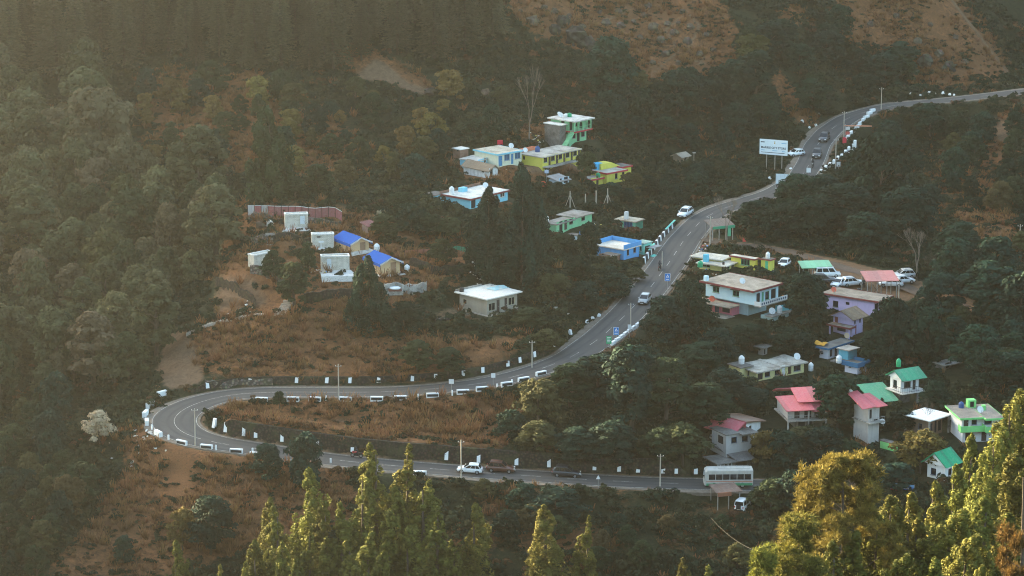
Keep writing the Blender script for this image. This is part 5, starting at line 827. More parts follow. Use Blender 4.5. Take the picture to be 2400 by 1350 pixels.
# ------------------------------------------------------------ walls, road furniture, signs, fences
def wall_run(i0, i1, side_, off, H, mat, name, label, thick=.5):
    v, f = [], []; n = 0
    for i in range(i0, i1):
        hh = H(i)
        if hh < .15: continue
        p, nn = ROAD[i], RN[i] * side_; w_ = ROAD_HW[i] + off; k = .12 * fbm(np.array([i * .9]), np.array([3.]), 1.5, 2)[0]
        for j, (d, z) in enumerate(((0 + k, -.3), (.10 + k, hh * .5), (.22 + k, hh + .25 * fbm(np.array([float(i)]), np.array([8.]), 3, 2)[0]), (.22 + thick, hh), (.3 + thick, hh - .5))): v.append((p[0] + nn[0] * (w_ + d), p[1] + nn[1] * (w_ + d), p[2] + z))
        n += 1
    for i in range(n - 1):
        for j in range(4): f.append((i * 5 + j, i * 5 + j + 1, (i + 1) * 5 + j + 1, (i + 1) * 5 + j))
    return tag(MB().add(v, f).build(name, mat), label, 'wall')
RUB = rubble((.062, .048, .036), (.020, .017, .014), 2.4); RUBL = rubble((.20, .175, .145), (.06, .05, .042), 2.2)
ui = [i for i in range(NR) if WSIDE[i] < 0]; li = [i for i in range(NR) if WSIDE[i] > 0]
wall_run(ui[0], ui[-1], -1, 1.25, lambda i: WALL[i] * .9, RUB, 'retaining_wall', 'dark rubble retaining wall behind the upper leg of the road'); wall_run(li[0], li[-1], 1, 1.0, lambda i: WALL[i], RUB, 'retaining_wall', 'dark rubble retaining wall behind the lower leg of the road')
def wall_face(px, side_, off, upper):
    """spot on the retaining wall's face seen at that picture column"""
    c = [i for i in (ui if upper else li)]; P = np.array([[*(ROAD[i, :2] + RN[i] * side_ * (ROAD_HW[i] + off)), ROAD[i, 2]] for i in c]); q = project(*P.T)[0]; k = int(np.argmin(np.abs(q - px))); return P[k], rt[c[k]], c[k]
def white_mark(px, side_, off, upper, w_, h, z, lab, grp):
    p, t, i = wall_face(px, side_, off, upper); a = math.atan2(t[1], t[0]); e = MB(); k = [rnd.uniform(.85, 1.15) for _ in range(4)]
    e.add([(-w_ / 2 * k[0], -.05, z), (w_ / 2 * k[1], -.05, z), (w_ / 2 * k[2] + .05, .10 + h * .08, z + h * k[3]), (-w_ / 2 * k[3] + .05, .10 + h * .08, z + h), (-w_ / 2, .4, z), (w_ / 2, .4, z), (w_ / 2, .6, z + h), (-w_ / 2, .6, z + h)], [(0, 1, 2, 3), (3, 2, 6, 7), (0, 3, 7, 4), (1, 5, 6, 2)])
    o = e.build('whitewashed_stone', WHITEWASH); n = RN[i] * side_; o.location = (p[0], p[1], p[2]); o.rotation_euler = (0, 0, math.atan2(n[1], n[0]) - math.pi / 2); tag(o, lab, 'marker', grp)
for px in (500, 532, 569, 597, 664, 748, 820, 1046, 1121, 1214, 1286, 1322, 1395, 1456, 1499, 1551, 1589, 1632): white_mark(px, 1, .98, False, .55, 1.45 if px < 1300 else .75, .35, 'upright whitewashed slab on the retaining wall of the lower road', 'white marks along the lower road')
for px in (490, 594, 694, 760, 818, 889, 960, 1022, 1088, 1135, 1186, 1216, 1257, 1300, 1340): white_mark(px, -1, 1.23, True, .55, .85, .4, 'small whitewashed stone on the retaining wall of the upper road', 'white marks along the upper road')
def block_at(px, py, L_, W, H, lab, grp, face=True, mat=WHITEWASH, rot=None):
    p, t, sl = road_spot(px, py); z = p[2] - .05; e = empty('parapet_block', (p[0], p[1], z), math.atan2(t[1], t[0]) if rot is None else rot); c = .04; L2, W2 = L_ / 2, W / 2
    MB().add([(-L2, -W2, -.8), (L2, -W2, -.8), (L2, W2, -.8), (-L2, W2, -.8), (-L2, -W2, H), (L2, -W2, H), (L2, W2, H), (-L2, W2, H)], [(4, 5, 6, 7), (0, 1, 5, 4), (1, 2, 6, 5), (2, 3, 7, 6), (3, 0, 4, 7)]).build('body', mat, e)
    if face:
        for s in (-1, 1): MB().box(-L2 + .12, L2 - .12, s * (W2 + .001), s * (W2 + .02), .06, H - .16).build('black_panel', BLACKP, e)
    return tag(e, lab, 'parapet', grp)
PL = 'black and white painted parapet block along the edge of the hairpin road'
for px, py in ((613,939),(687,938),(738,938),(810,938),(883,937),(938,935),(1014,929),(1085,921),(1130,914),(1188,903),(1227,892),(1268,878),(426,1040),(484,1050),(554,1060),(984,1112),(600,1068)): block_at(px, py, 2.0, .45, .62, PL, 'painted parapet blocks')
for px, py in ((380,926),(352,952),(341,973),(344,993),(371,1020)): block_at(px, py, 1.9, .6, .75, 'plain whitewashed parapet block on the outside of the hairpin', 'white parapet blocks at the bend', False)
for px, py in ((356,1006),(395,1030),(506,1054),(592,1061),(764,938),(980,934),(1060,925),(1165,910),(775,1085),(1200,900)): block_at(px, py, .22, .22, .8, 'slim white guide post on the road edge', 'white guide posts', False)
for i in range(20): px, py = 2045 - (120 * (i / 19) ** 1.0) + (22 * math.sin(i / 19 * math.pi) * (1 if i > 9 else -.3)), 262 + 142 * (i / 19); block_at(px, py, rnd.uniform(1.0, 1.8), .5, rnd.uniform(.55, .8), 'rough whitewashed parapet stone on the bend above the barrier', 'white parapet stones of the climbing road', False)
for i in range(7): block_at(1437 + i * 9.5, 806 - i * 7, 1.5, .45, .55, 'white parapet stone beside the green road sign', 'white parapet stones by the green sign', False)
def stone(px, py, r, lab, grp=None, mat=WHITEWASH, flat=.8, lift=0.0, name='boulder', cat='boulder'):
    g = ground(px, py); n, m = 9, 6; v, f = [], []; a0 = [rnd.uniform(.72, 1.2) for _ in range(n * (m + 1))]
    for j in range(m + 1):
        for k in range(n): th, ph = 2 * math.pi * k / n, math.pi * j / m; q = a0[j * n + k] if 0 < j < m else 1; v.append((r * q * math.sin(ph) * math.cos(th), r * q * math.sin(ph) * math.sin(th), r * flat * q * math.cos(ph)))
    f = [(j * n + k, (j + 1) * n + k, (j + 1) * n + (k + 1) % n, j * n + (k + 1) % n) for j in range(m) for k in range(n)]; o = MB().add(v, f).build(name, mat); o.location = (g[0], g[1], g[2] + r * .35 + lift); o.rotation_euler = (0, 0, rnd.uniform(0, 6)); return tag(o, lab, cat, grp)
for px, py in ((2134,221),(2157,226),(2178,220),(2192,222),(2210,220),(2226,223),(2236,224),(2243,221),(2277,219),(2295,218),(2307,216),(2326,211),(2340,206),(2360,199),(2369,199),(2377,199),(2012,238),(2035,241),(1922,268),(1880,286),(1897,300),(1912,296),(1853,399),(1786,424),(1804,420),(1780,437),(1376,757),(1389,748),(1404,742)): stone(px, py, rnd.uniform(.26, .44), 'whitewashed boulder beside the climbing road', 'whitewashed boulders', flat=1.15)
ROCK = rubble((.16, .115, .085), (.075, .056, .042), .9); ROCK_D = rubble((.075, .062, .052), (.026, .022, .019), .8)
for px, py, r in ((1249,56,1.6),(1420,58,1.2),(1532,70,1.5),(1340,82,1.4),(1510,40,.9),(1580,80,1.0),(1565,60,.9),(1610,100,1.1),(1380,100,1.3),(1470,110,.8),(1450,30,.9),(1600,30,.8),(1640,130,.9),(1560,130,1.0),(1500,90,.8),(1300,30,1.0),(1275,20,.8),(1335,40,.7),(1365,66,.9),(1405,30,.6),(1430,86,.7),(1455,64,1.1),(1485,52,.6),(1520,16,.9),(1548,98,1.2),(1590,56,.6),(1618,66,.9),(1655,84,.8),(1672,120,.7),(1530,150,.8),(1590,150,.7),(1220,30,.7),(2040,60,.9),(2100,40,.8),(2150,100,1.1),(2200,130,1.2),(2240,90,.8),(2180,60,.7),(2260,150,1.0)): stone(px, py, r, 'grey boulder on the rocky brown hillside', 'hillside boulders', ROCK, .8)
for px, py, r in ((1350,95,2.6),(1400,125,2.2),(1320,60,1.8),(1372,112,2.0),(1300,76,1.5),(2170,150,1.9),(2225,165,1.7),(2120,130,1.5)): stone(px, py, r, 'dark jagged outcrop on the rocky brown hillside', 'hillside outcrops', ROCK_D, .9)
stone(1008, 220, 1.4, 'long pale boulder at the foot of the earth path', None, ROCK, .6); stone(1137, 226, 1.3, 'rounded brown boulder in the scrub above the cream house', None, rubble((.20, .13, .09), (.10, .07, .05), .8), .9); stone(894, 506, 1.0, 'yellowish lichened boulder in the scrub above the tents', None, rubble((.36, .32, .18), (.18, .16, .10), .8), .8); stone(614, 532, 1.1, 'large white boulder on the upper tent terrace', None, ROCK, .8); stone(632, 527, .8, 'smaller white boulder leaning on the large one', None, concrete((.62, .58, .52), (.36, .32, .28)), .9); stone(24, 428, 2.2, 'big pale boulder in the hazy forest', None, ROCK, .7)
# poles
def pole(px, py, top, lab, arm=.6, r=.10):
    g = ground(px, py); H = (py - top) / ppm(g) / .97; e = empty('utility_pole', (g[0], g[1], g[2])); MB().tube([(0, 0, -.6), (0, 0, H)], [r * 1.2, r * .75], 8).build('shaft', POLE, e)
    if arm: MB().tube([(-arm, 0, H - .35), (arm, 0, H - .35)], .04, 5).build('cross_arm', STEEL, e); [MB().lathe([(.04, 0), (.06, .06), (.03, .14)], 7, (s * arm * .85, 0, H - .31)).build('insulator', TANK_W, e) for s in (-1, 1)]
    MB().box(-.14, .14, -.14, .14, -.5, .3).build('footing', CONC, e); return tag(e, lab, 'pole')
for a in ((1478,770,710,'utility pole beside the road between the two blue signs'),(1247,866,798,'utility pole where the upper road leaves the trees'),(794,940,853,'utility pole on the grassy inside edge of the hairpin leg'),(458,1048,956,'utility pole on the outside of the hairpin bend'),(1081,1128,1030,'utility pole beside the white hatchback on the lower road'),(1547,1144,1063,'utility pole near the parked minibus'),(2065,260,206,'utility pole on the far bend of the climbing road'),(1664,574,507,'utility pole in front of the green roadside shelter'),(2390,562,526,'utility pole on the dry slope beyond the car park'),(1958,396,326,'utility pole behind the whitewashed parapet stones'),(1977,330,262,'utility pole carrying the orange barrier'),(1552,628,590,'thin pole at the road edge by the turquoise shop'),(2106,706,660,'pole at the corner of the red shelter')): pole(*a, .5 if a[0] not in (1552, 2106) else 0)
for px, py, tp, lab in ((1336,486,448,'tall timber prop among the stumps behind the green houses'),(1372,488,455,'second timber prop among the stumps behind the green houses'),(1397,482,447,'bare timber post beside the stacked timbers'),(1424,484,442,'braced timber pole with splayed legs')):
    o = pole(px, py, tp, lab, 0, .13); H = 3.0
    if px in (1336, 1424):
        for s in (-1, 1): MB().tube([(s * 1.0, .1, -.2), (0, 0, H * .85)], .07, 5).build('brace', POLE, o)
def wire(a, b, sag, lab):
    a, b = Vector(a), Vector(b); o = MB().tube([a.lerp(b, i / 10) - Vector((0, 0, sag * 4 * (i / 10) * (1 - i / 10))) for i in range(11)], .012, 3).build('cable', gloss((.05, .05, .05), .7, .2)); tag(o, lab, 'cable')
g1, g2 = ground(1081, 1128), ground(1547, 1144); wire((g1[0], g1[1], g1[2] + 6.2), (g2[0], g2[1], g2[2] + 4.8), 1.2, 'thin cable between the poles of the lower road')
g1 = ground(1660, 1214); wire((g1[0], g1[1], g1[2] + .5), tuple(at_y(1800, 1300, 330)), 1.0, 'pale cable slanting down the dark slope below the carport')
# signs
BLUE_S, GREEN_S, WHITE_S = paint((.02, .17, .50), .1), paint((.04, .34, .14), .1), paint((.72, .72, .70), .15)
def sign(px, py, cy, wpx, hpx, mat, lab, kind):
    g = ground(px, py); s = ppm(g); H, w_, h = (py - cy) / s / .97, wpx / s / 2, hpx / s / 2; e = empty('road_sign', (g[0], g[1], g[2])); MB().tube([(0, .04, -.5), (0, .04, H + h * .6)], .045, 6).build('post', STEEL, e)
    b_ = MB().box(-w_, w_, -.03, .01, H - h, H + h).build('board', mat, e)
    if kind == 'blue':
        MB().box(-w_ + .03, w_ - .03, -.034, -.031, H - h * .25, H + h - .08).build('panel', WHITE_S if False else BLUE_S, b_); MB().add([(-w_ * .62, -.040, H - h * .05), (w_ * .62, -.040, H - h * .05), (0, -.040, H + h * .78)], [(0, 1, 2)]).build('triangle', WHITE_S, b_); MB().add([(-w_ * .2, -.044, H + h * .08), (w_ * .2, -.044, H + h * .08), (0, -.044, H + h * .45)], [(0, 1, 2)]).build('symbol', BLUE_S, b_); MB().box(-w_ * .6, w_ * .6, -.036, -.032, H - h * .62, H - h * .42).build('caption', WHITE_S, b_)
        m = MB(); t = .05; m.box(-w_, w_, -.038, -.0305, H + h - t, H + h).box(-w_, w_, -.038, -.0305, H - h, H - h + t).box(-w_, -w_ + t, -.0375, -.0305, H - h + t, H + h - t).box(w_ - t, w_, -.0375, -.0305, H - h + t, H + h - t).build('border', WHITE_S, b_)
    if kind == 'green':
        for k in range(4): MB().box(-w_ * .7, w_ * (.7 - .25 * (k % 2)), -.036, -.032, H + h * (.6 - k * .38), H + h * (.75 - k * .38)).build('text_line', WHITE_S, b_)
    return tag(e, lab, 'sign')
sign(1564, 690, 650, 13, 18, BLUE_S, 'blue square road sign with white triangle facing the silver hatchback', 'blue'); sign(1444, 804, 776, 13, 19, BLUE_S, 'blue square road sign with white triangle beside the green sign', 'blue'); sign(1427, 818, 797, 12, 18, GREEN_S, 'small green road sign on the outer edge of the upper road', 'green')
for px, py, cy, w_, lab in ((1058, 924, 894, 12, 'small white plate on a post beside the parapet blocks'), (1156, 908, 880, 10, 'pair of small white plates on a post near the wooded bank'), (1475, 792, 766, 8, 'small white box on a post by the white parapet stones'), (1895, 410, 399, 10, 'white sign panel standing in the climbing road'), (1965, 396, 385, 9, 'narrow green and white board behind the parapet stones')): sign(px, py, cy, w_, 11, WHITE_S, lab, 'plain')
g = ground(1402, 1146); e = empty('road_sign', (g[0], g[1], g[2])); MB().tube([(0, 0, -.4), (0, 0, 2.0)], .04, 6).build('post', STEEL, e); MB().prism([(-.34, 1.55), (.34, 1.55), (0, 2.2)], -.05, -.02).build('board', WHITE_S, e); tag(e, 'triangular warning sign seen on the lower road edge', 'sign')
def text(body, size, mat, parent, loc_, name='lettering', weight=.0):
    c = bpy.data.curves.new(name, 'FONT'); c.body = body; c.size = size; c.extrude = .008; c.align_x = 'CENTER'; c.align_y = 'CENTER'; c.offset = weight; o = bpy.data.objects.new(name, c); col.objects.link(o); o.parent = parent; o.location = loc_; o.rotation_euler = (R(90), 0, 0); c.materials.append(mat); dg = bpy.context.evaluated_depsgraph_get(); me_ = bpy.data.meshes.new_from_object(o.evaluated_get(dg)); q = obj(name, me_, parent); q.location, q.rotation_euler = o.location, o.rotation_euler; bpy.data.objects.remove(o); return q
INK, CYAN = paint((.02, .02, .025), .05), paint((.10, .35, .55), .05)
g = ground(1812, 400); s = ppm(g); Wb, Hb = 63 / s, 36 / s; H = (400 - 346) / s / .97; e = empty('billboard', (g[0], g[1], g[2]), R(-24)); Wb /= math.cos(R(24)) ; b_ = MB().box(-Wb / 2, Wb / 2, -.05, .03, H - Hb / 2, H + Hb / 2).build('board', paint((.74, .80, .82), .1), e)
for xx in (-Wb * .25, Wb * .05, Wb * .3): MB().tube([(xx, .12, -1), (xx, .12, H + Hb * .4)], .09, 6).build('post', STEEL, e)
text('MARBLE CITY STORE', Wb * .096, INK, b_, (0, -.062, H - Hb * .04), weight=.012); MB().box(-Wb * .46, -Wb * .32, -.056, -.051, H + Hb * .28, H + Hb * .34).build('small_print', INK, b_); MB().prism([(-.16, .3), (.16, .3), (.03, .05), (.16, -.2), (-.16, -.2), (-.03, .05)], -.057, -.051, lambda x, y, z: (x + Wb * .04, y, H + Hb * .29 + z)).build('emblem', paint((.50, .32, .04), .05), b_)
for k, (x0, x1, zz, m) in enumerate(((-.44, -.30, -.22, CYAN), (-.04, .14, -.22, CYAN), (.30, .42, -.24, CYAN), (-.44, .40, -.36, INK), (.28, .46, .30, CYAN))): MB().box(Wb * x0, Wb * x1, -.056, -.051, H + Hb * zz - .05, H + Hb * zz + .05).build('small_print', m, b_)
tag(e, 'large white billboard reading MARBLE CITY STORE beside the climbing road', 'billboard')
g = ground(1838, 446); s = ppm(g); e = empty('hoarding', (g[0], g[1], g[2]), R(-8)); H = 26 / s
for xx in (-1.7, 0, 1.7): MB().tube([(xx, .05, -.8), (xx, .05, H + 1.2)], .05, 5).build('post', STEEL, e)
for i in range(4): MB().box(-1.72 + i * .86, -1.72 + i * .86 + .84, -.03, .02, H - (.9 if i != 2 else -.1), H + 1.1).build('panel', paint((.66, .72, .74), .3), e)
MB().box(-1.7, -.1, -.03, .02, H - 2.4, H - 1.7).build('lower_panel', paint((.66, .72, .74), .3), e); tag(e, 'torn white hoarding on poles at the roadside bend', 'hoarding')
g = ground(1980, 332); s = ppm(g); e = empty('barrier_pole', (g[0], g[1], g[2]), R(-6)); H = 38 / s; MB().tube([(0, 0, -.5), (0, 0, H + .3)], .09, 6).build('post', STEEL, e); MB().box(-.2, 5.6, -.05, .05, H - .1, H + .12).build('arm', paint((.62, .26, .16), .3), e)
for k in range(2): MB().box(.1, 1.0, -.12, -.06, H - .9 - k * 1.0, H - .25 - k * 1.0).build('board', (paint((.60, .58, .56), .3), paint((.5, .1, .08), .2))[k], e)
tag(e, 'orange barrier pole with small boards across the climbing road', 'barrier')
sign(1979, 344, 329, 9, 14, paint((.55, .04, .06), .1), 'small red notice board below the orange barrier pole', 'plain')
g = ground(2114, 1160); s = ppm(g); e = empty('banner', (g[0], g[1], g[2]), R(-20)); Wn = 3.6
for k, (c, z0, z1) in enumerate((((.45, .05, .06), .6, .85), ((.05, .14, .40), .853, 1.35), ((.14, .30, .50), 1.353, 1.7))): MB().box(-Wn / 2, Wn / 2, -.03, .03, z0, z1).build('printed_band', paint(c, .1), e)
for k in range(9): MB().box(-1.0 + k * .26, -.82 + k * .26, -.04, -.031, 1.0, 1.22).build('lettering', WHITE_S, e)
for xx in (-Wn / 2, Wn / 2): MB().tube([(xx, .05, -.5), (xx, .05, 1.8)], .05, 5).build('post', STEEL, e)
tag(e, 'blue and red printed banner on posts above the near hillside', 'banner')
g = ground(1883, 1108); s = ppm(g); e = empty('street_lamp', (g[0], g[1], g[2])); H = 42 / s; MB().tube([(0, 0, -.5), (0, 0, H)], [.07, .05], 7).build('post', STEEL, e); o = MB().box(-.5, .5, -.32, .32, -.03, .03).build('solar_panel', gloss((.10, .12, .16), .2, .5), e); o.location = (0, 0, H + .1); o.rotation_euler = (R(25), 0, 0); MB().box(-.12, .5, -.06, .06, H - .5, H - .42).build('lamp_head', WHITE_S, e); tag(e, 'solar street lamp in the dark trees beside the minibus', 'street lamp')
g = ground(1626, 394); s = ppm(g); e = empty('street_lamp', (g[0], g[1], g[2])); H = 36 / s; MB().tube([(0, 0, -.5), (0, 0, H)], [.07, .05], 7).build('post', POLE, e); MB().box(-.3, .35, -.1, .1, H - .02, H + .08).build('lamp_head', WHITE_S, e); tag(e, 'street lamp beside the small stone hut', 'street lamp')
g = ground(1281, 430); s = ppm(g); e = empty('solar_lamp', (g[0], g[1], g[2])); H = 26 / s; MB().tube([(0, 0, -.5), (0, 0, H)], [.05, .04], 7).build('post', STEEL, e); o = MB().box(-.4, .4, -.03, .03, -.35, .35).build('solar_panel', gloss((.3, .33, .38), .2, .5), e); o.location = (0, 0, H + .2); o.rotation_euler = (R(-25), 0, 0); tag(e, 'solar panel on a post beside the tin-roofed shed', 'solar lamp'); dish(tuple(ground(1275, 440)), .4, paint((.60, .10, .05), .2), .6, 'orange-red dish on the ground below the solar panel post')
# fences and terrace walls
def run_px(pts, n):
    P = np.array([ground(*p) for p in pts]); L_ = np.r_[0, np.cumsum(np.hypot(*np.diff(P[:, :2], axis=0).T))]; t = np.linspace(0, L_[-1], n + 1); x, y = np.interp(t, L_, P[:, 0]), np.interp(t, L_, P[:, 1]); return np.stack([x, y, hz(x, y)], 1)
def panel_fence(pts, n, h, mats, lab, post_m=DARKD):
    P = run_px(pts, n); e = empty('sheet_fence', tuple(P[0]))
    for i in range(n):
        a, b_ = P[i] - P[0], P[i + 1] - P[0]; m = mats(i); d = Vector(b_ - a).normalized(); k = 8; v = []; nn = Vector((-d.y, d.x, 0))
        for j in range(k + 1): q = Vector(a).lerp(Vector(b_), j / k * .985) + nn * (.03 * math.cos(j * math.pi)); v += [(q.x, q.y, q.z - .2), (q.x, q.y, q.z + h + rnd.uniform(-.02, .02))]
        MB().add(v, [(2 * j, 2 * j + 2, 2 * j + 3, 2 * j + 1) for j in range(k)]).build('panel', m, e)
        MB().box(a[0] - .04, a[0] + .04, a[1] - .12, a[1] - .05, a[2] - .3, a[2] + h + .15).build('post', post_m, e)
    return tag(e, lab, 'fence')
FR_, FW_ = metal_sheet((.34, .10, .10), .1), metal_sheet((.55, .52, .50), .1)
panel_fence([(581,505),(640,506),(700,506),(760,509),(802,519)], 14, 1.75, lambda i: FR_ if i > 2 or i % 2 else FW_, 'curved red sheet fence with dark posts above the tent terraces'); P = run_px([(581,505),(640,506),(700,506),(760,509),(802,519)], 14)
e = empty('fence_coping', tuple(P[0])); [MB().tube([tuple(P[i] - P[0] + [0, -.05, 1.8]), tuple(P[i + 1] - P[0] + [0, -.05, 1.8])], .06, 5).build('rail', WHF, e) for i in range(14)]; tag(e, 'white top rail running along the red sheet fence', 'rail')
panel_fence([(948,598),(1010,594),(1060,590),(1106,584)], 12, .85, lambda i: (metal_sheet((.36, .13, .09), .3), metal_sheet((.22, .23, .22), .3), metal_sheet((.04, .26, .14), .2))[min(i // 4, 2)], 'low patched sheet fence in red, grey and green around the vegetable terrace')
def terrace_wall(pts, n, h, mat, lab, cap=None):
    P = run_px(pts, n); v, f = [], []
    for i, p in enumerate(P):
        hh = h * (1 + .25 * fbm(np.array([i * .8]), np.array([h * 7]), 2, 2)[0] * 2)
        for dy, dz in ((-.25, -.5), (-.15, hh * .5), (-.05, hh), (.45, hh), (.6, -.2)): v.append((p[0] + rnd.uniform(-.04, .04), p[1] + dy + rnd.uniform(-.06, .06), p[2] + dz))
    f = [(i * 5 + j, (i + 1) * 5 + j, (i + 1) * 5 + j + 1, i * 5 + j + 1) for i in range(n) for j in range(4)]; o = MB().add(v, f).build('terrace_wall', mat); return tag(o, lab, 'wall')
for a in (([(582,522),(640,521),(720,521),(800,532)], 40, .9, RUBL, 'dry stone terrace wall under the red sheet fence'), ([(640,572),(700,570),(730,574)], 24, 1.2, RUB, 'dry stone wall below the first block cell, beside the steps'), ([(540,556),(600,570),(628,570)], 24, 1.1, RUBL, 'broken dry stone wall at the edge of the upper tent terrace'), ([(586,640),(640,650),(680,680)], 28, 1.3, RUBL, 'curving dry stone wall below the roofless cell'), ([(505,668),(560,690),(600,720)], 30, 1.4, RUB, 'tumbled rubble wall on the outer edge of the tent spur'), ([(712,710),(770,700),(830,698)], 30, 1.5, RUB, 'dark dry stone wall under the lawn before the large white slab'), ([(960,622),(1010,640),(1060,640),(1110,634)], 36, 1.3, RUB, 'dry stone wall below the vegetable terrace'), ([(900,690),(950,688),(1000,682)], 24, 1.6, CONC, 'plain concrete retaining wall beside the second tent'), ([(1020,756),(1060,748),(1100,742)], 20, .6, RUBL, 'low stone edging of the cottage garden'), ([(480,900),(560,896),(640,896)], 30, .7, RUBL, 'low rubble kerb wall at the top of the hairpin')): terrace_wall(*a)
def steps(px, py, n, run, rise, w_, ang, lab, mat):
    g = ground(px, py); e = empty('stone_steps', tuple(g), ang)
    for i in range(n): z = rise * (i + 1); x, y = 0, run * i; MB().box(-w_ / 2 + rnd.uniform(-.1, .1), w_ / 2 + rnd.uniform(-.1, .1), y, y + run + .05, z - rise - .5, z).build('step', mat, e)
    return tag(e, lab, 'steps')
steps(633, 575, 8, .36, .20, 1.6, .05, 'stone steps up to the upper tent terrace', CONC); steps(655, 738, 9, .34, .20, 1.9, -.5, 'stone steps beside the tree with a bare lower trunk', concrete((.42, .36, .29), (.2, .17, .14)))
P = run_px([(443,782),(500,758),(560,744),(620,736)], 34); e = empty('stepped_path', tuple(P[0]))
for i in range(34): q = P[i] - P[0]; MB().box(q[0] - .45, q[0] + .45, q[1] - .5, q[1] + .5, q[2] - .4, q[2] + .14 + .04 * (i % 2)).build('step', concrete((.50, .44, .36), (.26, .22, .18), .45, .75), e)
tag(e, 'pale stepped path climbing the edge of the dry slope', 'path')
# loose things round the houses
def sacks(px, py, n, lab, mats, sp=.8, r=.22, cat='heap'):
    g = ground(px, py); e = empty('heap', tuple(g))
    for i in range(n):
        x, y = rnd.gauss(0, sp), rnd.gauss(0, sp); rr = r * rnd.uniform(.6, 1.3); o = MB().lathe([(rr * .3, -rr * .2), (rr, .1 * rr), (rr * .9, rr * .5), (rr * .4, rr * .8)], 7).build('piece', rnd.choice(mats), e, True); o.location = (x, y, hz(np.array([g[0] + x]), np.array([g[1] + y]))[0] - g[2] + rr * .2); o.rotation_euler = (rnd.uniform(-.6, .6), rnd.uniform(-.6, .6), rnd.uniform(0, 6)); o.scale = (1, rnd.uniform(.6, 1.6), rnd.uniform(.5, 1))
    return tag(e, lab, cat)
PAL = [WHF, paint((.55, .50, .42), .4), paint((.62, .60, .56), .3)]; CLR = PAL + [paint((.10, .25, .5), .2), paint((.5, .12, .14), .2), paint((.5, .40, .12), .2)]
for a in ((741,632,14,'heap of white sacks beside the large white slab',PAL),(768,636,9,'pile of bundles at the door of the large-slab cell',CLR),(575,726,18,'scatter of pale rubbish on the rubble slope of the spur',PAL),(1122,640,14,'pile of cut logs under the white box',PAL),(1295,722,12,'white stones and scrap beside the grey cottage',PAL),(1236,246,10,'pale washing and sheets lying on the slope above the bare tree',CLR),(1265,330,14,'rubbish scattered behind the yellow house',CLR),(1440,482,26,'tangle of split timber behind the mint-green house',PAL),(1400,530,14,'bundles stored beside the long green house',CLR),(1640,586,16,'yellow and white sacks heaped at the roadside yard',CLR),(1690,650,20,'bric-a-brac on the yard behind the pale blue house',CLR),(1660,628,14,'clutter around the bright green tank',CLR),(1160,412,14,'household clutter in the yard below the cream house',CLR),(1500,415,10,'small pale litter in the bushes beside the red-edged house',PAL),(340,1020,40,'spill of pale rubbish down the bank outside the hairpin',PAL),(1690,1052,18,'household clutter on the roof edge above the bus shed',CLR),(1265,345,8,'odds and ends behind the dark blue tank',CLR),(2170,1045,8,'dark bins below the lime-edged house',CLR),(1770,634,14,'potted plants before the yellow wing',[paint((.04, .07, .03), .3), BLACKP])): sacks(*a[:4], a[4], 1.0 if a[2] < 30 else 2.6)
g = ground(1172, 346); s = ppm(g); o = MB().box(-.55, .55, -.4, .4, 0, 1.5).build('crate', paint((.60, .03, .06), .2)); o.location = tuple(g); tag(o, 'bright red cabinet standing behind the cream house', 'cabinet')
g = ground(1117, 632); e = empty('white_box', tuple(g), .2); MB().box(-.75, .75, -.5, .5, .5, 1.5).build('body', WHF, e); MB().box(.1, .65, -.52, -.501, .65, 1.35).build('shade_panel', BLACKP, e); MB().box(-.7, .7, -.45, .45, -.2, .5).build('stand', RUBL, e); tag(e, 'white open-fronted box on a log pile above the grey cottage', 'box')  # black plate painted as the shade inside the open front
g = ground(926, 692); e = empty('stone_well', tuple(g), .1); MB().box(-1.3, 1.3, -.5, .5, .1, .8).build('body', CONC, e); MB().box(-1.1, 1.1, -.6, .6, .8, 1.15).build('red_band', paint((.20, .08, .06), .4), e); MB().lathe([(.9, 1.15), (1.0, 1.3), (.8, 1.42), (.4, 1.4)], 12).build('white_cover', WHF, e, True); tag(e, 'white-topped stone well beside the concrete retaining wall', 'well')
g = ground(1780, 770); o = MB().add([(-1.6, -.7, .9), (1.6, -.6, 1.2), (1.5, .8, 1.8), (-1.3, .7, 1.7), (0, 0, 1.9)], [(0, 1, 4), (1, 2, 4), (2, 3, 4), (3, 0, 4)]).build('awning', paint((.06, .30, .32), .3)); o.location = tuple(ground(1836, 740)); tag(o, 'teal awning sheet below the pale blue house', 'awning')
g = ground(1832, 712); o = MB().add([(0, 0, 0), (.7, .1, -.2), (.55, .2, -1.1), (-.1, .1, -.9), (.3, -.2, -.5)], [(0, 1, 4), (1, 2, 4), (2, 3, 4), (3, 0, 4)]).build('hanging_cloth', paint((.62, .22, .05), .2)); o.location = (g[0], g[1], g[2] + 1.6); tag(o, 'orange cloth hanging beside the pale blue house', 'cloth')
g = ground(1740, 588); e = empty('prayer_flag', tuple(g)); MB().tube([(0, 0, 0), (0, 0, 2.6)], .03, 5).build('staff', WOOD, e); MB().add([(0, 0, 2.6), (0, 0, 1.7), (.7, .1, 1.75)], [(0, 1, 2)]).build('flag', paint((.55, .06, .05), .2), e); tag(e, 'small red flag on a staff behind the yellow roadside house', 'flag')
P = run_px([(1768,578),(1790,586),(1808,592)], 10); e = empty('railing', tuple(P[0]))
for i in range(11): q = P[i] - P[0]; MB().tube([(q[0], q[1], q[2]), (q[0], q[1], q[2] + 1.1)], .035, 4).build('upright', DARKD, e)
MB().tube([tuple(p - P[0] + [0, 0, 1.1]) for p in P], .035, 4).build('rail', DARKD, e); tag(e, 'dark iron railing along the side lane', 'railing')
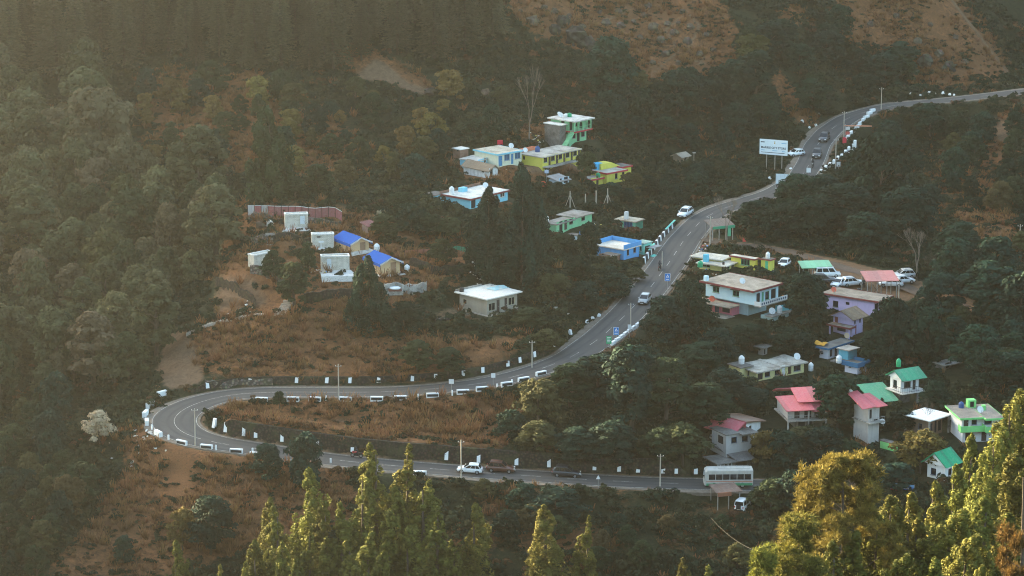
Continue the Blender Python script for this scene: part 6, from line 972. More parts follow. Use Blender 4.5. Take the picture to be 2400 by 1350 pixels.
# striped retaining wall and turquoise coping beside the shop
si = [i for i in range(NR) if 528 < _rpy[i] < 622]; e = empty('striped_wall', tuple(ROAD[si[0]])); O_ = ROAD[si[0]]
def wp(i, d, z): q = ROAD[i] - O_; n = RN[i]; w_ = ROAD_HW[i] + d; return (q[0] - n[0] * w_, q[1] - n[1] * w_, q[2] + z)
for k in range(len(si) - 1):
    i, j = si[k], si[k + 1]; MB().add([wp(i, .7, -.3), wp(j, .7, -.3), wp(j, .85, .95), wp(i, .85, .95), wp(j, 1.2, .95), wp(i, 1.2, .95)], [(0, 1, 2, 3), (3, 2, 4, 5)]).build('panel', (BLACKP, BLACKP, WHITEWASH)[k % 3], e)
    if k < 7 or 16 < k < 22: MB().add([wp(i, .80, .955), wp(j, .80, .955), wp(j, .80, 1.06), wp(i, .80, 1.06), wp(j, 1.15, 1.06), wp(i, 1.15, 1.06)], [(0, 1, 2, 3), (3, 2, 4, 5)]).build('coping', TURQ, e)
tag(e, 'black and white striped wall with turquoise coping beside the shop', 'wall')
# ------------------------------------------------------------ plants

def unit(v): return v / (np.linalg.norm(v, axis=-1, keepdims=True) + 1e-9)
def leaf_arrays(C, N, S, elong=1.0, wid=.55):
    n = len(C); r = rng.normal(size=(n, 3)); t = unit(np.cross(N, r)); b = np.cross(unit(N), t); s = S[:, None]; bow = unit(N) * s * .18
    V = np.stack([C - t * s * elong - bow, C - b * s * wid, C + t * s * elong - bow, C + b * s * wid], 1).reshape(-1, 3)
    return V, np.arange(4 * n).reshape(n, 4)
def crown_mesh(name, C, N, S, tint, mat, elong=1.0, wid=.55):
    V, Q_ = leaf_arrays(C, N, S, elong, wid); return np_mesh(name, V, Q_, mat, np.repeat(np.clip(tint, 0, 1), 4))
def clump_cloud(cc, cr, per, leaf, up=.55, flat=.85):
    """leaves on the outer half of many overlapping clumps"""
    n = len(cc); d = unit(rng.normal(size=(n * per, 3))); d[:, 2] = np.abs(d[:, 2]) * .85 + d[:, 2] * .15; d = unit(d); ci_ = np.repeat(np.arange(n), per)
    rr = cr[ci_] * rng.uniform(.72, 1.08, n * per); off = d * rr[:, None]; off[:, 2] *= flat
    P = cc[ci_] + off; N = unit(d + rng.normal(size=d.shape) * .45 + np.array([0, 0, up])); S = leaf * rng.uniform(.65, 1.3, len(P)); ct = rng.uniform(0, 1, n)[ci_]
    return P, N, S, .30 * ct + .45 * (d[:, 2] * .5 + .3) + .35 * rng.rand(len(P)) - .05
def limbs(mb, H, R_, z0, n, r0):
    mb.tube([(0, 0, -.6), (.05 * H * .3, .02, H * .25), (-.02 * H, .03 * H, H * .55), (.02 * H, 0, H * .86)], [r0 * 1.25, r0, r0 * .6, r0 * .15], 7)
    for k in range(n):
        a = 2 * math.pi * (k + rnd.random() * .6) / n; z = H * (z0 + (.75 - z0) * k / n); l = R_ * rnd.uniform(.6, .85)
        mb.tube([(0, 0, z), (math.cos(a) * l * .5, math.sin(a) * l * .5, z + l * .42), (math.cos(a) * l, math.sin(a) * l, z + l * .62)], [r0 * .42, r0 * .28, r0 * .08], 5)
BARK = paint((.085, .065, .048), .6, .95, 3.0, (.03, .025, .02)); BARK_P = paint((.17, .14, .11), .5, .95, 3.0)
F_BROAD = foliage('broadleaf_leaves', (.005, .015, .008), (.036, .064, .028), .2, .2, (.085, .070, .024))
F_DARK = foliage('evergreen_leaves', (.002, .010, .008), (.016, .042, .026), .14, .12)
F_CON = foliage('conifer_needles', (.008, .018, .010), (.050, .062, .028), .12, .12)
F_CYP = foliage('cypress_sprays', (.012, .022, .005), (.155, .150, .030), .14, .10)
F_GOLD = foliage('autumn_leaves', (.045, .040, .012), (.20, .15, .045), .28, .10)
F_PALE = foliage('pale_flowers', (.16, .12, .07), (.55, .46, .30), .25, .04)
F_PINE = foliage('pine_needles', (.045, .038, .008), (.26, .205, .048), .14, .06)
F_OCHRE = foliage('ochre_needles', (.05, .028, .008), (.19, .11, .032), .12, .05)
F_HAZELIT = foliage('haze_lightened_leaves', (.022, .028, .013), (.115, .122, .056), .25, .16, (.135, .112, .055))  # olive leaves, colour lightened to add to the haze glow
F_HAZELIT_CON = foliage('haze_lightened_needles', (.020, .026, .014), (.095, .095, .048), .15, .10)  # cedar needles, colour lightened likewise for the glow of the haze
PROTO = {}
def proto(kind, H, R_, crown, trunk): PROTO[kind] = (H, R_, crown, trunk)
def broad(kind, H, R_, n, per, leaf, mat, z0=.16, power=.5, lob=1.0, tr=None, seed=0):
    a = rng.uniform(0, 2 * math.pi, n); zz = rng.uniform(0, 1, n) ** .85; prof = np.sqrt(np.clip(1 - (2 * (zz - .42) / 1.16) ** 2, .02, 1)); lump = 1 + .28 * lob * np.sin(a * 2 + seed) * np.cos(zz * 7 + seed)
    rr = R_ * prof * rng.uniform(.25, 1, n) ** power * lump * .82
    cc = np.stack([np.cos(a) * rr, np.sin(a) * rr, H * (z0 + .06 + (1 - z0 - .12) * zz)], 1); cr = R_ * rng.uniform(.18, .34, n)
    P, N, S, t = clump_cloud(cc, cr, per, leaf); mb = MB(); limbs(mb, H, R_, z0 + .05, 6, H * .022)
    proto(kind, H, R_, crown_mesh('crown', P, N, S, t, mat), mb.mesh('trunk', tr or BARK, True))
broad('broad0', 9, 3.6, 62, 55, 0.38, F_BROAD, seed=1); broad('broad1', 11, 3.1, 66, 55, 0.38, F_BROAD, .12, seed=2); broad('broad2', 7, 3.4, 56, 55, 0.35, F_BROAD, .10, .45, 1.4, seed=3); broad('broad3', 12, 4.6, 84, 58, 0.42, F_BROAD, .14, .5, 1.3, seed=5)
broad('dark0', 10, 4.0, 76, 58, 0.39, F_DARK, .08, seed=4); broad('dark1', 12, 3.6, 80, 58, 0.39, F_DARK, .07, .5, 1.2, seed=7); broad('dark2', 8, 4.2, 70, 58, 0.38, F_DARK, .05, .5, 1.3, seed=8)
broad('gold0', 8, 3.8, 54, 49, 0.34, F_GOLD, .2, .55, 1.3, seed=9); broad('gold1', 6, 2.6, 40, 43, 0.34, F_GOLD, .12, seed=10); broad('pale0', 5, 2.6, 34, 60, .22, F_PALE, .2, .7, 1.5, seed=12)
broad('hazelit0', 9, 3.6, 62, 55, 0.38, F_HAZELIT, seed=1); broad('hazelit1', 11, 3.1, 66, 55, 0.38, F_HAZELIT, .12, seed=2); broad('hazelit2', 12, 4.6, 84, 58, 0.42, F_HAZELIT, .14, .5, 1.3, seed=6)
broad('ball0', 2.4, 1.1, 26, 90, .13, F_DARK, .22, .3, .1, seed=3)
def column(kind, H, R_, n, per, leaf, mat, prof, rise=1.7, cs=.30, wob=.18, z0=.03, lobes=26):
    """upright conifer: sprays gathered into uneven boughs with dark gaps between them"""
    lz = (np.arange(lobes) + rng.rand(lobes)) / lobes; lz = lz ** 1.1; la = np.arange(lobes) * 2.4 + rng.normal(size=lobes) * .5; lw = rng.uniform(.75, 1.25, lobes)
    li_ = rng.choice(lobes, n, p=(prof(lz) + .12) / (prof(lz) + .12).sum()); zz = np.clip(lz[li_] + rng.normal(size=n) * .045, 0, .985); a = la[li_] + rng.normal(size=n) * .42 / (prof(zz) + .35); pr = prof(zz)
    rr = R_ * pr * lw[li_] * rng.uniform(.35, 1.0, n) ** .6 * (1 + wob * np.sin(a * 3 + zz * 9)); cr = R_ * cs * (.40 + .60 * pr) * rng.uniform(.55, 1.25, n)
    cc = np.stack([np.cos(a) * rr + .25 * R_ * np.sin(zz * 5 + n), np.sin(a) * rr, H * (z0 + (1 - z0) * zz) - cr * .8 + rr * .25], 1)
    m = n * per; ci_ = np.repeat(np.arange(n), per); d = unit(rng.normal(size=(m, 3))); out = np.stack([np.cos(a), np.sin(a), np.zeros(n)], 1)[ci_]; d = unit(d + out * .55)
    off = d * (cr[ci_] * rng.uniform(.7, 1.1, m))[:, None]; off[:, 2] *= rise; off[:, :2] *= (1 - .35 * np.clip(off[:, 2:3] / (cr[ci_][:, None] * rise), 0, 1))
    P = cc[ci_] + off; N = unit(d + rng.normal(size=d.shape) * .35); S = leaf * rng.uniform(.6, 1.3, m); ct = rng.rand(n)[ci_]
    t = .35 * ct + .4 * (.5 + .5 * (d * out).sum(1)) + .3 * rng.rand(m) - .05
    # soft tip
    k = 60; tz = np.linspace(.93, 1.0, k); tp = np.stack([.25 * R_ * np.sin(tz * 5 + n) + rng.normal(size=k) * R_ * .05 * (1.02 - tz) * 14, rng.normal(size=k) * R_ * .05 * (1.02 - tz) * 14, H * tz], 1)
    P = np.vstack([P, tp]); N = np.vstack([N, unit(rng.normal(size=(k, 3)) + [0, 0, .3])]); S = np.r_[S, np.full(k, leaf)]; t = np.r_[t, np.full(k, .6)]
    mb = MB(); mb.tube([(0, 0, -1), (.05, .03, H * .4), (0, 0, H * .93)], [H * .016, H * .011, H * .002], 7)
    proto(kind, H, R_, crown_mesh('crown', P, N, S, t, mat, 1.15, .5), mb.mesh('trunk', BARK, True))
pc = lambda z: np.clip(.32 + .9 * z, 0, 1) * np.clip((1 - z) ** .72 * 1.42, 0.02, 1)
column('cyp0', 24, 2.7, 380, 62, .17, F_CYP, lambda z: np.clip((1 - z) ** .8 * 1.15, .03, 1), 1.7, .26, .22); column('cyp1', 24, 2.5, 360, 62, .17, F_CYP, lambda z: np.clip((1 - z) ** .95 * 1.15, .03, 1), 1.7, .27, .3, lobes=22); column('cyp2', 24, 3.4, 400, 62, .19, F_CYP, lambda z: np.clip((1 - z) ** .7 * 1.1, .03, 1), 1.6, .26, .3, lobes=30)
column('bigcyp0', 26, 3.4, 620, 70, .155, F_CYP, lambda z: np.clip((1 - z) ** .85 * 1.12, .03, 1), 1.8, .19, .25, lobes=34); column('bigcyp1', 26, 3.8, 640, 70, .155, F_CYP, lambda z: np.clip((1 - z) ** .6 * 1.1, .03, 1), 1.9, .22, .3)
column('cone0', 12, 3.2, 240, 60, .22, F_DARK, lambda z: np.clip((1 - z) ** .75 * 1.2, .03, 1), 1.5, .28, .12); column('cone1', 14, 3.4, 250, 60, .24, F_DARK, lambda z: np.clip((1 - z) ** .6 * 1.1, .03, 1), 1.5, .30, .25); column('cone2', 10, 2.2, 170, 56, .22, F_BROAD, lambda z: np.clip((1 - z) ** .5 * 1.05, .03, 1), 1.6, .36, .3)
def deodar(kind, H, R_, levels, mat, seed):
    P, N, S, T = [], [], [], []
    for l in range(levels):
        z = H * (.10 + .88 * (l / levels) ** .95); r = R_ * (1 - l / levels) ** .8 * rnd.uniform(.85, 1.1) + .25; nb = 9 if l < levels * .7 else 6
        for b in range(nb):
            a = 2 * math.pi * (b + rnd.random() * .7) / nb + l * .7; le = r * rnd.uniform(.75, 1.08); n = int(9 + le * 9); u = rng.rand(n) ** .7
            side_ = rng.normal(size=n) * (.10 + .16 * le * (1 - u)) ; dz = -.10 * le * u ** 2 + .12 * u + rng.normal(size=n) * .07
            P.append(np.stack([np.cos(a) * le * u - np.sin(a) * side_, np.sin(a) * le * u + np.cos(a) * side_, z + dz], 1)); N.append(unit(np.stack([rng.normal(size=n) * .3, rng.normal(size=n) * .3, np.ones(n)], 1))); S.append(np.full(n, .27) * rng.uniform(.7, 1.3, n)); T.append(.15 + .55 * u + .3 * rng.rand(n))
    mb = MB().tube([(0, 0, -1), (0, .05, H * .5), (0, 0, H * .97)], [H * .017, H * .011, .03], 7)
    proto(kind, H, R_, crown_mesh('crown', np.vstack(P), np.vstack(N), np.concatenate(S), np.concatenate(T), mat), mb.mesh('trunk', BARK, True))
deodar('deodar0', 20, 4.2, 30, F_CON, 1); deodar('deodar1', 22, 3.6, 34, F_CON, 2); deodar('deodar3', 20, 4.4, 30, F_HAZELIT_CON, 4); deodar('deodar4', 22, 3.8, 34, F_HAZELIT_CON, 5); deodar('deodar2', 12, 3.0, 22, F_CON, 3)
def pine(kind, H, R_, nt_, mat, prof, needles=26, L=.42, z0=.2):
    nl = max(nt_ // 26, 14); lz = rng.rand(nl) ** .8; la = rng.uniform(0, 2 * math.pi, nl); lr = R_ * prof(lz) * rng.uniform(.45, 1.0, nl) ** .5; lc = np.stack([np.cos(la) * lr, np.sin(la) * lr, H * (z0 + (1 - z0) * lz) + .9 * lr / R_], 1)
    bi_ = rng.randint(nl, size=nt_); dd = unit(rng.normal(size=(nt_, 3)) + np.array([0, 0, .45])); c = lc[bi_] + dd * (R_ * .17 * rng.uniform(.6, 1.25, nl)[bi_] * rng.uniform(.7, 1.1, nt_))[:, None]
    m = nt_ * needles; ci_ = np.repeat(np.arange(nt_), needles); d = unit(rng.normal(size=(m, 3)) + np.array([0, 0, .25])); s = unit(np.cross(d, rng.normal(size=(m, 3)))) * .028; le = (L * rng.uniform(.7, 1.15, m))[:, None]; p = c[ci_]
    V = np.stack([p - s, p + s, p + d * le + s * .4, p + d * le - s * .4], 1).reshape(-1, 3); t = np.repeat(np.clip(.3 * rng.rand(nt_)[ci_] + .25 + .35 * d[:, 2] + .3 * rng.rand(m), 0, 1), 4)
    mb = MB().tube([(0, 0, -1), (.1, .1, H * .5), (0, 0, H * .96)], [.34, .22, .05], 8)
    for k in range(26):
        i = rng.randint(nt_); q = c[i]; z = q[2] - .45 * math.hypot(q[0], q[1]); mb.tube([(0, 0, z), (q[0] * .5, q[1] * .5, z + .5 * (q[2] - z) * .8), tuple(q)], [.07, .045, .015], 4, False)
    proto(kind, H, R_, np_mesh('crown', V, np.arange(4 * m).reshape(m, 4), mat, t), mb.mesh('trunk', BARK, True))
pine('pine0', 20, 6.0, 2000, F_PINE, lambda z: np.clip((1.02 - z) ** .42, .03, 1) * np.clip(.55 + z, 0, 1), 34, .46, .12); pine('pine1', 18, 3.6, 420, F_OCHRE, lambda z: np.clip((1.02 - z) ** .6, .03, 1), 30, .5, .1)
pine('pine2', 18, 4.6, 1300, F_CYP, lambda z: np.clip((1.02 - z) ** .85, .03, 1), 24, .42, .08)
def bare_tree(kind, H, R_, seed, spread=.6, mat=None):
    rr = random.Random(seed); mb = MB()
    def grow(p, d, l, r, k):
        q = p + d * l; mid = p + d * l * .5 + Vector((rr.uniform(-1, 1), rr.uniform(-1, 1), 0)) * l * .06; mb.tube([p, mid, q], [r, r * .85, r * .68], 5 if k < 2 else 3, False)
        if k >= 6: return
        for _ in range(2 if k < 1 or rr.random() < .45 else 3):
            nd = (d + Vector((rr.uniform(-1, 1), rr.uniform(-1, 1), rr.uniform(-.15, .6))) * spread).normalized(); grow(q, nd, l * rr.uniform(.66, .84), max(r * .62, .012), k + 1)
    grow(Vector((0, 0, -.5)), Vector((.03, .02, 1)), H * .25, H * .017, 0)
    zmax = max(v[2] for v in mb.v); rmax = max(math.hypot(v[0], v[1]) for v in mb.v)
    PROTO[kind] = (zmax, rmax, None, mb.mesh('branches', mat or BARK_P, True))
bare_tree('bare0', 11, 4, 3, .5); bare_tree('bare1', 9, 4, 8, .62); bare_tree('bare2', 9, 4, 21, .7, BARK)
NAMES = {'broad': ('broadleaf_tree', 'tree'), 'hazelit': ('broadleaf_tree', 'tree'), 'dark': ('evergreen_tree', 'tree'), 'gold': ('autumn_tree', 'tree'), 'pale': ('flowering_tree', 'tree'), 'ball': ('clipped_shrub', 'shrub'), 'cyp': ('cypress_tree', 'tree'), 'bigcyp': ('cypress_tree', 'tree'),
         'cone': ('conical_tree', 'tree'), 'deodar': ('cedar_tree', 'tree'), 'pine': ('pine_tree', 'tree'), 'bare': ('bare_tree', 'tree')}
SHAPE = {'broad0': 'rounded', 'broad1': 'slender', 'broad2': 'low bushy', 'broad3': 'broad-crowned', 'dark0': 'rounded', 'dark1': 'tall narrow', 'dark2': 'low spreading', 'hazelit0': 'rounded', 'hazelit1': 'slender', 'hazelit2': 'broad-crowned', 'deodar3': 'wide-tiered', 'deodar4': 'narrow-tiered', 'gold1': 'yellowing', 'cyp0': 'slim', 'cyp1': 'sharply tapering', 'cyp2': 'stout', 'bigcyp0': 'tapering', 'bigcyp1': 'stout'}
def plant(kind, p, H, R_, label, group=None, lean=0):
    if label[0] == '~': label = SHAPE[kind] + label[1:]
    h0, r0, cr, tr = PROTO[kind]; nm, cat = NAMES[kind.rstrip('0123456789')]; e = empty(nm, (p[0], p[1], p[2] - .15), rnd.uniform(0, 6.28)); e.scale = (R_ / r0, R_ / r0, H / h0)
    if lean: e.rotation_euler = (rnd.uniform(-lean, lean), rnd.uniform(-lean, lean), e.rotation_euler[2])
    if cr: obj('trunk', tr, e); obj('crown', cr, e)
    else: obj('branches', tr, e)
    return tag(e, label, cat, group)
def tree(kind, x, y, top, wpx, label, group=None):
    g = ground(x, y); s = ppm(g); return plant(kind, g, max((y - top) / s / .97, 1.0), wpx / s / 2, label, group, .04)
def far_top(kind, x, top, Y, wpx, label, group=None):                # a tree whose foot is out of view: its top and its distance give its height
    t = at_y(x, top, Y); g = gz(t[0], Y); return plant(kind, (t[0], Y, g), t[2] - g, wpx / ppm(t) / 2, label, group, .02)

# single trees one can pick out
tree('cone0', 868, 782, 598, 96, 'dense dark green conical tree standing before the second blue-roofed tent')
tree('dark2', 946, 778, 708, 96, 'round dark bush at the foot of the dense conical tree by the tents')
tree('broad1', 690, 728, 612, 78, 'tree with a bare lower trunk at the head of the stone steps')
tree('broad2', 643, 655, 588, 66, 'round olive tree partly hiding the small block-built cell on the lowest terrace')
tree('broad2', 722, 640, 566, 52, 'slim olive tree beside the middle concrete slab on the terraces')
tree('cone1', 1140, 650, 438, 100, 'tall dark evergreen beside the long sky-blue house, shorter of the two')
tree('cone1', 1222, 662, 384, 98, 'tallest dark evergreen, between the sky-blue house and the tin-roofed shed')
tree('dark1', 1180, 668, 520, 104, 'broad evergreen at the foot of the two tall dark evergreens')
tree('dark0', 1378, 614, 520, 60, 'dark tree in front of the long flat-roofed green house by the road')
tree('broad2', 1312, 590, 548, 76, 'low bushy tree under the white tank of the long green house')
tree('dark1', 1529, 542, 474, 50, 'dark tree between the small mint-green house and the road')
tree('broad0', 1374, 428, 354, 52, 'tree at the end of the long yellow house')
tree('broad0', 1478, 462, 402, 58, 'tree in front of the yellow house with red roof edge')
tree('dark2', 1432, 462, 428, 66, 'low dark tree below the tank of the yellow house with red roof edge')
tree('dark1', 1305, 484, 424, 46, 'dark tree below the tin-roofed shed')
tree('dark0', 1428, 236, 88, 136, 'large dark tree on the slope above the two-storey green house')
tree('dark1', 1427, 336, 212, 92, 'dark tree close against the end of the two-storey green house')
tree('broad2', 1318, 332, 288, 50, 'small leafy tree hiding the stair of the two-storey green house')
tree('dark1', 1764, 296, 118, 128, 'large dark tree below the bare brown spur above the billboard')
tree('dark0', 1585, 278, 162, 104, 'dark tree at the foot of the rocky brown slope')
tree('dark1', 1890, 770, 634, 108, 'dense dark tree between the pale blue house and the lavender houses')
tree('dark0', 1964, 1008, 880, 118, 'broad dark tree between the two red metal roofs')
tree('gold1', 1790, 1092, 1008, 72, 'yellowing bushy tree beside the grey house above the parked bus')
tree('gold0', 2156, 1108, 1008, 128, 'golden brown tree in front of the green gabled roof')
tree('deodar2', 2066, 1002, 926, 36, 'small young conifer beside the concrete stair tower')
tree('broad0', 655, 956, 914, 27, 'small lone sapling on the grassy inside of the hairpin bend')
tree('dark1', 626, 1128, 1034, 78, 'round-headed dark tree below the hairpin, its thin trunk showing')
tree('dark2', 716, 1140, 1014, 96, 'dark spreading tree just below the lower road, beside a round-headed tree')
tree('dark0', 494, 1298, 1158, 112, 'rounded dark tree whose top catches the sun on the dry slope')
tree('gold0', 428, 1296, 1190, 74, 'pale golden tree against the side of the rounded dark tree on the dry slope')
tree('dark2', 293, 1318, 1254, 56, 'small round tree beside the sunlit patch of dry grass')
tree('pale0', 232, 1044, 962, 82, 'pale cream-leaved tree catching the light below the hairpin bend')
tree('ball0', 1401, 400, 378, 17, 'small clipped round shrub in the yard of the long yellow house')
tree('ball0', 1284, 405, 388, 12, 'smaller clipped shrub in the yard of the long yellow house')
tree('gold1', 950, 382, 294, 62, 'yellow-green leafy tree on the slope beyond the brick shed')
tree('dark2', 1300, 1216, 1142, 150, 'wide dark thicket tree directly below the lower road')
tree('bare0', 1240, 332, 150, 78, 'tall bare grey tree standing behind the cream and yellow houses')
tree('bare1', 1702, 566, 458, 92, 'leafless tree beside the green roadside shelter')
tree('bare1', 2146, 654, 532, 104, 'taller of two leafless trees behind the red shelter')
tree('bare2', 2192, 664, 590, 84, 'shorter of two leafless trees behind the red shelter')
tree('bare2', 2172, 1014, 930, 52, 'dark forked leafless tree in front of the plain white flat roof')
tree('cone2', 640, 468, 252, 92, 'tall pointed evergreen rising behind the red and white sheet fence')
tree('hazelit2', 232, 470, 212, 190, 'very large rounded tree standing out of the hazy forest')
for a in [(1900,560,462,130),(1975,545,430,150),(2060,500,318,170),(2130,560,440,140),(1868,500,408,112),(1930,470,410,96),(2240,690,560,120),(2200,760,640,120),(2320,760,610,150),(2390,800,640,130),(2090,850,700,118),(2170,850,720,120),(2290,880,760,130),(2250,640,520,130),(1830,560,480,100),(1770,540,470,90),
          (2050,870,770,80),(2380,920,820,120),(2190,960,890,70),(2330,700,560,140),(2030,590,500,120)]:
    tree(rnd.choice(['dark0', 'dark1', 'dark2']), *a, '~ dark green tree in the dense wood around the car park and lavender houses', 'dark trees around the car park')
for a in [(1480,1010,806,140),(1560,1000,836,130),(1402,944,826,128),(1338,960,850,118),(1262,1004,886,110),(1652,1010,896,140),(1600,1090,990,120),(1440,1092,986,120),(1260,1062,984,96),(1352,1086,1000,112),(1545,1090,1000,110),(1700,950,862,110),(1500,920,806,110),(1200,1040,960,84),(1640,890,800,120)]:
    tree(rnd.choice(['dark0', 'dark1', 'broad1', 'broad0']), *a, '~ leafy tree in the wooded bank between the upper and lower road', 'trees between the two legs of the road')
for a in [(1612,800,662,106),(1560,812,694,112),(1680,850,770,110),(1760,822,756,90),(1840,830,766,100),(1640,770,700,80),(1600,740,660,70),(1880,840,780,84),(1745,800,760,70)]:
    tree(rnd.choice(['dark0', 'dark1', 'dark2']), *a, '~ dark tree on the bank below the pale blue house', 'trees below the pale blue house')
for a in [(1806,1206,1118,96),(1866,1216,1100,110),(1935,1220,1104,110),(1840,1096,1010,110),(1925,1100,1000,104),(1880,1048,1000,90),(2020,1000,960,70),(2100,1150,1080,90),(1985,1090,1030,90),(1650,990,910,100),(1760,960,905,80),(1830,920,880,60),(2120,1010,960,60),(2020,930,880,60)]:
    tree(rnd.choice(['dark0', 'dark1', 'broad0', 'dark2']), *a, '~ dark green tree among the red-roofed and green-roofed houses', 'trees among the metal-roofed houses')
for a in [(1010,560,500,70),(960,545,478,80),(900,560,500,70),(1050,560,508,70),(1040,620,560,70),(940,500,448,70),(1300,700,640,80),(1370,730,660,90),(1440,700,640,90),(1350,655,600,80),(1240,770,720,80),(1280,820,770,80),(980,870,795,80),(1050,880,812,76),(1430,668,624,60),(1490,662,626,50)]:
    tree(rnd.choice(['broad0', 'broad2', 'dark2', 'broad1']), *a, '~ olive green tree on the slope between the tents and the road', 'bushy trees on the tent spur')
# cypresses standing below the lower road, tops in the sun
CYL = '~ cypress below the lower road with a sunlit tip and a dark foot'
for i, a in enumerate([(880,1036,396,84),(957,1042,397,80),(722,1094,394,76),(990,1124,392,84),(1022,1186,388,78),(1110,1176,391,66),(1280,1176,391,78),(1380,1206,390,54),(628,1166,388,66),(648,1184,385,60),(722,1234,383,58),(412,1264,384,48),(846,1100,392,74),(800,1172,389,80),(905,1190,386,84),(770,1250,382,70),(860,1240,383,84),(955,1230,384,80),(1605,1300,376,64),(1666,1318,374,70),(690,1300,378,60),(570,1310,378,50),(1010,1290,380,70),(600,1262,382,66),(764,1186,390,70),(822,1262,380,76),(930,1136,394,70),(1066,1262,381,66),(520,1320,376,50),(905,1290,377,80),(660,1262,380,60)]):
    far_top(('cyp0', 'cyp1', 'cyp2')[i % 3], a[0], a[1], a[2], a[3] * 1.65, CYL, 'cypresses below the lower road')
for i, a in enumerate([(2272,1014,300,100),(2384,918,292,120),(2238,1086,284,96),(2340,1004,276,104),(2124,1150,262,104),(2082,1166,250,110),(2186,1124,270,110),(2050,1206,240,110),(2150,1215,238,120),(2230,1190,236,130),(2310,1160,246,110),(2300,1318,214,70),(2010,1240,232,110),(2395,1060,252,120),(1960,1262,224,100),(2262,1246,222,120),(2362,1196,226,120),(2108,1290,208,120),(2190,1300,206,110)]):
    far_top(('bigcyp0', 'bigcyp1')[i % 2], a[0], a[1], a[2], a[3] * 1.85, '~ golden-green cypress on the near hillside facing the lime-edged house', 'sunlit cypresses on the near hillside')
far_top('pine0', 1985, 1086, 236, 400, 'broad golden pine with tufted needles in full sun')
far_top('pine2', 1872, 1215, 212, 360, 'dark olive pine in front of the broad golden pine')
far_top('pine2', 1790, 1290, 200, 260, 'low pine at the edge of the near hillside, beside a larger dark olive pine')
far_top('pine1', 2420, 1085, 196, 180, 'ochre brown pine at the side of the tall golden cypresses')

# forest fill: random stands on ground that carries no house or road
KEEP = [(min(v[0][0], v[1][0]) - 6, min(v[0][1], v[2][1]) - 14, v[2][0] + 6, v[3]) for v in HF.values()]
KEEP += [(188,950,278,1056),(1780,325,1850,395),(565,475,810,760),(800,520,960,740),(1060,640,1230,760),(1190,330,1480,420)]
rpx_, rpy_ = project(*ROAD.T)
def clear(x, y, top, wpx):
    x0, x1 = x - wpx * .42, x + wpx * .42
    for a, b, c, d in KEEP:
        if x0 < c and x1 > a and top < d and y > b: return False
    return not ((rpx_ > x0 - 8) & (rpx_ < x1 + 8) & (rpy_ > top - 10) & (rpy_ < y + 12)).any()
def stand(poly, n, kinds, hpx, wr, label, group, gap):
    xs = [p[0] for p in poly]; ys = [p[1] for p in poly]; done = []
    for _ in range(n * 30):
        if len(done) >= n: break
        x, y = rnd.uniform(min(xs), max(xs)), rnd.uniform(min(ys), max(ys))
        if not inpoly(np.array(x), np.array(y), poly): continue
        h = rnd.uniform(*hpx); wd = h * rnd.uniform(*wr)
        if any(abs(x - a) < gap and abs(y - b) < gap * .5 for a, b in done) or not clear(x, y, y - h, wd): continue
        done.append((x, y))
    for x, y in sorted(done): h = rnd.uniform(*hpx); tree(rnd.choice(kinds), x, y, y - h, h * rnd.uniform(*wr), label, group)
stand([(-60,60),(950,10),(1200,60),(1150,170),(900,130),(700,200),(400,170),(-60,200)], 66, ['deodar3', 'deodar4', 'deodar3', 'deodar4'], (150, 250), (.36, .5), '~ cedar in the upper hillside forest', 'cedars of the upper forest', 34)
stand([(-60,250),(330,200),(330,450),(520,470),(540,620),(480,740),(380,830),(330,960),(-60,960)], 104, ['hazelit0', 'hazelit1', 'hazelit2', 'broad3', 'hazelit1'], (95, 190), (.5, .8), '~ hazy olive broadleaf tree in the valley forest beside the hairpin', 'valley forest trees', 34)
stand([(-60,960),(310,960),(270,1100),(190,1240),(110,1380),(-60,1380)], 40, ['broad0', 'broad2', 'dark2', 'broad1'], (60, 120), (.6, .9), '~ tree in the dark gully below the hairpin bend', 'gully trees', 36)
stand([(330,200),(900,230),(1240,250),(1230,320),(1040,340),(1000,470),(560,470),(520,430),(330,430)], 56, ['broad0', 'broad2', 'broad1', 'dark2', 'gold1'], (36, 84), (.7, 1.1), '~ small tree on the scrubby hillside above the tents', 'hillside trees above the tents', 34)
stand([(1380,110),(1500,190),(1640,240),(1760,130),(1960,20),(2100,120),(2130,210),(1950,260),(1860,310),(1760,400),(1560,340),(1400,340)], 44, ['dark0', 'dark1', 'dark2', 'broad0'], (44, 96), (.8, 1.15), '~ scrub tree on the mountainside above the billboard', 'mountainside trees above the billboard', 30)
stand([(1500,430),(1700,400),(1650,460),(1570,500),(1400,470)], 9, ['dark0', 'dark2'], (40, 66), (.8, 1.1), '~ dark tree between the yellow house and the climbing road', 'trees by the climbing road', 28)
stand([(1960,420),(2140,280),(2420,260),(2420,600),(2200,560),(2000,520)], 30, ['dark2', 'broad2', 'dark0'], (34, 80), (.8, 1.2), '~ tree on the scrubby slope beneath the far end of the road', 'trees below the far road', 38)
stand([(2200,780),(2420,720),(2420,1000),(2200,900)], 16, ['dark0', 'dark1', 'broad0'], (60, 110), (.7, 1.0), '~ dark tree above the lime-edged house', 'trees above the lime-edged house', 34)
stand([(1100,1160),(1700,1180),(1780,1350),(1050,1350)], 16, ['dark2', 'broad2'], (36, 70), (.9, 1.3), '~ bush on the shaded slope below the lower road', 'bushes below the lower road', 46)
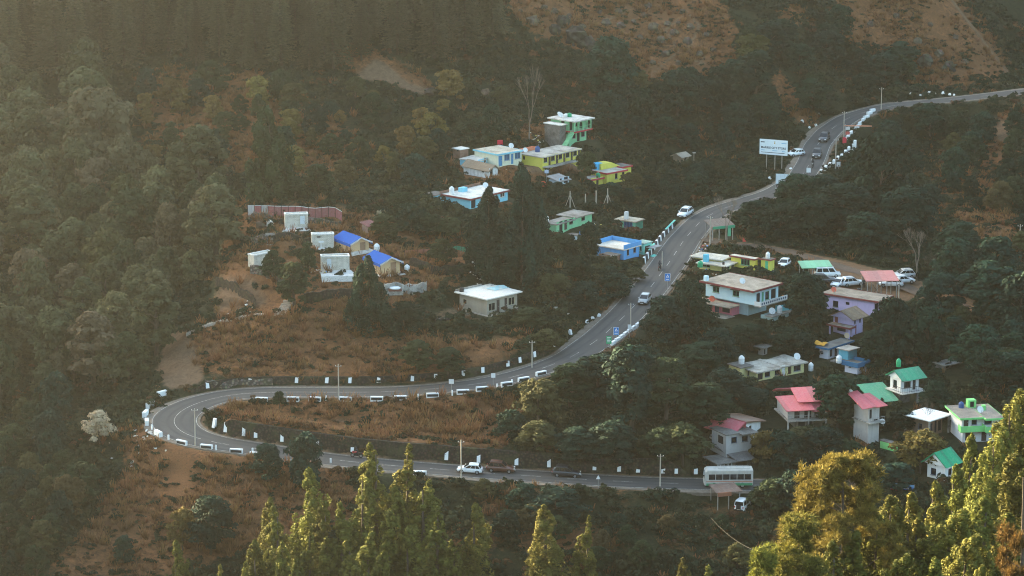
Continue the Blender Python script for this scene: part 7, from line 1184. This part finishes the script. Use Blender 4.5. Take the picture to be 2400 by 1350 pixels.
# ------------------------------------------------------------ undergrowth, dry grass and stones nobody could count
def scatter(name, label_kind, protos, P, S, RZ_, I):
    pc_ = bpy.data.collections.new(name + '_kinds')
    for k, me_ in enumerate(protos): pc_.objects.link(bpy.data.objects.new('%s_kind_%02d' % (name, k), me_))
    me_ = bpy.data.meshes.new(name); me_.vertices.add(len(P)); me_.vertices.foreach_set('co', P.astype(np.float32).ravel())
    for nm, ty, arr in (('scl', 'FLOAT', S.astype(np.float32)), ('rz', 'FLOAT', RZ_.astype(np.float32)), ('kind_index', 'INT', I.astype(np.int32))):
        a = me_.attributes.new(nm, ty, 'POINT'); a.data.foreach_set('value', arr)
    o = obj(name, me_); tag(o, kind='stuff'); o['label'] = label_kind[0]; o['category'] = label_kind[1]
    g = bpy.data.node_groups.new(name, 'GeometryNodeTree'); g.interface.new_socket('Geometry', in_out='INPUT', socket_type='NodeSocketGeometry'); g.interface.new_socket('Geometry', in_out='OUTPUT', socket_type='NodeSocketGeometry')
    N = g.nodes.new; gi, go = N('NodeGroupInput'), N('NodeGroupOutput'); ci_ = N('GeometryNodeCollectionInfo'); ci_.inputs[0].default_value = pc_; ci_.inputs[1].default_value = True; ci_.inputs[2].default_value = True
    ip = N('GeometryNodeInstanceOnPoints'); ip.inputs['Pick Instance'].default_value = True
    def att(nm, ty): a = N('GeometryNodeInputNamedAttribute'); a.data_type = ty; a.inputs[0].default_value = nm; return a.outputs[0]
    cb = N('ShaderNodeCombineXYZ'); g.links.new(att('rz', 'FLOAT'), cb.inputs[2]); e2r = N('FunctionNodeEulerToRotation'); g.links.new(cb.outputs[0], e2r.inputs[0])
    g.links.new(gi.outputs[0], ip.inputs['Points']); g.links.new(ci_.outputs[0], ip.inputs['Instance']); g.links.new(att('kind_index', 'INT'), ip.inputs['Instance Index']); g.links.new(e2r.outputs[0], ip.inputs['Rotation']); g.links.new(att('scl', 'FLOAT'), ip.inputs['Scale']); g.links.new(ip.outputs[0], go.inputs[0])
    md = o.modifiers.new('scatter', 'NODES'); md.node_group = g; return o
F_SHRUB = foliage('scrub_leaves', (.003, .011, .007), (.024, .044, .024), .18, .2, (.048, .050, .022))
F_RUST = foliage('rusty_bracken', (.030, .019, .010), (.125, .072, .034), .2, .08)
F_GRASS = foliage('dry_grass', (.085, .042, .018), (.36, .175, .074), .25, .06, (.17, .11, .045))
def shrub(R_, n, per, leaf, mat):
    cc = rng.normal(size=(n, 3)) * [R_ * .42, R_ * .42, R_ * .2] + [0, 0, R_ * .35]; cr = R_ * rng.uniform(.25, .5, n); P, N, S, t = clump_cloud(cc, cr, per, leaf, .3, .8); return crown_mesh('shrub', P, N, S, t, mat)
def tuft(n, h, spread, mat, bend=.5):
    a = rng.uniform(0, 6.28, n); r = spread * np.sqrt(rng.rand(n)); b = np.stack([np.cos(a) * r, np.sin(a) * r, np.full(n, -.05)], 1); d = np.stack([np.cos(a), np.sin(a), np.zeros(n)], 1); hh = h * rng.uniform(.6, 1.2, n)[:, None]; s = np.stack([-np.sin(a), np.cos(a), np.zeros(n)], 1) * .075
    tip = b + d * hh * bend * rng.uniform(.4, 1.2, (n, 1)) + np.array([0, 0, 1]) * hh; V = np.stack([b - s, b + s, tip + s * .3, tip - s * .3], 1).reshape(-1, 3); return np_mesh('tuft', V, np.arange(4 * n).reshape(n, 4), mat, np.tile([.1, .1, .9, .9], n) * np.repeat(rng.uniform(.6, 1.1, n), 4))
inframe = lambda x, y, z, m: (lambda q: (q[0] > -m) & (q[0] < 2400 + m) & (q[1] > -m) & (q[1] < 1350 + m))(project(x, y, z))
def samples(n):
    x, y = rng.uniform(-124, 134, n), rng.uniform(387, 714, n); z = hz(x, y); k = inframe(x, y, z, 60); return x[k], y[k], z[k]
def keepout(x, y, m, h=2.0): return (hz(x, y, RDIST) > m) & (hz(x, y, SDIST) > m) & (hz(x, y, PADD) > h)
x, y, z = samples(60000); dv, bv = hz(x, y, dry), hz(x, y, bare); pr = np.clip(1.0 - .85 * dv, .3, 1) * np.clip(1 - 1.6 * bv, 0, 1) * np.clip(.75 + 1.5 * fbm(x, y, 9, 3), .15, 1); pr = np.maximum(pr, .55 * sstep(.04, .16, fbm(x + 31, y, 6.5, 4)) * np.clip(1 - 1.6 * bv, 0, 1))
k = (rng.rand(len(x)) < pr) & keepout(x, y, 1.3); x, y, z, dv = x[k], y[k], z[k], dv[k]
sc_s = rng.uniform(.45, 1.25, len(x)) ** 1.3 * np.clip(1.15 - .6 * dv, .4, 1.2) * np.clip(.4 + hz(x, y, RDIST) / 6, .5, 1)
scatter('undergrowth', ('low mixed scrub and brambles covering the hillside', 'undergrowth'), [shrub(1.25, 7, 24, .28, F_SHRUB), shrub(1.0, 6, 24, .25, F_SHRUB), shrub(1.5, 9, 22, .30, F_SHRUB), shrub(1.1, 6, 24, .26, F_RUST), shrub(1.0, 7, 20, .27, F_SHRUB)], np.stack([x, y, z - .1], 1), sc_s, rng.uniform(0, 6.28, len(x)), rng.choice([0, 1, 2, 3, 4], len(x), p=[.27, .25, .22, .03, .23]))
x, y, z = samples(150000); dv, bv = hz(x, y, dry), hz(x, y, bare); pr = np.clip(.02 + .92 * dv, 0, 1) * np.clip(1 - 1.5 * bv, .03, 1) * np.clip(.45 + 3.0 * fbm(x + 50, y, 6, 4), .04, 1)
k = (rng.rand(len(x)) < pr) & keepout(x, y, .6, .5); x, y, z = x[k], y[k], z[k]
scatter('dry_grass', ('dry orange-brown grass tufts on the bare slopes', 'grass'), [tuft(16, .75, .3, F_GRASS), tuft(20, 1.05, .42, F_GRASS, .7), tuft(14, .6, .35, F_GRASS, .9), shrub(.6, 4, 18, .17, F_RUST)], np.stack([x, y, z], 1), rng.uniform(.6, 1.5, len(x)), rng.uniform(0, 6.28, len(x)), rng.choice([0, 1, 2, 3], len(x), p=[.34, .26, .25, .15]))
# air
F_HAZE = bpy.data.materials.new('haze_air'); F_HAZE.use_nodes = True; hn = F_HAZE.node_tree; hn.nodes.remove(hn.nodes['Principled BSDF']); pv = hn.nodes.new('ShaderNodeVolumePrincipled')
pv.inputs['Color'].default_value = (.92, .92, .88, 1); pv.inputs['Density'].default_value = .0001; pv.inputs['Anisotropy'].default_value = .90; hn.links.new(pv.outputs[0], hn.nodes['Material Output'].inputs['Volume'])
hb = MB().box(GX[0] - 40, GX[-1] + 40, GY[0] - 40, GY[-1] + 40, float(ZZ.min()) - 1, float(ZZ.max()) + 30).build('haze', F_HAZE); tag(hb, 'thin warm evening haze over the valley', 'haze', kind='stuff')
